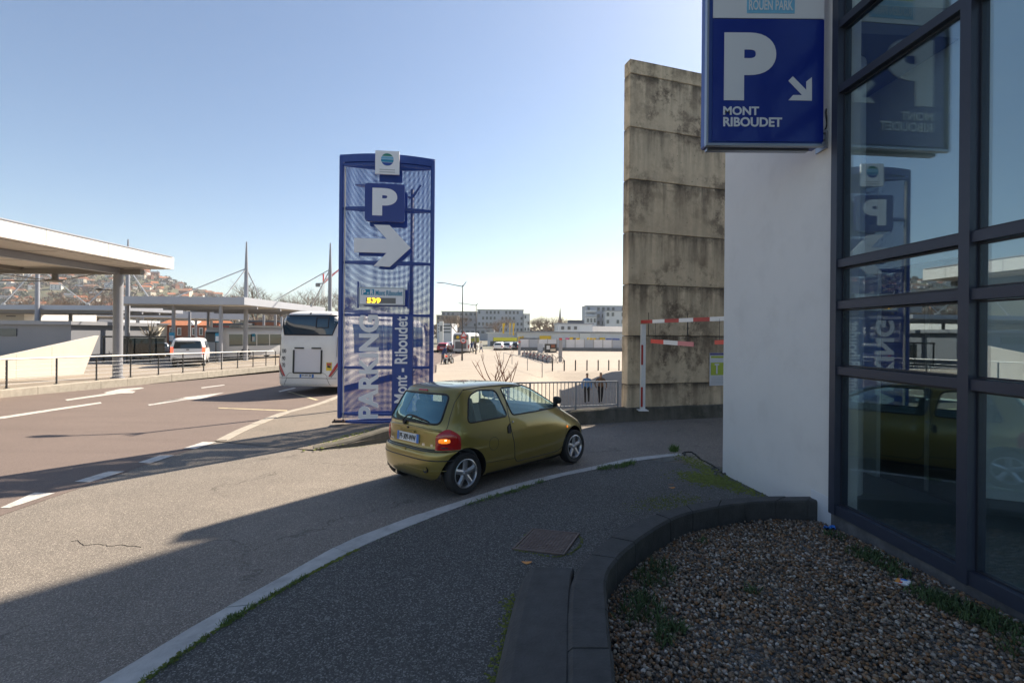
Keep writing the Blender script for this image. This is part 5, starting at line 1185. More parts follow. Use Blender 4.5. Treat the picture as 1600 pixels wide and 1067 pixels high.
# dark shelter, red car, pollarded trees, low buildings on the station side
def block(name, label, cat, px0, px1, pyt, Y, dep, m, wins=(), roof=None, zb=None, group=None, gable=None):
    a = at(px0, pyt, Y); b = at(px1, pyt, Y); zt = a.z; zb = PF(0, min(Y, 60)) if zb is None else zb
    c = thing(name, label, cat, ((a.x + b.x) / 2, Y, zb), 0, group); W_ = b.x - a.x
    mb = MB(); mb.box(((a.x + b.x) / 2, Y + dep / 2, (zb + zt) / 2), (W_, dep, zt - zb)); mb.build('wall', m, c)
    if roof:
        mb = MB(); x0, x1 = a.x - .3, b.x + .3
        if gable: mb.add([(x0, Y - .3, zt), (x1, Y - .3, zt), (x1, Y + dep + .3, zt), (x0, Y + dep + .3, zt), (x0, Y + dep / 2, zt + gable), (x1, Y + dep / 2, zt + gable)], [(0, 1, 5, 4), (2, 3, 4, 5), (1, 2, 5), (3, 0, 4), (0, 3, 2, 1)])
        else: mb.box(((x0 + x1) / 2, Y + dep / 2, zt + .15), (x1 - x0, dep + .6, .3))
        mb.build('roof', roof, c)
    for (q0, q1, r0, r1, wm) in wins:
        u0 = at(q0, r0, Y - .03); u1 = at(q1, r1, Y - .03); f = MB(); f.box(((u0.x + u1.x) / 2, Y - .03, (u0.z + u1.z) / 2), (abs(u1.x - u0.x), .06, abs(u0.z - u1.z))); f.build('window', wm, c)
    return c
mat('brick_red', (.26, .10, .06), .85, var=.2, vscale=2); mat('roof_orange', (.40, .15, .07), .85, var=.2, vscale=1.5); mat('slate', (.09, .10, .12), .7, var=.2, vscale=1); mat('cladding', (.60, .61, .64), .5, var=.05, vscale=.6); mat('cladding_dark', (.22, .23, .26), .5, var=.06, vscale=.6); mat('cream_wall', (.62, .55, .44), .8, var=.08, vscale=.5); mat('white_wall', (.70, .69, .66), .8, var=.05, vscale=.5); mat('far_glass', (.05, .07, .09), .2, coat=.3); mat('shop_red', (.50, .03, .03), .5)
block('building', 'grey clad station building with a recessed glazed bay behind the slanting wall', 'building', -60, 111, 506, 36, 8, 'cladding_dark', [(-20, 26, 513, 525, 'far_glass')], 'grey_paint')
block('building', 'white panelled upper block rising behind the grey station building', 'building', -60, 38, 480, 46, 8, 'white_wall', [(10, 24, 493, 495, 'cladding_dark')])
block('building', 'pale ribbed metal shed beside the shelter', 'building', 141, 180, 499, 78, 10, 'cladding', [(174, 178, 505, 540, 'cladding_dark')])
block('building', 'long pale low wall building beyond the shelter', 'building', 180, 248, 507, 82, 8, 'cream_wall', [(190, 196, 515, 525, 'far_glass')], 'slate')
bh = block('house', 'red brick house with orange tiled roof and white windows beyond the van', 'house', 246, 320, 508, 84, 10, 'brick_red', [(x, x + 6, 512, 524, 'white_wall') for x in (254, 265, 277, 300, 311)], 'roof_orange', gable=1.6)
for x in (254, 265, 277, 300, 311):
    u0, u1 = at(x + 1.2, 513.5, 83.9), at(x + 4.8, 523, 83.9); mb = MB(); mb.box(((u0.x + u1.x) / 2, 83.9, (u0.z + u1.z) / 2), (u1.x - u0.x, .05, u0.z - u1.z)); mb.build('pane', 'far_glass', bh)
u0, u1 = at(292, 503, 83.5), at(304, 508, 83.5); mb = MB(); mb.add([u0 + Vector((0, 0, -.6)), Vector((u1.x, 83.5, u0.z - .6)), Vector(((u0.x + u1.x) / 2, 83.5, u0.z + .2)), u0 + Vector((0, 3, -.6)), Vector((u1.x, 86.5, u0.z - .6)), Vector(((u0.x + u1.x) / 2, 86.5, u0.z + .2))], [(0, 1, 2), (3, 5, 4), (0, 3, 4, 1), (1, 4, 5, 2), (2, 5, 3, 0)]); mb.build('dormer', 'white_wall', bh)
sr = block('shop', 'dark shop front with a red fascia line and a small white sign', 'shop', 326, 386, 507, 86, 10, 'interior_grey', [(328, 384, 509.5, 511, 'shop_red'), (332, 350, 514, 530, 'far_glass')], 'slate')
u0, u1 = at(354, 516, 85.8), at(370, 521.5, 85.8); mb = MB(); mb.box(((u0.x + u1.x) / 2, 85.85, (u0.z + u1.z) / 2), (u1.x - u0.x, .1, u0.z - u1.z)); sg_ = mb.build('sign_board', 'sign_white', sr)
b = text_mb('NEUS', (u1.x - u0.x) * .85, (u0.z - u1.z) * .65, .03, .02); xf(b, Matrix.Translation((u0.x + (u1.x - u0.x) * .07, 85.79, u1.z + (u0.z - u1.z) * .18))); b.build('lettering', 'shop_red', sg_)
block('building', 'brown timber fronted block beyond the coach', 'building', 388, 436, 503, 88, 10, 'brick_red', [(x, x + 3.5, 509, 524, 'far_glass') for x in (394, 402, 410, 418, 426)], 'slate')
block('building', 'pale office with a flat roof left of the street lamps', 'building', 683, 706, 505, 120, 12, 'cladding', [(685, 704, y, y + 2, 'far_glass') for y in (508, 513, 518)])
# shelter
s0 = at(161, 526, 34); shl = thing('bus_shelter', 'black framed glass bus shelter behind the round canopy column', 'bus shelter', (s0.x + 1.8, 34, PF(0, 34))); e1 = at(236, 526, 34); zt = s0.z
mb = MB(); mb.box(((s0.x + e1.x) / 2, 34.7, zt), (e1.x - s0.x, 1.6, .12)); mb.build('roof', 'black_plastic', shl)
for x in (s0.x + .05, (s0.x + e1.x) / 2, e1.x - .05):
    mb = MB(); mb.bar((x, 34.0, PF(0, 34)), (x, 34.0, zt), .08, .08); mb.build('post', 'black_plastic', shl)
mb = MB(); mb.box(((s0.x + e1.x) / 2, 35.4, (zt + PF(0, 34)) / 2 + .1), (e1.x - s0.x - .1, .02, zt - PF(0, 34) - .4)); mb.build('glass_pane', 'dark_glass', shl)
mb = MB(); mb.box(((s0.x + e1.x) / 2, 35.1, PF(0, 34) + .45), (2.4, .4, .06)); mb.bar(((s0.x + e1.x) / 2 - .9, 35.1, PF(0, 34)), ((s0.x + e1.x) / 2 - .9, 35.1, PF(0, 34) + .45), .06, .06); mb.build('bench', 'galv', shl)
# ================================================================ BACKGROUND beyond the plaza
mat('apt_grey', (.30, .32, .36), .7, var=.05, vscale=.2); mat('apt_blue', (.38, .41, .46), .7, var=.05, vscale=.2); mat('apt_white', (.62, .63, .64), .7); mat('apt_brown', (.28, .24, .20), .7); mat('yellow', (.78, .50, .02), .5); mat('yellow_banner', (.72, .66, .05), .5); mat('pink', (.70, .08, .25), .5)
mat('twig', (.16, .115, .085), .9); mat('bark', (.16, .13, .10), .9, var=.3, vscale=6); mat('twig_red', (.23, .10, .055), .8); mat('pale_bark', (.34, .29, .22), .9, var=.2, vscale=4)
GF = -.66
def far_block(name, label, px0, px1, pyt, Y, dep, m, rows, cols, wm='far_glass', roofm='grey_paint', ww=.5, wh=.5, skip=0, cat='building'):
    c = block(name, label, cat, px0, px1, pyt, Y, dep, m, (), roofm, GF)
    a = at(px0, pyt, Y); b = at(px1, pyt, Y); W_ = (b.x - a.x) / cols; Hh = (a.z - GF) / rows
    wmesh = None
    for i in range(cols):
        for j in range(rows):
            if (i * 7 + j * 3 + skip) % 5 == 0: continue
            if wmesh is None:
                mb = MB(); mb.box((0, 0, 0), (W_ * ww, .3, Hh * wh)); wmesh = mb.mesh('window', wm)
            o = bpy.data.objects.new('window', wmesh); C.objects.link(o); o.parent = c; p = ROOT[c.name].inverted() @ Vector((a.x + (i + .5) * W_, Y - .05, GF + (j + .55) * Hh)); o.location = p
    return c
far_block('apartment_block', 'long grey blue apartment block with rows of dark windows behind the bare trees', 746, 818, 484, 260, 16, 'apt_blue', 5, 12, skip=1)
far_block('apartment_block', 'lower grey apartment wing left of the long block', 690, 746, 487, 262, 14, 'apt_grey', 5, 8, skip=2)
far_block('apartment_block', 'brown clad apartment end behind the white pylon', 682, 714, 493, 230, 12, 'apt_brown', 4, 5, skip=3)
far_block('apartment_block', 'narrow pale stair tower at the end of the long block', 818.5, 828, 491, 258, 12, 'apt_white', 4, 2, skip=4)
ra = far_block('apartment_block', 'grey apartment tower with wide balconies beyond the concrete wall', 916, 985, 478, 230, 14, 'apt_blue', 5, 9, skip=1)
for k, y in enumerate((486, 493)):
    u = at(916, y, 228); mb = MB(); mb.box((u.x + 2.4, 229, u.z), (5.4, 2.6, .9)); mb.build('balcony', 'apt_white', ra)
far_block('apartment_block', 'white apartment front with square dark windows before the grey tower', 946, 985, 486, 222, 6, 'apt_white', 4, 5, skip=2)
far_block('apartment_block', 'small white apartment wing below the balconies', 916, 932, 495, 224, 5, 'apt_white', 3, 3, skip=1)
hall = far_block('showroom', 'long low pale metal showroom with yellow panels behind the fence', 808, 990, 519.5, 98, 14, 'cladding', 1, 1, skip=0, cat='showroom')
for q0, q1, r0, r1, m in ((812, 842, 528, 532, 'far_glass'), (843, 861, 524.5, 532, 'yellow'), (884, 900, 528, 536, 'far_glass'), (927, 937, 530, 534, 'far_glass'), (937, 945, 527.5, 534, 'yellow'), (947, 968, 529, 533, 'logo_blue'), (906, 922, 521, 545, 'white_wall'), (810, 815, 526, 535, 'yellow'), (816, 818, 525, 532, 'yellow')):
    u0, u1 = at(q0, r0, 97.8), at(q1, r1, 97.8); mb = MB(); mb.box(((u0.x + u1.x) / 2, 97.8, (u0.z + u1.z) / 2), (u1.x - u0.x, .25, u0.z - u1.z)); hall_o = mb.build('panel', m, hall)
an = far_block('office', 'white upper office block with three square windows above the showroom', 872, 926, 506.5, 116, 10, 'apt_white', 1, 1, skip=0, cat='office')
for x in (877, 887, 897):
    u0, u1 = at(x, 510, 115.8), at(x + 4.5, 515, 115.8); mb = MB(); mb.box(((u0.x + u1.x) / 2, 115.9, (u0.z + u1.z) / 2), (u1.x - u0.x, .25, u0.z - u1.z)); mb.build('window', 'far_glass', an)
u0, u1 = at(889, 500, 122), at(913, 506.5, 122); mb = MB(); mb.box(((u0.x + u1.x) / 2, 124, (u0.z + u1.z) / 2), (u1.x - u0.x, 3, u0.z - u1.z)); mb.build('roof_plant', 'slate', an)
block('warehouse', 'dark slate roofed warehouse beside the white office', 'warehouse', 927, 990, 518, 128, 12, 'white_wall', (), 'slate', GF, gable=1.6)
block('showroom', 'pale showroom wing behind the yellow banner', 'showroom', 762, 812, 521, 104, 10, 'cladding', [(766, 782, 533, 545, 'far_glass'), (786, 804, 533, 545, 'far_glass')], 'white_wall', GF)
block('hedge_building', 'low dark office range under the apartment block', 'building', 700, 772, 512, 180, 10, 'apt_grey', [(704 + 8 * k, 709 + 8 * k, 517, 521, 'far_glass') for k in range(8)], 'slate', GF)
# spire
sp0 = at(875, 505, 700); spt = at(875, 479, 700)
ch = thing('church_spire', 'slim grey church spire far behind the bare trees', 'church', (sp0.x, 700, 0)); mb = MB(); mb.lathe([(4.5, 0), (4.5, sp0.z), (2.2, sp0.z + 5), (.25, spt.z)], (sp0.x, 700, 0), n=8); mb.build('spire', 'slate', ch)
# yellow banner on posts
bn = thing('banner', 'long yellow banner on posts before the showroom', 'banner', at(790, 550, 88)); u0, u1 = at(771, 527.2, 88), at(808, 533, 88)
mb = MB(); mb.box(((u0.x + u1.x) / 2, 88, (u0.z + u1.z) / 2), (u1.x - u0.x, .15, u0.z - u1.z)); mb.build('cloth', 'yellow_banner', bn)
for x in (u0.x, u1.x): mb = MB(); mb.tube([(x, 88.1, GF), (x, 88.1, u0.z)], .08, 6); mb.build('post', 'dark_steel', bn)
def flag(px, py0, py1, Y, w_, m, label, zb=GF):
    a, b = at(px, py0, Y), at(px, py1, Y); c = thing('banner_flag', label, 'flag', (a.x, Y, zb), 0, 'tall advertising flags before the showroom')
    mb = MB(); mb.tube([(a.x, Y, zb), (a.x, Y, a.z)], .04, 6); mb.build('pole', 'pale_steel', c)
    mb = MB(); n = 8; rows = []
    for k in range(n + 1):
        t = k / n; z = a.z + (b.z - a.z) * t; rows.append([Vector((a.x + .04, Y + .05 * math.sin(3 * t), z)), Vector((a.x + .04 + w_ * (.75 + .25 * math.sin(2 + 4 * t)), Y + .1 * math.sin(4 * t + 1), z))])
    mb.grid(rows); mb.build('cloth', m, c)
for px, y0, y1, m, w_, wd_ in ((785, 505, 521, 'yellow', .55, 'broad'), (796, 504.5, 523, 'yellow', .28, 'thin'), (801, 505, 524, 'yellow', .45, 'middle')): flag(px, y0, y1, 92, w_, m, 'tall %s yellow flag above the long banner' % wd_)
for px, y0, y1, m, l in ((883, 528, 536, 'pink', 'pink flag between the showroom windows'), (890, 527, 535.5, 'yellow', 'yellow flag next to the pink flag'), (900, 528, 538, 'yellow', 'wide yellow flag beside the white showroom end'), (917, 527.5, 535, 'yellow', 'narrow yellow flag right of the white showroom end'), (921, 528, 535, 'yellow', 'middle yellow flag of three right of the showroom end'), (926, 528, 534, 'yellow', 'yellow flag nearest the yellow showroom panel')): flag(px, y0, y1, 84, .75 if 'narrow' not in l else .4, m, l)
# metal fence on a dark base
fa0, fa1 = at(812, 549, 74), at(985, 549, 74); fn_ = thing('fence', 'grey metal fence on a dark base wall along the far side of the plaza', 'fence', (fa0.x, 74, GF))
mb = MB(); mb.box(((fa0.x + fa1.x) / 2, 74, GF + .35), (fa1.x - fa0.x, .25, .7)); mb.build('base_wall', 'interior_grey', fn_)
npn = 12
for k in range(npn):
    x0 = fa0.x + (fa1.x - fa0.x) * k / npn; x1 = fa0.x + (fa1.x - fa0.x) * (k + 1) / npn; mb = MB(); mb.box(((x0 + x1) / 2, 74, GF + 1.35), (x1 - x0 - .1, .04, 1.3)); mb.build('panel', ('cladding', 'apt_blue')[k % 3 == 1], fn_)
    mb = MB(); mb.box((x0, 73.97, GF + 1.4), (.09, .09, 1.5)); mb.build('post', 'galv', fn_)
grass_strip = sheet('verge', [(6, 70), (40, 70), (40, 73.7), (6, 73.7)], .02, 'grass_blade', 4, T)
# street lamps and signs
l1 = gp(722, 565, .008, TP); l2 = gp(743.5, 554.5, .008, TP)
street_lamp('street lamp with a single long arm, round speed sign on its pole', l1, 7.6, [(-1.9, 7.45, .35), (.35, 7.45, .5)], R(2))
street_lamp('street lamp with a short arm farther along the plaza road', l2, 6.6, [(-1.7, 6.45, .25), (.25, 6.45, .35)], R(2))
sgn = thing('road_sign', 'round red ringed speed limit sign under a red triangle on the lamp pole', 'road sign', l1 + Vector((0, -.12, 2.0)))
def disc(c, r, m, y, par, nm, n=24): mb = MB(); mb.lathe([(0, -.01), (r, -.01), (r, .01), (0, .01)], (c.x, c.y + y, c.z), 'y', n); return mb.build(nm, m, par)
sc_ = at(724, 532, l1.y - .15); disc(sc_, .30, 'red_bright', 0, sgn, 'ring'); dd = disc(sc_, .21, 'sign_white', -.012, sgn, 'disc')
b = text_mb('30', .24, .20, .03, .006); xf(b, Matrix.Translation((sc_.x - .12, sc_.y - .026, sc_.z - .10))); b.build('lettering', 'black_print', sgn)
tcn = at(724.5, 523.5, l1.y - .15); 
def tri(r, m, y, nm): mb = MB(); mb.prism([(0, r), (-r * .9, -r * .55), (r * .9, -r * .55)], lambda a, b: tcn + Vector((a, y, b)), lambda a, b: tcn + Vector((a, y - .012, b))); mb.build(nm, m, sgn)
tri(.38, 'red_bright', 0, 'triangle'); tri(.25, 'sign_white', -.014, 'triangle_field')
mb = MB(); mb.bar(sc_ + Vector((0, .07, -.3)), tcn + Vector((0, .07, .3)), .04, .04); mb.build('bracket', 'galv', sgn)
wpy = thing('pylon', 'white advertising pylon before the brown apartment end', 'pylon', at(690, 546, 95)); u0, u1 = at(686.5, 502, 95), at(692.5, 536, 95); mb = MB(); mb.bbox(((u0.x + u1.x) / 2, 95, (u0.z + GF) / 2), (u1.x - u0.x, .4, u0.z - GF), .05); mb.build('body', 'white_wall', wpy); mb = MB(); mb.box(((u0.x + u1.x) / 2, 94.75, u0.z - 1.5), ((u1.x - u0.x) * .5, .06, 1.2)); mb.build('emblem', 'interior_grey', wpy)
# far bus and cars on the road
fb = gp(720, 552, .004, T)
FBs = simple_vehicle(AB, 'city_bus', 'white city bus driving away past the plaza with an orange route lamp', 'bus', fb, R(5), 'coach_white', az, (1.0, 1.9, 2.6, .98), [(.8, 4.4, 1.3, 2.4, .8, 4.4), (4.6, 8.3, 1.3, 2.4, 4.6, 8.3)], [2.2, 6.6], [(1.15, 1.0, .7, 1.2)], None, .48, dark_base=False)
mb = MB(); mb.lathe([(0, -.02), (.22, -.02), (.22, .02)], AB.end(.45, 2.25, .03), 'x', 14); mb.build('route_lamp', 'yellow', FBs, world=False)
mb = MB(); mb.box((AB.end(0, 1.1, .02).x, 0, 1.15), (.03, 1.6, 1.0)); mb.build('rear_panel', 'interior_grey', FBs, world=False)
cz_ = list(np.arange(.2, 1.3, .1)) + [1.3, 1.36, 1.40, 1.42]
SB = Body(xr=[(.2, .1), (.45, 0), (.9, .1), (1.3, .5), (1.42, 1.0)], xf_=[(.2, 4.1), (.5, 4.2), (.8, 3.6), (.95, 3.1), (1.3, 2.5), (1.42, 2.0)], w=[(.2, .78), (.5, .86), (.9, .83), (1.3, .66), (1.42, .4)], n_r=7, n_f=5, m=5)
mat('car_silver', (.45, .47, .50), .3, metal=.5, coat=.6); mat('car_red', (.45, .03, .04), .3, coat=.6); mat('car_black', (.02, .02, .022), .25, coat=.6)
def hatch(label, loc, yaw, paint): return simple_vehicle(SB, 'car', label, 'car', loc, yaw, paint, cz_, (.6, .95, 1.28, .52), [(.75, 1.9, .95, 1.27, 1.0, 1.9), (2.0, 3.0, .95, 1.27, 2.0, 2.45)], [.75, 3.35], [(.80, .62, .6, .82)], (.62, .98, 1.28, .5), .3, plate=.62)
hatch('silver hatchback on the road left of the white bus', gp(700, 549, .004, T), R(4), 'car_silver')
hatch('red hatchback half hidden behind the motorcycle', gp(690, 551, .004, T), R(4), 'car_red')
hatch('black hatchback parked behind the bus shelter', gp(228, 560, 0, PF), R(-60), 'car_black'); hatch('red hatchback parked beside the slanting wall end', gp(152, 559, 0, PF), R(-75), 'car_red')
cs = [hatch('silver car parked before the showroom windows', gp(790, 548.2, .008, T), R(20), 'car_silver'), ]
for px, py, l, p in ((802, 548.0, 'black car parked under the right end of the yellow banner', 'car_black'), (777, 548.4, 'white car parked under the left end of the yellow banner', 'van_white')): hatch(l, gp(px, py, .008, T), R(15), p)
for px, py, yw, p, l in ((335, 557, -40, 'car_black', 'black hatchback parked before the silver bus'), (357, 555.5, -40, 'car_silver', 'silver hatchback parked under the far canopy beside the mast'), (252, 557, -50, 'car_silver', 'silver hatchback parked to the left of the white van'), (180, 557, -65, 'van_white', 'white hatchback parked behind the round canopy column'), (408, 553, -35, 'car_black', 'black hatchback parked beside the coach, behind the railing')):
    hatch(l, gp(px, py, 0, PF), R(yw), p)
for px, py, l in ((265, 566, 'slim grey timetable post left of the white van'), (337, 566, 'slim grey timetable post right of the white van'), (392, 561, 'slim grey timetable post at the foot of the mast')):
    q = gp(px, py, 0, PF); c = thing('timetable_post', l, 'post', q); mb = MB(); mb.tube([q, q + Vector((0, 0, 2.4))], .04, 8); mb.build('pole', 'dark_steel', c); mb = MB(); mb.bbox(q + Vector((.18, -.03, 2.0)), (.42, .05, .7), .01); mb.build('board', 'logo_teal', c); mb = MB(); mb.box(q + Vector((.18, -.058, 1.9)), (.34, .004, .4)); mb.build('timetable', 'sign_white', c)
# bollards along the slope
for i, (px, py) in enumerate(((863, 592.5), (881.5, 591.3), (899, 590.3), (917, 589.5), (934.5, 588.5), (951, 587.5), (967, 586.5))):
    p = at(px, py, 31.4 + .25 * i); p.z = T(p.x, p.y) + .008
    c = thing('bollard', 'slim dark steel bollard in the row at the top of the slope', 'bollard', p, 0, 'bollards at the top of the slope'); mb = MB(); mb.tube([(0, 0, 0), (0, 0, .82)], .045, 10); mb.build('post', 'dark_steel', c, world=False, smooth='auto'); mb = MB(); mb.lathe([(.045, .82), (.03, .86), (0, .87)], (0, 0, 0), n=10); mb.build('cap', 'dark_steel', c, world=False, smooth='auto')
mb = MB(); P = [at(855 + 16 * k, 594 - .5 * k, 31.0 + .1 * k) for k in range(8)]; P = [Vector((p.x, 31.1 + .2 * i, T(p.x, 31.1 + .2 * i))) for i, p in enumerate(P)]
for a, b in zip(P, P[1:]): mb.bar(a + Vector((0, 0, .03)), b + Vector((0, 0, .03)), .2, .12)
o = mb.build('slope_edging', 'kerb_stone'); tag(o, kind='structure')
# hand rails down the slope
hr = thing('handrail', 'thin grey handrail stepping down across the plaza slope', 'handrail', gp(800, 578, .01, TP))
HP = [gp(x, y, .01, TP) for x, y in ((787, 566), (800, 571), (824, 581), (847, 592))]
for a in HP: mb = MB(); mb.tube([a, a + Vector((0, 0, .95))], .025, 6); mb.build('post', 'galv', hr)
mb = MB(); mb.tube([a + Vector((0, 0, .95)) for a in HP], .022, 6); mb.build('rail', 'galv', hr)
# grey pillars and bicycle station
for px, pyb, pyt, l in ((811.5, 556, 532, 'grey information pillar at the far end of the bicycle stand'), (875.5, 567, 527, 'grey information pillar at the near end of the bicycle stand')):
    g0 = gp(px, pyb, .008, TP); zt = at(px, pyt, g0.y).z; c = thing('pillar', l, 'pillar', g0); mb = MB(); mb.bbox((g0.x, g0.y, (g0.z + zt) / 2), (.34, .2, zt - g0.z), .03); mb.build('body', 'grey_paint', c); mb = MB(); mb.bbox((g0.x, g0.y, g0.z + .04), (.5, .36, .08), .02); mb.build('base', 'galv', c); mb = MB(); mb.box((g0.x, g0.y - .105, zt - .18), (.26, .01, .16)); mb.build('label', 'red_bright', c)
mat('bike_red', (.45, .05, .03), .4)
def bicycle(label):
    c = thing('bicycle', label, 'bicycle', (0, 0, 0), 0, 'bicycles in the plaza stand')
    for x in (-.52, .52):
        mb = MB(); mb.tube([(x + .33 * math.cos(a), 0, .35 + .33 * math.sin(a)) for a in [2 * math.pi * k / 16 for k in range(16)]], .025, 5, closed=True); w_ = mb.build('wheel', 'rubber', c, world=False)
        mb = MB(); [mb.tube([(x, 0, .35), (x + .32 * math.cos(a), 0, .35 + .32 * math.sin(a))], .005, 3) for a in [2 * math.pi * k / 8 for k in range(8)]]; mb.build('spokes', 'pale_steel', w_, world=False)
    mb = MB(); [mb.tube(p, .022, 6) for p in ([(-.52, 0, .35), (-.12, 0, .32)], [(-.12, 0, .32), (-.24, 0, .85)], [(-.12, 0, .32), (.38, 0, .75)], [(.38, 0, .75), (.36, 0, 1.0)], [(.40, 0, .72), (.52, 0, .35)], [(-.24, 0, .70), (-.52, 0, .35)])]; mb.build('frame', 'galv', c, world=False)
    mb = MB(); mb.bbox((-.25, 0, .89), (.26, .14, .06), .02); mb.build('saddle', 'black_plastic', c, world=False)
    mb = MB(); mb.tube([(.28, -.28, 1.02), (.36, 0, 1.02), (.28, .28, 1.02)], .018, 6); mb.build('handlebar', 'black_plastic', c, world=False)
    mb = MB(); rows = [[Vector((-.52 + .37 * math.cos(a), y, .36 + .37 * math.sin(a))) for a in np.linspace(R(10), R(170), 8)] for y in (-.035, .035)]; mb.grid(rows); mb.build('mudguard', 'bike_red', c, world=False)
    return c
bk = bicycle('silver bicycle with red mudguard in the plaza stand'); first = True
A_, B_ = gp(826, 559.5, .008, TP), gp(858, 567, .008, TP)
for k in range(6):
    p = A_.lerp(B_, k / 5); p.z = TP(p.x, p.y) + .008
    if k == 0: bk.matrix_world = Matrix.Translation(p) @ Matrix.Rotation(R(25), 4, 'Z'); ROOT[bk.name] = bk.matrix_world.copy()
    else: copy_thing(bk, p, R(25 + 4 * (k % 3)))
p = gp(867, 569, .008, TP); copy_thing(bk, p, R(15), 'lone bicycle with red mudguard parked by the near grey pillar')
rk = thing('bicycle_rack', 'low grey bicycle docking rack across the plaza', 'bicycle rack', A_); q0, q1 = gp(817, 557, .0, TP), gp(862, 569, .0, TP)
mb = MB(); mb.bar(q0 + Vector((0, .3, .30)), q1 + Vector((0, .3, .30)), .30, .50); mb.build('rail', 'grey_paint', rk)
for k in range(8): p = q0.lerp(q1, (k + .5) / 8); mb = MB(); mb.bbox((p.x, p.y + .1, p.z + .42), (.18, .3, .8), .03); mb.build('dock', 'galv', rk)
kio = thing('kiosk', 'small dark kiosk with a bright advertising panel behind the bicycles', 'kiosk', gp(858, 553, .0, T)); u0, u1 = at(852, 537, 66), at(870, 552.5, 66); mb = MB(); mb.bbox(((u0.x + u1.x) / 2, 66.8, (u0.z + u1.z) / 2), (u1.x - u0.x, 1.4, u0.z - u1.z), .05); mb.build('body', 'interior_dark', kio)
for k, (q0_, q1_, r0, r1, m) in enumerate(((840, 848, 537, 552, 'apt_blue'), (854, 859, 540, 546, 'apt_white'), (860, 868, 545, 549, 'cream_wall'), (861, 867, 538.5, 543, 'brick_red'))):
    a, b = at(q0_, r0, 66), at(q1_, r1, 66); mb = MB(); mb.box(((a.x + b.x) / 2, 66.05, (a.z + b.z) / 2), (b.x - a.x, .1, a.z - b.z)); mb.build('poster', m, kio)

# ---------------------------------------------------------------- people
mat('skin', (.42, .25, .17), .6); mat('hair', (.035, .022, .015), .7); mat('cloth_black', (.02, .02, .022), .85); mat('cloth_blue', (.10, .24, .48), .85); mat('cloth_brown', (.18, .105, .06), .85); mat('cloth_navy', (.025, .05, .14), .85); mat('cloth_grey', (.12, .12, .13), .85); mat('shoe', (.35, .33, .32), .7); mat('helmet', (.65, .66, .68), .3, coat=.5); mat('cloth_white', (.6, .6, .6), .85)
def person(label, loc, rz, h, mats, stride=.25, lean=0., arms=((.12, -.05), (-.10, -.05)), bag=None, hood=False):
    """one skinned body; mats = (skin, hair, top, trousers, shoes); faces +x before the turn"""
    s = h / 1.75; V = []; E = []; Rr = []
    def n(p, r, par=None):
        V.append(Vector(p) * s); Rr.append((r * s, r * s * .85) if not isinstance(r, tuple) else (r[0] * s, r[1] * s)); k = len(V) - 1
        if par is not None: E.append((par, k))
        return k
    L = lean
    pel = n((0, 0, .96), (.15, .12)); wst = n((.02 + L * .15, 0, 1.12), (.135, .11), pel); che = n((.03 + L * .4, 0, 1.32), (.165, .12), wst); nkb = n((.03 + L * .6, 0, 1.46), (.075, .07), che); nk = n((.045 + L * .75, 0, 1.52), (.055, .055), nkb); hd0 = n((.06 + L * .85, 0, 1.60), (.085, .095), nk); hd1 = n((.055 + L * .9, 0, 1.70), (.085, .10), hd0); n((.05 + L * .9, 0, 1.755), (.05, .055), hd1); 
    n((.155 + L * .85, 0, 1.61), (.018, .018), hd0)    # nose
    for sg, (fw, out) in zip((-1, 1), arms):
        sh = n((.02 + L * .5, sg * .185, 1.41), .065, che); el = n((.0 + L * .4 + fw * .5, sg * (.235 + abs(out)), 1.14), .048, sh); wr = n((.08 + L * .3 + fw * 1.8, sg * (.23 + abs(out) * .6), .93 + abs(fw) * .3), .036, el); hd = n((.11 + L * .3 + fw * 2.0, sg * .22, .86 + abs(fw) * .35), (.042, .022), wr); n((.13 + L * .3 + fw * 2.1, sg * .215, .79 + abs(fw) * .4), (.028, .016), hd)
    for sg, st in ((-1, stride), (1, -stride)):
        hp = n((0, sg * .09, .90), (.105, .10), pel); kn = n((st * .55 + .05, sg * .095, .50), (.068, .065), hp); an = n((st * 1.0 - .02, sg * .095, .10), (.045, .045), kn); to = n((st * 1.0 + .10, sg * .105, .04), (.042, .035), an); n((st * 1.0 + .17, sg * .11, .035), (.032, .025), to)
    me = bpy.data.meshes.new('p'); me.from_pydata(V, E, []); o = bpy.data.objects.new('p', me); C.objects.link(o)
    md = o.modifiers.new('s', 'SKIN'); md.use_smooth_shade = True
    for i, v in enumerate(me.skin_vertices[0].data): v.radius = Rr[i]
    me.skin_vertices[0].data[0].use_root = True
    o.modifiers.new('u', 'SUBSURF').levels = 1
    bpy.context.view_layer.update(); m2 = bpy.data.meshes.new_from_object(o.evaluated_get(bpy.context.evaluated_depsgraph_get())); bpy.data.objects.remove(o); m2.name = 'body'
    c = thing('person', label, 'person', loc, rz)
    m2.materials.clear()
    for k in mats: m2.materials.append(M[k])
    hx = .055 + L * .87
    for p in m2.polygons:
        q = p.center / s; z = q.z
        if z > 1.50: k = 1 if (z > 1.70 or q.x < hx - .02 or (hood and z < 1.56)) else 0
        elif z < .11: k = 4
        elif z < .97 and abs(q.y) < .21: k = 3
        elif z < .92 and abs(q.y) >= .19: k = 0
        else: k = 2
        p.material_index = k; p.use_smooth = True
    b = bpy.data.objects.new('body', m2); C.objects.link(b); b.parent = c; ROOT[b.name] = ROOT[c.name]
    for sg in (-1, 1):
        mb = MB(); mb.lathe([(0, -.006), (.010, 0), (0, .006)], ((.055 + L * .86 + .092) * s, sg * .03 * s, 1.645 * s), 'x', 6); mb.build('eye', 'black_print', c, world=False)
    if bag:
        mb = MB(); mb.bbox((-.10 * s, 0, 1.25 * s), (.16, .26, .38), .05); mb.build('backpack', bag, c, world=False)
    return c
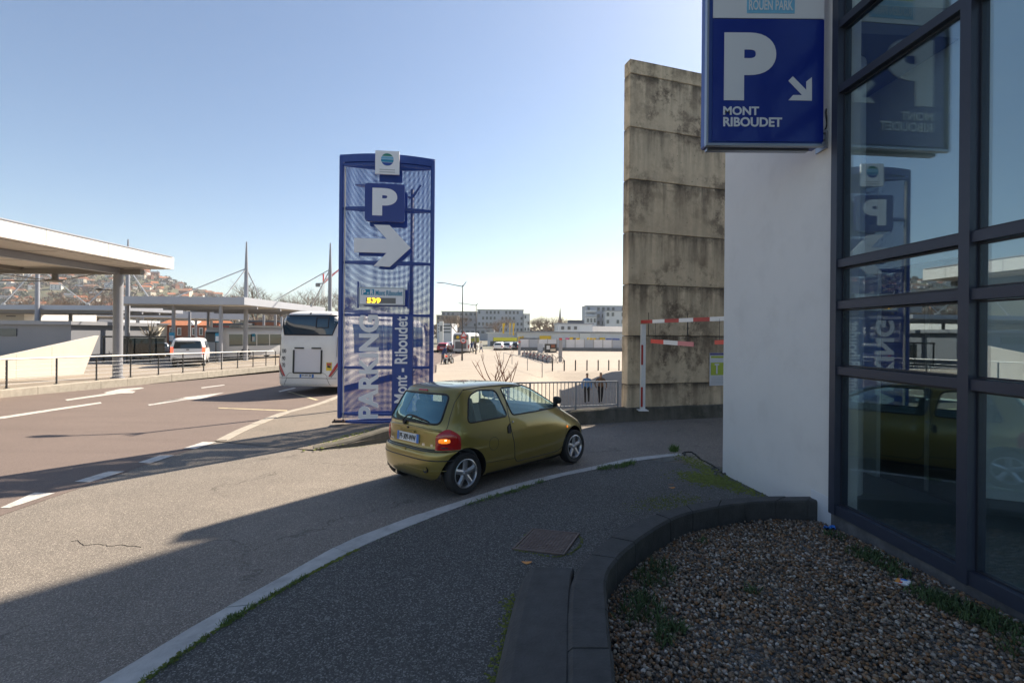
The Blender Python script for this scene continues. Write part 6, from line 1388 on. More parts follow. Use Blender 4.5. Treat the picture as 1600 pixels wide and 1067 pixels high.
def slope_at(px, py, Y):
    p = at(px, py, Y); return Vector((p.x, p.y, ISL(p.x, p.y) + .012))
pa = slope_at(917, 640, 25.0); pb = slope_at(938, 641, 25.0)
person('person in black with a blue jacket over one arm walking up the slope', pa, R(-100), 1.70, ('skin', 'hair', 'cloth_blue', 'cloth_black', 'shoe'), .2, 0, ((.12, .06), (.02, .0)))
person('person in an open brown jacket and black trousers walking up the slope', pb, R(-85), 1.74, ('skin', 'hair', 'cloth_brown', 'cloth_black', 'shoe'), .16, 0, ((.05, .10), (.05, .10)))
# motorcycle and rider
mp = gp(702, 570, .01, TP)
mc = thing('motorcycle', 'dark motorcycle with a red tail lamp standing on the plaza', 'motorcycle', mp, R(78))
for x in (-.70, .70):
    mb = MB(); mb.lathe([(.20, -.05), (.30, -.07), (.32, 0), (.30, .07), (.20, .05)], (x, 0, .32), 'y', 20); w_ = mb.build('wheel', 'rubber', mc, world=False, smooth=True); mb = MB(); mb.lathe([(.0, -.03), (.20, -.04), (.20, .04), (0, .03)], (x, 0, .32), 'y', 14); mb.build('rim', 'galv', w_, world=False)
mb = MB(); mb.bbox((0, 0, .45), (.55, .32, .36), .06); mb.bbox((.12, 0, .80), (.50, .30, .22), .08); mb.build('engine_and_tank', 'car_black', mc, world=False, smooth='auto')
mb = MB(); mb.bbox((-.38, 0, .82), (.62, .26, .10), .04); mb.build('saddle', 'black_plastic', mc, world=False)
mb = MB(); mb.bbox((-.72, 0, .78), (.16, .20, .16), .04); mb.build('tail', 'car_black', mc, world=False); mb = MB(); mb.box((-.81, 0, .82), (.03, .16, .08)); mb.build('tail_lamp', 'tail_red_lit', mc, world=False); mb = MB(); mb.box((-.83, 0, .58), (.02, .20, .14)); mb.build('number_plate', 'plate_white', mc, world=False)
mb = MB(); mb.tube([(.70, 0, .32), (.45, 0, .95)], .05, 8); mb.tube([(.36, -.38, 1.06), (.45, 0, 1.0), (.36, .38, 1.06)], .022, 6); mb.build('fork_and_bars', 'galv', mc, world=False); mb = MB(); mb.tube([(-.2, .2, .25), (-.75, .24, .42)], .05, 8); mb.build('exhaust', 'chrome', mc, world=False)
mb = MB(); mb.tube([(-.05, .2, .3), (-.15, .42, .02)], .02, 6); mb.build('side_stand', 'dark_steel', mc, world=False)
for sg in (-1, 1): mb = MB(); mb.tube([(.40, sg * .34, 1.05), (.36, sg * .40, 1.2)], .008, 5); mb.lathe([(0, 1.16), (.07, 1.2), (0, 1.24)], (.36, sg * .42, 0), n=8); mb.build('mirror', 'black_plastic', mc, world=False)
mpp = gp(691.5, 570.5, .01, TP)
rid = person('person in a blue jacket and white helmet leaning over the motorcycle', mpp, R(30), 1.78, ('skin', 'helmet', 'cloth_navy', 'cloth_grey', 'cloth_black'), .10, .38, ((.16, .0), (.14, .0)))
for px, py, hh, l, ms, rz_ in ((736.5, 553, 1.75, 'person in a dark blue coat walking beside the far street lamp', ('skin', 'hair', 'cloth_navy', 'cloth_grey', 'shoe'), 60), (741.5, 552.6, 1.7, 'person in black walking close to the far street lamp', ('skin', 'hair', 'cloth_black', 'cloth_black', 'shoe'), 70), (752, 551.5, 1.65, 'person in a white top far across the plaza road', ('skin', 'hair', 'cloth_white', 'cloth_navy', 'shoe'), 200)):
    person(l, gp(px, py, .01, TP), R(rz_), hh, ms)
for px, py, l, ms in ((203, 561, 'person in a brown coat waiting at the glass shelter', ('skin', 'hair', 'cloth_brown', 'cloth_grey', 'shoe')), (220, 562, 'person in black waiting at the glass shelter', ('skin', 'hair', 'cloth_black', 'cloth_black', 'cloth_black'))): person(l, gp(px, py, .0, PF), R(40), 1.72, ms, .04)
# tower crane
c0 = at(505, 470, 330); cr = thing('tower_crane', 'red and white tower crane far behind the coach', 'crane', (c0.x, 330, 0)); zt = at(505, 428, 330).z
mb = MB()
for dx, dy in ((-.8, -.8), (.8, -.8), (.8, .8), (-.8, .8)): mb.bar((c0.x + dx, 330 + dy, 0), (c0.x + dx, 330 + dy, zt - 6), .25, .25)
for k in range(22): z = k * (zt - 6) / 22; s_ = 1 if k % 2 else -1; mb.bar((c0.x - .8 * s_, 329.2, z), (c0.x + .8 * s_, 329.2, z + (zt - 6) / 22), .15, .15); mb.bar((c0.x - .8, 329.2, z), (c0.x + .8, 329.2, z), .12, .12)
mb.build('mast', 'white_wall', cr); j0 = at(497, 437, 330); j1 = at(534, 418, 330); j2 = at(499, 434.5, 330)
mb = MB(); a, b = Vector((c0.x, 330, zt - 7)), j1
for o_ in (-.7, .7): mb.bar(a + Vector((0, o_, 0)), b + Vector((0, o_, 0)), .3, .3)
mb.bar(a + Vector((0, 0, 1.6)), b + Vector((0, 0, .3)), .3, .3)
for k in range(14): mb.bar(a.lerp(b, k / 14) + Vector((0, 0, 1.6 * (1 - k / 14))), a.lerp(b, (k + 1) / 14), .2, .2)
mb.build('jib', 'red_bright', cr); mb = MB(); mb.bar((c0.x, 330, zt - 7), (j0.x - 1, 330, zt - 7), 1.2, .6); mb.box((j0.x, 330, zt - 8.2), (3, 1.6, 2.4)); mb.build('counterweight', 'interior_grey', cr); mb = MB(); mb.bar((c0.x, 330, zt - 7), (c0.x, 330, zt), .8, .8); mb.bar((c0.x, 330, zt), j0 + Vector((0, 0, 0)), .1, .1); mb.bar((c0.x, 330, zt), a.lerp(b, .7), .1, .1); mb.build('tower_head', 'red_bright', cr)
# ================================================================ trees
def tree_mesh(seed, h, spread, levels=5, r0=.16, trunk_f=.28, up=.35, nb=(3, 4)):
    rnd = random.Random(seed); tr = MB(); cr = MB()
    def grow(p, d, ln, r, lv):
        pts = [p]; dd = d.copy(); n = 3
        for k in range(n):
            dd = (dd + Vector((rnd.uniform(-1, 1), rnd.uniform(-1, 1), rnd.uniform(-.5, 1) * up)) * .16).normalized(); pts.append(pts[-1] + dd * ln / n)
        m = tr if lv == 0 else cr
        m.tube(pts, [r * (1 - .45 * k / n) for k in range(n + 1)], 8 if lv == 0 else (5 if lv < 2 else 3), caps=lv == 0)
        if lv >= levels: return
        k = rnd.randint(*nb)
        for i in range(k):
            t = rnd.uniform(.45, 1) if lv else rnd.uniform(.7, 1); q = pts[min(n, int(t * n + .5))]
            a = 2 * math.pi * (i + rnd.random() * .7) / k; side = Vector((math.cos(a), math.sin(a), 0)); nd = (dd * (1 - spread) + side * spread + Vector((0, 0, up * .6))).normalized()
            grow(q, nd, ln * rnd.uniform(.6, .85), r * .55, lv + 1)
    grow(Vector((0, 0, 0)), Vector((0, 0, 1)), h * trunk_f, r0, 0)
    return tr.mesh('trunk', 'bark', True, fix=False), cr.mesh('crown', 'twig', False, fix=False)
TM = [tree_mesh(s, 10, .48, 6 if s < 3 else 5, .17, .24, .4) for s in range(5)]
def tree(k, label, px, Y, pyt, zb, group='bare winter trees', m=None, wd=1.0):
    p = at(px, 500, Y); h = at(px, pyt, Y).z - zb; tm_, cm = TM[k]; zmax = max(v.co.z for v in cm.vertices); s = h / zmax
    c = bpy.data.objects.new('bare_tree', None); C.objects.link(c); c.matrix_world = Matrix.Translation((p.x, Y, zb)) @ Matrix.Rotation(random.random() * 6, 4, 'Z') @ Matrix.Diagonal((s * wd, s * wd, s, 1)); tag(c, label, 'tree', group)
    for nm, me in (('trunk', tm_), ('crown', cm)): o = bpy.data.objects.new(nm, me); C.objects.link(o); o.parent = c
for k, px, Y, pyt, l in ((0, 713, 118, 485, 'broad bare tree behind the near street lamp'), (1, 700, 125, 488, 'bare tree between the white pylon and the near street lamp'), (2, 780, 112, 489, 'round bare tree before the apartment block, behind the yellow flags'), (3, 770, 120, 500, 'small bare tree left of the yellow banner'), (0, 846, 170, 492, 'bare tree right of the narrow stair tower'), (2, 858, 180, 489, 'bare tree left of the church spire'), (4, 868, 165, 491, 'bare tree just left of the white office, below the spire'), (1, 836, 190, 496, 'small bare tree at the foot of the stair tower'), (3, 884, 190, 494, 'bare tree behind the white upper office'),
                        (2, 128, 62, 440, 'tall bare tree behind the near canopy and the slanting wall'), (0, 95, 70, 455, 'bare tree behind the grey station building'), (4, 30, 75, 458, 'bare tree behind the white panelled block'), (1, 372, 170, 446, 'bare tree left of the mast between van and coach'), (3, 400, 165, 436, 'bare tree right of the mast between van and coach'), (0, 436, 180, 452, 'bare tree above the far thin canopy'), (4, 478, 170, 447, 'bare tree left of the tower crane'), (2, 523, 160, 440, 'bare tree right of the mast behind the coach'), (1, 545, 190, 455, 'bare tree seen through the totem near its left post'), (3, 600, 200, 470, 'bare tree seen through the middle of the totem'), (2, 420, 95, 470, 'bare tree beside the brown timber fronted block')):
    tree(k, l, px, Y, pyt, GF if px > 660 else -.5, wd=1.25 if k in (0, 2) else 1.05)
# pollarded tree by the van
pt = gp(234, 560, 0, PF); pz = thing('pollarded_tree', 'small pollarded tree with a pale trunk behind the bus shelter', 'tree', pt); mb = MB(); hT = 3.0; mb.tube([pt, pt + Vector((.03, 0, 1.2)), pt + Vector((0, 0, 2.1))], [.16, .13, .12], 8); mb.build('trunk', 'pale_bark', pz, smooth=True); mb = MB(); rnd = random.Random(4)
for k in range(26):
    a = rnd.random() * 6.28; e = rnd.uniform(.2, 1.2); q = pt + Vector((0, 0, 2.0)); d1 = Vector((math.cos(a) * math.cos(e), math.sin(a) * math.cos(e), math.sin(e))); m1 = q + d1 * rnd.uniform(.5, .8); mb.tube([q, m1, m1 + (d1 + Vector((0, 0, .5))) * rnd.uniform(.3, .7)], [.05, .035, .012], 4)
mb.build('crown', 'pale_bark', pz)
# thin shrubs behind the low wall
def shrub(label, px, pyt, Y, seed, n):
    p = at(px, 560, Y); p.z = ISL(p.x, p.y); zt = at(px, pyt, Y).z; rnd = random.Random(seed); c = thing('bare_shrub', label, 'shrub', p); H_ = zt - p.z
    mb = MB(); mb.tube([p, p + Vector((.02, 0, H_ * .3)), p + Vector((-.03, .02, H_ * .45))], [.032, .028, .024], 6); mb.build('stem', 'twig_red', c, smooth=True); mb = MB()
    for k in range(n):
        b0 = p + Vector((-.02, .01, H_ * rnd.uniform(.25, .45))); a = rnd.uniform(0, 6.28); sp = rnd.uniform(.15, .42); e = b0 + Vector((math.cos(a) * sp * H_, math.sin(a) * sp * H_ * .6, H_ * rnd.uniform(.3, .58))); m = b0.lerp(e, .5) + Vector((0, 0, -.06 * H_)); mb.tube(spline([b0, m, e], 4), [.017, .016, .015, .014, .012, .011, .009, .007, .004], 5)
        for j in range(2): t = rnd.uniform(.4, .8); q = m.lerp(e, t); mb.tube([q, q + Vector((rnd.uniform(-.15, .15), rnd.uniform(-.1, .1), rnd.uniform(.08, .28))) * H_ * .5], [.007, .003], 4)
    mb.build('branches', 'twig_red', c)
shrub('leafless reddish shrub with spreading branches behind the car roof', 772, 541, 12.6, 3, 9); shrub('smaller leafless reddish shrub right of the spreading one', 793.5, 545, 13.2, 8, 6)

# ================================================================ hillside with houses
crest = [(-500, 405), (0, 412), (120, 414), (200, 420), (240, 430), (300, 447), (360, 467), (430, 486), (560, 508), (700, 519)]
def cy(px): return lerp_tab(crest, px)
def hill_pt(px, v):
    Y = 480 + 470 * v; p = at(px, 516, Y); zc = (516 - cy(px)) / F * 950; return Vector((p.x, Y, GF + zc * (v ** 1.15) + 4 * math.sin(px * .05 + v * 9) * v))
mat('hill_green', (.10, .10, .055), .95, var=.4, vscale=.03)
mb = MB(); pxl = np.arange(-500, 701, 20); mb.grid([[hill_pt(px, v) for px in pxl] for v in np.linspace(0, 1, 24)] + [[hill_pt(px, 1) + Vector((0, 300, -90)) for px in pxl]]); tag(mb.build('hillside', 'hill_green', smooth=True), kind='structure')
WALLC = [('cream', 'cream_wall'), ('white', 'white_wall'), ('brick', 'brick_red')]; ROOFC = [('orange tiled', 'roof_orange'), ('dark slate', 'slate'), ('brown tiled', 'roof_brown')]
mat('roof_brown', (.24, .13, .08), .85, var=.2, vscale=1); rnd = random.Random(12); protos = {}
def house_meshes(wm, rm, kk):
    L_, W_, H_ = ((10, 8, 5.5), (13, 9, 8), (9, 7, 4.5))[kk]
    mb = MB(); mb.box((0, 0, H_ / 2 - 2), (L_, W_, H_ + 4)); w1 = mb.mesh('wall', wm); mb = MB(); e = .5; x, y = L_ / 2 + e, W_ / 2 + e; mb.add([(-x, -y, H_), (x, -y, H_), (x, y, H_), (-x, y, H_), (-x, 0, H_ + 3.2), (x, 0, H_ + 3.2)], [(0, 1, 5, 4), (2, 3, 4, 5), (1, 2, 5), (3, 0, 4), (0, 3, 2, 1)]); mb.box((L_ * .25, .6, H_ + 3.2), (.8, .8, 2.2)); r1 = mb.mesh('roof', rm)
    mb = MB()
    for i in range(3):
        for j in range(1 if H_ < 6 else 2): mb.box((-L_ / 2 + (i + .5) * L_ / 3, -W_ / 2, 2.2 + j * 2.8), (1.2, .12, 1.5))
    return w1, r1, mb.mesh('windows', 'far_glass')
cells = []
for i in range(175):
    px = rnd.uniform(-15, 372); v = rnd.uniform(.10, .97) ** .8
    wi, ri, kk = rnd.choice((0, 0, 1, 1, 2)), rnd.choice((0, 0, 1, 2)), rnd.randrange(3)
    if (wi, ri, kk) not in protos: protos[wi, ri, kk] = house_meshes(WALLC[wi][1], ROOFC[ri][1], kk)
    p = hill_pt(px, v); c = bpy.data.objects.new('house', None); C.objects.link(c); c.matrix_world = Matrix.Translation(p) @ Matrix.Rotation(rnd.uniform(-.8, .8), 4, 'Z')
    tag(c, '%s %s house with %s roof on the far hillside' % (('small', 'large', 'low')[kk], WALLC[wi][0], ROOFC[ri][0]), 'house', 'houses on the far hillside')
    for nm, me in zip(('wall', 'roof', 'windows'), protos[wi, ri, kk]): o = bpy.data.objects.new(nm, me); C.objects.link(o); o.parent = c
def blob_cloud(name, mats_, items, kind='stuff'):
    """many small ragged tufts as one mesh: items = (centre, radius, count, material index)"""
    V = []; Fc = []; MI = []
    for c, r, n, mi in items:
        c = np.array(c); d = rng.normal(size=(n, 3)); d /= np.linalg.norm(d, axis=1)[:, None]; rad = r * rng.uniform(.35, 1, (n, 1)); P = c + d * rad * np.array([1, 1, .9]); sz = r * .28
        for q in P:
            k = len(V); V.extend((q + rng.normal(size=(3, 3)) * sz).tolist()); Fc.append((k, k + 1, k + 2)); MI.append(mi)
    me = bpy.data.meshes.new(name); me.from_pydata(V, [], Fc); [me.materials.append(M[m]) for m in mats_]; me.polygons.foreach_set('material_index', MI); o = bpy.data.objects.new(name, me); C.objects.link(o); o['kind'] = kind; return o
mat('wood_brown', (.15, .105, .07), .95); mat('wood_grey', (.17, .14, .11), .95); mat('wood_green', (.045, .06, .028), .95)
items = []
for i in range(620):
    px = rnd.uniform(-40, 560); v = rnd.uniform(.05, 1.0); p = hill_pt(px, v); r = rnd.uniform(4, 8); items.append(((p.x, p.y, p.z + r * .6), r, 46, rnd.choice((0, 0, 1, 1, 2))))
for i in range(90):
    px = rnd.uniform(420, 980); Y = rnd.uniform(280, 420); p = at(px, 521, Y); r = rnd.uniform(3.5, 6); items.append(((p.x, Y, GF + r * .8), r, 40, rnd.choice((0, 1, 1))))
blob_cloud('hillside_woodland', ['wood_brown', 'wood_grey', 'wood_green'], items)

# ================================================================ planter: curved dark block wall, gravel, weeds, litter
PT = .30
INN = [(970, 1400), (963, 1180), (961, 1067), (951, 956), (947, 905), (957, 880), (984, 853), (1022, 826), (1061, 805), (1110, 793), (1159, 786), (1225, 782), (1313, 781)]
OUT = [(876, 1400), (882, 1180), (885, 1067), (887, 956), (893, 905), (910, 875), (940, 845), (985, 817), (1040, 795), (1110, 781), (1180, 775.5), (1240, 774.5), (1309, 774)]
pi_, po_ = gpx(INN, PT), gpx(OUT, PT)
si, so = spline(pi_, 8), spline(po_, 8)
pw_ = thing('planter_wall', 'low curved planter wall of dark grey concrete blocks around the gravel bed', 'planter', po_[5])
di = [0]
for a, b in zip(si, si[1:]): di.append(di[-1] + (b - a).length)
def pick(s, l):
    s = min(max(s, 0), di[-1] - 1e-6); j = max(k for k in range(len(di) - 1) if di[k] <= s); t = (s - di[j]) / max(1e-9, di[j + 1] - di[j]); return l[j].lerp(l[j + 1], t)
nblk = round(di[-1] / .36)
for c in range(nblk):
    s0, s1 = di[-1] * c / nblk + .004, di[-1] * (c + 1) / nblk - .004; rows = []; dz = random.uniform(-.004, .004); jt = random.uniform(-.004, .004)
    for k in range(5):
        s = s0 + (s1 - s0) * k / 4; a, b = pick(s, si), pick(s, so); e = (b - a).normalized(); a = a + e * jt; Z = lambda h: Vector((0, 0, h + dz)); ch = .018
        rows.append([a + Z(-.42), a + Z(-ch), a + e * ch + Z(0), b - e * ch * 1.6 + Z(0), b + Z(-ch * 1.4), b + Z(-.42)])
    mb = MB(); mb.grid(rows); mb.f += [tuple(range(6))[::-1], tuple(24 + k for k in range(6))]; mb.mi += [0, 0]; mb.build('block', 'dark_block', pw_)
rows = [[a.lerp(b, .06) + Vector((0, 0, -.4)), a.lerp(b, .06) + Vector((0, 0, -.014)), a.lerp(b, .94) + Vector((0, 0, -.014)), a.lerp(b, .94) + Vector((0, 0, -.4))] for a, b in zip(si, so)]
mb = MB(); mb.grid(rows); mb.build('mortar_core', 'mortar', pw_)
# outer ledge blocks
lg_ = thing('planter_ledge', 'wide low dark concrete ledge against the outside of the planter wall', 'ledge', gp(835, 879, .2))
LO = gpx([(770, 1400), (770, 1180), (781, 1067), (790, 1020), (803, 960), (818, 905), (829, 884)], .265); LI = gpx([(878, 1400), (885, 1180), (888, 1067), (888.5, 1020), (889, 960), (892, 905), (897, 886)], .285)
bks = [(0, 1.0), (1.0, 2.35), (2.35, 2.9), (2.9, 6.0)]
lo, li = spline(LO, 8), spline(LI, 8); nn_ = len(lo)
for a0, a1 in ((0, 10), (10, 22), (22, nn_ - 1)):
    rows = []
    for k in range(a0, a1 + 1):
        p, q = lo[k], li[k]
        if k == a0 and a0: p, q = p.lerp(lo[k + 1], .06), q.lerp(li[k + 1], .06)
        e = (q - p).normalized(); rows.append([p - e * .05 + Vector((0, 0, -.24)), p - e * .035 + Vector((0, 0, -.07)), p + Vector((0, 0, -.02)), p + e * .05, q - e * .01, q + Vector((0, 0, -.012)), q + Vector((0, 0, -.3))])
    if a1 == nn_ - 1: rows[-1] = [r + Vector((0, 0, -.05)) for r in rows[-1]]; rows.append([r + Vector((.01, .03, -.2)) for r in rows[-1]])
    mb = MB(); mb.grid(rows); n = 7; mb.f += [tuple(range(n))[::-1], tuple((len(rows) - 1) * n + k for k in range(n))]; mb.mi += [0, 0]; mb.build('block', 'dark_block', lg_)
# pale bird marks on the seam
mat('bird_white', (.55, .54, .50), .8)
mb = MB()
for px, py, w_, h_ in ((889, 903, 2.2, 5), (884, 938, 1.6, 6), (884, 955, 1.2, 3), (886, 917, 1, 2)):
    p = gp(px, py, .262); k = .0026; mb.add([p + Vector((w_ * k * math.cos(a) * 2, h_ * k * math.sin(a) * 1.6, .0)) for a in [2 * math.pi * j / 10 for j in range(10)]], [tuple(range(10))])
# gravel bed
gpoly = [(p.x, p.y) for p in si[6:]] + [(fa(4.5, .02, 0).x, 4.5), (fa(.5, .02, 0).x, .5), (si[6].x, .5)]
GO = .06
sheet('gravel_bed', gpoly, GO - .012, 'plinth_concrete', .4)
def stone_mat(name):
    m = bpy.data.materials.new(name); m.use_nodes = True; M[name] = m; n = m.node_tree.nodes; L = m.node_tree.links; b = n['Principled BSDF']; b.inputs['Roughness'].default_value = .6
    g = n.new('ShaderNodeNewGeometry'); r = n.new('ShaderNodeValToRGB'); r.color_ramp.interpolation = 'CONSTANT'; el = r.color_ramp.elements
    cs = [(0, (.16, .14, .12)), (.16, (.27, .19, .125)), (.32, (.36, .30, .235)), (.46, (.10, .09, .08)), (.58, (.33, .18, .08)), (.68, (.48, .44, .39)), (.80, (.22, .135, .075)), (.89, (.66, .64, .61)), (.95, (.42, .26, .13))]; cs = [(p_, (q_[0] * .86, q_[1] * .78, q_[2] * .70)) for p_, q_ in cs]
    el[0].position = 0; el[0].color = (*cs[0][1], 1); el[1].position = cs[1][0]; el[1].color = (*cs[1][1], 1)
    for p, c in cs[2:]: e = el.new(p); e.color = (*c, 1)
    L.new(g.outputs['Random Per Island'], r.inputs[0])
    nz = n.new('ShaderNodeTexNoise'); nz.inputs['Scale'].default_value = 180; L.new(g.outputs['Position'], nz.inputs['Vector']); mx = n.new('ShaderNodeMix'); mx.data_type = 'RGBA'; mx.blend_type = 'MULTIPLY'; mx.inputs['Factor'].default_value = .35; L.new(r.outputs[0], mx.inputs['A']); L.new(nz.outputs['Color'], mx.inputs['B']); L.new(mx.outputs['Result'], b.inputs['Base Color']); return m
stone_mat('gravel')
phi = (1 + 5 ** .5) / 2
ICO = np.array([(-1, phi, 0), (1, phi, 0), (-1, -phi, 0), (1, -phi, 0), (0, -1, phi), (0, 1, phi), (0, -1, -phi), (0, 1, -phi), (phi, 0, -1), (phi, 0, 1), (-phi, 0, -1), (-phi, 0, 1)]) / 1.9
ICF = np.array([(0, 11, 5), (0, 5, 1), (0, 1, 7), (0, 7, 10), (0, 10, 11), (1, 5, 9), (5, 11, 4), (11, 10, 2), (10, 7, 6), (7, 1, 8), (3, 9, 4), (3, 4, 2), (3, 2, 6), (3, 6, 8), (3, 8, 9), (4, 9, 5), (2, 4, 11), (6, 2, 10), (8, 6, 7), (9, 8, 1)])
pts = []
while len(pts) < 36000:
    x, y = rng.uniform(.3, 3.4), rng.uniform(1.2, 5.3)
    if inpoly(x, y, gpoly): pts.append((x, y, T(x, y)))
pts = np.array(pts); N = len(pts)
sz = rng.uniform(.008, .0155, (N, 1, 1)); V = ICO[None] * np.array([1, 1, 1]) * rng.uniform(.65, 1.25, (N, 1, 3)) * (1 + rng.uniform(-.18, .18, (N, 12, 1))); V[:, :, 2] *= .8; V *= sz
an = rng.uniform(0, 6.28, N); ca, sa = np.cos(an), np.sin(an); tl1 = rng.normal(0, .35, N)
Vx = V[:, :, 0] * ca[:, None] - V[:, :, 1] * sa[:, None]; Vy = V[:, :, 0] * sa[:, None] + V[:, :, 1] * ca[:, None]; Vz = V[:, :, 2] + Vx * tl1[:, None] * .6
lump = .012 * np.sin(pts[:, 0] * 5.1 + 1) * np.sin(pts[:, 1] * 4.3) + .034
V = np.stack([Vx + pts[:, 0, None], Vy + pts[:, 1, None], Vz + (pts[:, 2] + GO + lump + rng.uniform(-.012, .012, N))[:, None]], 2).reshape(-1, 3)
Fc = (ICF[None] + 12 * np.arange(N)[:, None, None]).reshape(-1, 3)
me = bpy.data.meshes.new('gravel'); me.vertices.add(len(V)); me.vertices.foreach_set('co', V.ravel()); me.loops.add(Fc.size); me.loops.foreach_set('vertex_index', Fc.ravel()); me.polygons.add(len(Fc)); me.polygons.foreach_set('loop_start', np.arange(0, Fc.size, 3)); me.polygons.foreach_set('loop_total', np.full(len(Fc), 3)); me.update(calc_edges=True); me.materials.append(M['gravel'])
go = bpy.data.objects.new('gravel', me); C.objects.link(go); tag(go, 'loose brown and grey pebbles filling the planter', 'gravel', kind='stuff')
# grass, weeds and moss
def blades(name, spots, mt, label, cat='grass'):
    V = []; Fc = []
    for p, r, n, h in spots:
        for _ in range(n):
            a = rng.uniform(0, 6.28); q = rng.uniform(0, 1) ** .5 * r; b = Vector((p.x + math.cos(a) * q, p.y + math.sin(a) * q, p.z)); hh = h * rng.uniform(.4, 1.1); ln = Vector((rng.normal() * .45, rng.normal() * .45, 1)).normalized() * hh; w_ = hh * .045 + .0012; sd = Vector((math.cos(a * 3), math.sin(a * 3), 0)) * w_; bend = Vector((ln.x, ln.y, -abs(ln.x) - abs(ln.y))) * .5
            k = len(V); V += [b - sd, b + sd, b + ln * .55 + sd * .7, b + ln * .55 - sd * .7, b + ln + bend]; Fc += [(k, k + 1, k + 2, k + 3), (k + 3, k + 2, k + 4)]
    me = bpy.data.meshes.new(name); me.from_pydata(V, [], Fc); me.materials.append(M[mt]); o = bpy.data.objects.new(name, me); C.objects.link(o); tag(o, label, cat, kind='stuff')
def along(lst, off, n, jit, fn=T):
    P = resample(spline(gpx(lst, off, fn), 6), .02); out = []
    for _ in range(n):
        p = P[rng.integers(len(P))] + Vector((rng.normal() * jit, rng.normal() * jit, 0)); out.append(Vector((p.x, p.y, fn(p.x, p.y) + off)))
    return out
sp = []
for p in along([(230, 1060), (338, 984), (408, 940), (476, 901)], PAV + .002, 70, .012): sp.append((p, .03, 9, .035))
for p in along([(345, 978), (375, 958)], PAV + .002, 14, .02): sp.append((p, .04, 16, .04))
for p in along([(730, 789), (780, 774), (815, 764), (850, 752)], PAV + .002, 50, .02): sp.append((p, .04, 10, .055))
for p in along([(936, 733), (960, 730), (990, 723)], PAV + .002, 40, .03): sp.append((p, .05, 14, .075))
for p in along([(1050, 706), (1054, 704)], PAV, 8, .03): sp.append((p, .05, 22, .16))
for p in along([(476, 901), (561, 857), (680, 808)], PAV + .002, 30, .01): sp.append((p, .02, 4, .02))
blades('kerb_grass', sp, 'grass_blade', 'short grass growing in the joint behind the kerb stones')
sp = []
for px, py, r, n in ((1020, 905, .14, 150), (1035, 890, .10, 90), (1000, 935, .12, 90), (1020, 960, .11, 80), (1040, 985, .07, 70), (1060, 985, .05, 50), (1040, 1005, .06, 40), (1175, 925, .05, 30), (1098, 847, .05, 25), (985, 965, .10, 60)): sp.append((gp(px, py, GO + .04), r, n, .10))
for px, py, r, n in ((1305, 838, .10, 80), (1350, 868, .13, 160), (1375, 878, .14, 170), (1400, 895, .10, 90), (1445, 930, .12, 120), (1480, 945, .15, 220), (1515, 958, .16, 240), (1550, 975, .16, 220), (1585, 990, .15, 160), (1590, 1020, .10, 60)): sp.append((gp(px, py, GO + .04), r, n, .09))
blades('planter_weeds', sp, 'weed_dark', 'dark green weeds sprouting through the gravel', 'weeds')
def moss(name, spots, label):
    V = []; Fc = []; n6 = 6
    for p, s in spots:
        k = len(V); a0 = rng.uniform(0, 6); V.append(p + Vector((0, 0, s * .28)))
        for j in range(n6): a = a0 + 2 * math.pi * j / n6; rr = s * rng.uniform(.6, 1.2); V.append(p + Vector((math.cos(a) * rr, math.sin(a) * rr, -.004)))
        Fc += [(k, k + 1 + j, k + 1 + (j + 1) % n6) for j in range(n6)]
    me = bpy.data.meshes.new(name); me.from_pydata(V, [], Fc); me.materials.append(M['moss']); o = bpy.data.objects.new(name, me); C.objects.link(o); tag(o, label, 'moss', kind='stuff')
ms = []
for p in along([(1068, 712), (1095, 728), (1120, 745), (1150, 762), (1185, 771)], PAV + .002, 900, .09): ms.append((p, rng.uniform(.008, .026)))
for p in along([(1080, 742), (1105, 748), (1125, 755)], PAV + .002, 1100, .15): ms.append((p, rng.uniform(.006, .022)))
for p in along([(1005, 792), (1040, 785), (1075, 775)], PAV + .002, 420, .12): ms.append((p, rng.uniform(.004, .014)))
for p in along([(800, 935), (796, 980), (783, 1040), (775, 1066)], PAV + .002, 360, .035): ms.append((p, rng.uniform(.004, .014)))
for p in along([(218, 1067), (338, 983), (476, 900), (561, 856)], PAV + .002, 420, .012): ms.append((p, rng.uniform(.005, .016)))
for p in along([(500, 697), (540, 684), (590, 672), (620, 668)], .0, 500, .16, lambda x, y: ISL(x, y) + .014): ms.append((p, rng.uniform(.01, .04)))
for p in along([(495, 704), (560, 698), (612, 691)], .0, 160, .02): ms.append((p, rng.uniform(.006, .02)))
for p in along([(806, 858), (880, 868), (908, 839), (833, 828), (806, 858)], PAV + .002, 260, .008): ms.append((p, rng.uniform(.004, .010)))
moss('moss_patches', ms, 'green moss cushions along joints and edges of the pavement')
# broken edge of the pavement near the white wall
mat('tar', (.012, .012, .013), .9)
P = gpx([(1066, 708), (1080, 706), (1096, 718), (1112, 726), (1128, 738), (1136, 742)], PAV)
mb = MB(); mb.tube([p + Vector((rng.normal() * .01, rng.normal() * .01, .0)) for p in resample(spline(P, 6), .05)], .012, 5); o = mb.build('pavement_crack', 'tar', walk)
rub = thing('rubble', 'crumbled dark asphalt lumps at the broken pavement edge by the white wall', 'rubble', P[3]); 
for k in range(14):
    p = P[0].lerp(P[-1], rng.uniform(0, 1)) if k > 8 else gp(1120 + rng.uniform(-8, 14), 735 + rng.uniform(-3, 6), PAV); mb = MB(); s_ = rng.uniform(.015, .045); mb.add([p + Vector((v * s_ * rng.uniform(.6, 1.2)).tolist()) for v in ICO], [tuple(f) for f in ICF.tolist()]); mb.build('lump', 'walk_asphalt', rub)
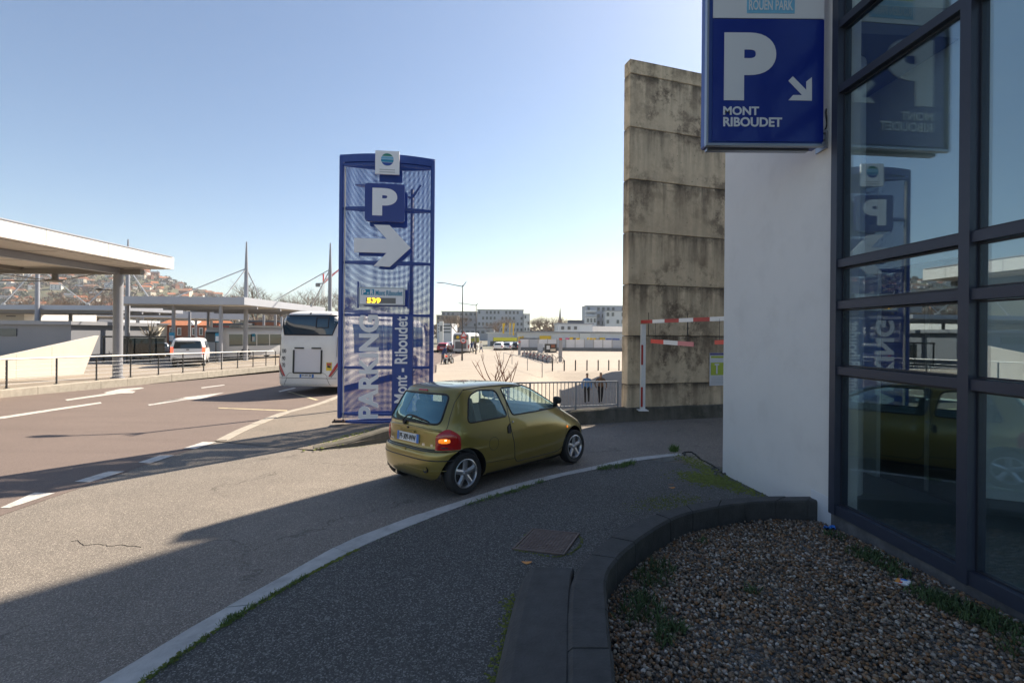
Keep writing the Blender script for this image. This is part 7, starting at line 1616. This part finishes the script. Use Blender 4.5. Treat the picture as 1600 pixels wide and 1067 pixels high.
# litter
mat('litter_blue', (.02, .16, .55), .4); mat('litter_orange', (.62, .24, .03), .5); mat('litter_red', (.5, .04, .04), .5)
p = gp(1297, 827, GO + .045); lt = thing('litter_scrap', 'crumpled bright blue plastic scrap in the corner of the gravel bed', 'litter', p); mb = MB(); n = 7; rows = [[p + Vector((.016 * i - .05, .012 * j - .02, .02 + .014 * math.sin(i * 1.9 + j * 1.3) + .008 * math.sin(i * 3 + j * 4))) for j in range(5)] for i in range(n)]; mb.grid(rows); mb.build('foil', 'litter_blue', lt, smooth=True)
p = gp(1411, 912, GO + .045); ck = thing('cigarette_packet', 'flattened white, orange and blue packet lying on the gravel', 'litter', p); m4 = Matrix.Translation(p + Vector((0, 0, .012))) @ Matrix.Rotation(R(115), 4, 'Z') @ Matrix.Rotation(R(14), 4, 'Y') @ Matrix.Rotation(R(-18), 4, 'X')
def pkx(c, d, m, nm): t = MB(); t.bbox(c, d, .002); xf(t, m4); t.build(nm, m, ck)
pkx((0, 0, 0), (.088, .055, .018), 'plate_white', 'box'); pkx((.028, 0, .0102), (.028, .052, .003), 'litter_orange', 'print'); pkx((.004, .016, .0102), (.02, .02, .003), 'litter_red', 'print'); pkx((.0, -.019, .0102), (.05, .014, .0032), 'litter_blue', 'print')
for k, (px, py, m) in enumerate(((823, 879, 'litter_orange'), (1050, 762, 'litter_orange'), (975, 676, 'roof_brown'), (1048, 757, 'roof_brown'))):
    p = gp(px, py, PAV if k != 2 else .0); lf = thing('fallen_leaf', ('orange leaf lying near the manhole cover', 'orange leaf lying on the pavement near the moss', 'dry brown leaf lying on the slip road ahead of the car', 'dry brown leaf lying on the pavement beside the moss')[k], 'leaf', p); mb = MB(); mb.add([p + Vector((.035 * math.cos(a) * (1 + .3 * math.cos(2 * a)), .022 * math.sin(a), .006 + .006 * math.cos(2 * a))) for a in [2 * math.pi * j / 10 for j in range(10)]], [tuple(range(10))]); mb.build('blade', m, lf)
# long crack in the sunlit lane
CR_ = gpx([(112, 846), (122, 845), (135, 852), (152, 850), (170, 853), (190, 851), (222, 855)], .001); mb = MB(); mb.tube([p + Vector((rng.normal() * .008, rng.normal() * .008, 0)) for p in resample(spline(CR_, 5), .04)], .004, 4); mb.build('crack', 'tar', lane)
# ================================================================ thin air haze round everything
def haze_box():
    mb = MB(); mb.box((-150, 560, 74), (1800, 1560, 168)); o = mb.build('haze', 'haze_air'); o['kind'] = 'stuff'; o['label'] = 'pale thin haze in the air over the whole place'
m = bpy.data.materials.new('haze_air'); m.use_nodes = True; M['haze_air'] = m; n = m.node_tree.nodes; n.remove(n['Principled BSDF'])
pv = n.new('ShaderNodeVolumePrincipled'); pv.inputs['Color'].default_value = (.93, .96, 1, 1); pv.inputs['Density'].default_value = .00020; pv.inputs['Anisotropy'].default_value = .3
m.node_tree.links.new(pv.outputs[0], n['Material Output'].inputs['Volume']); haze_box()
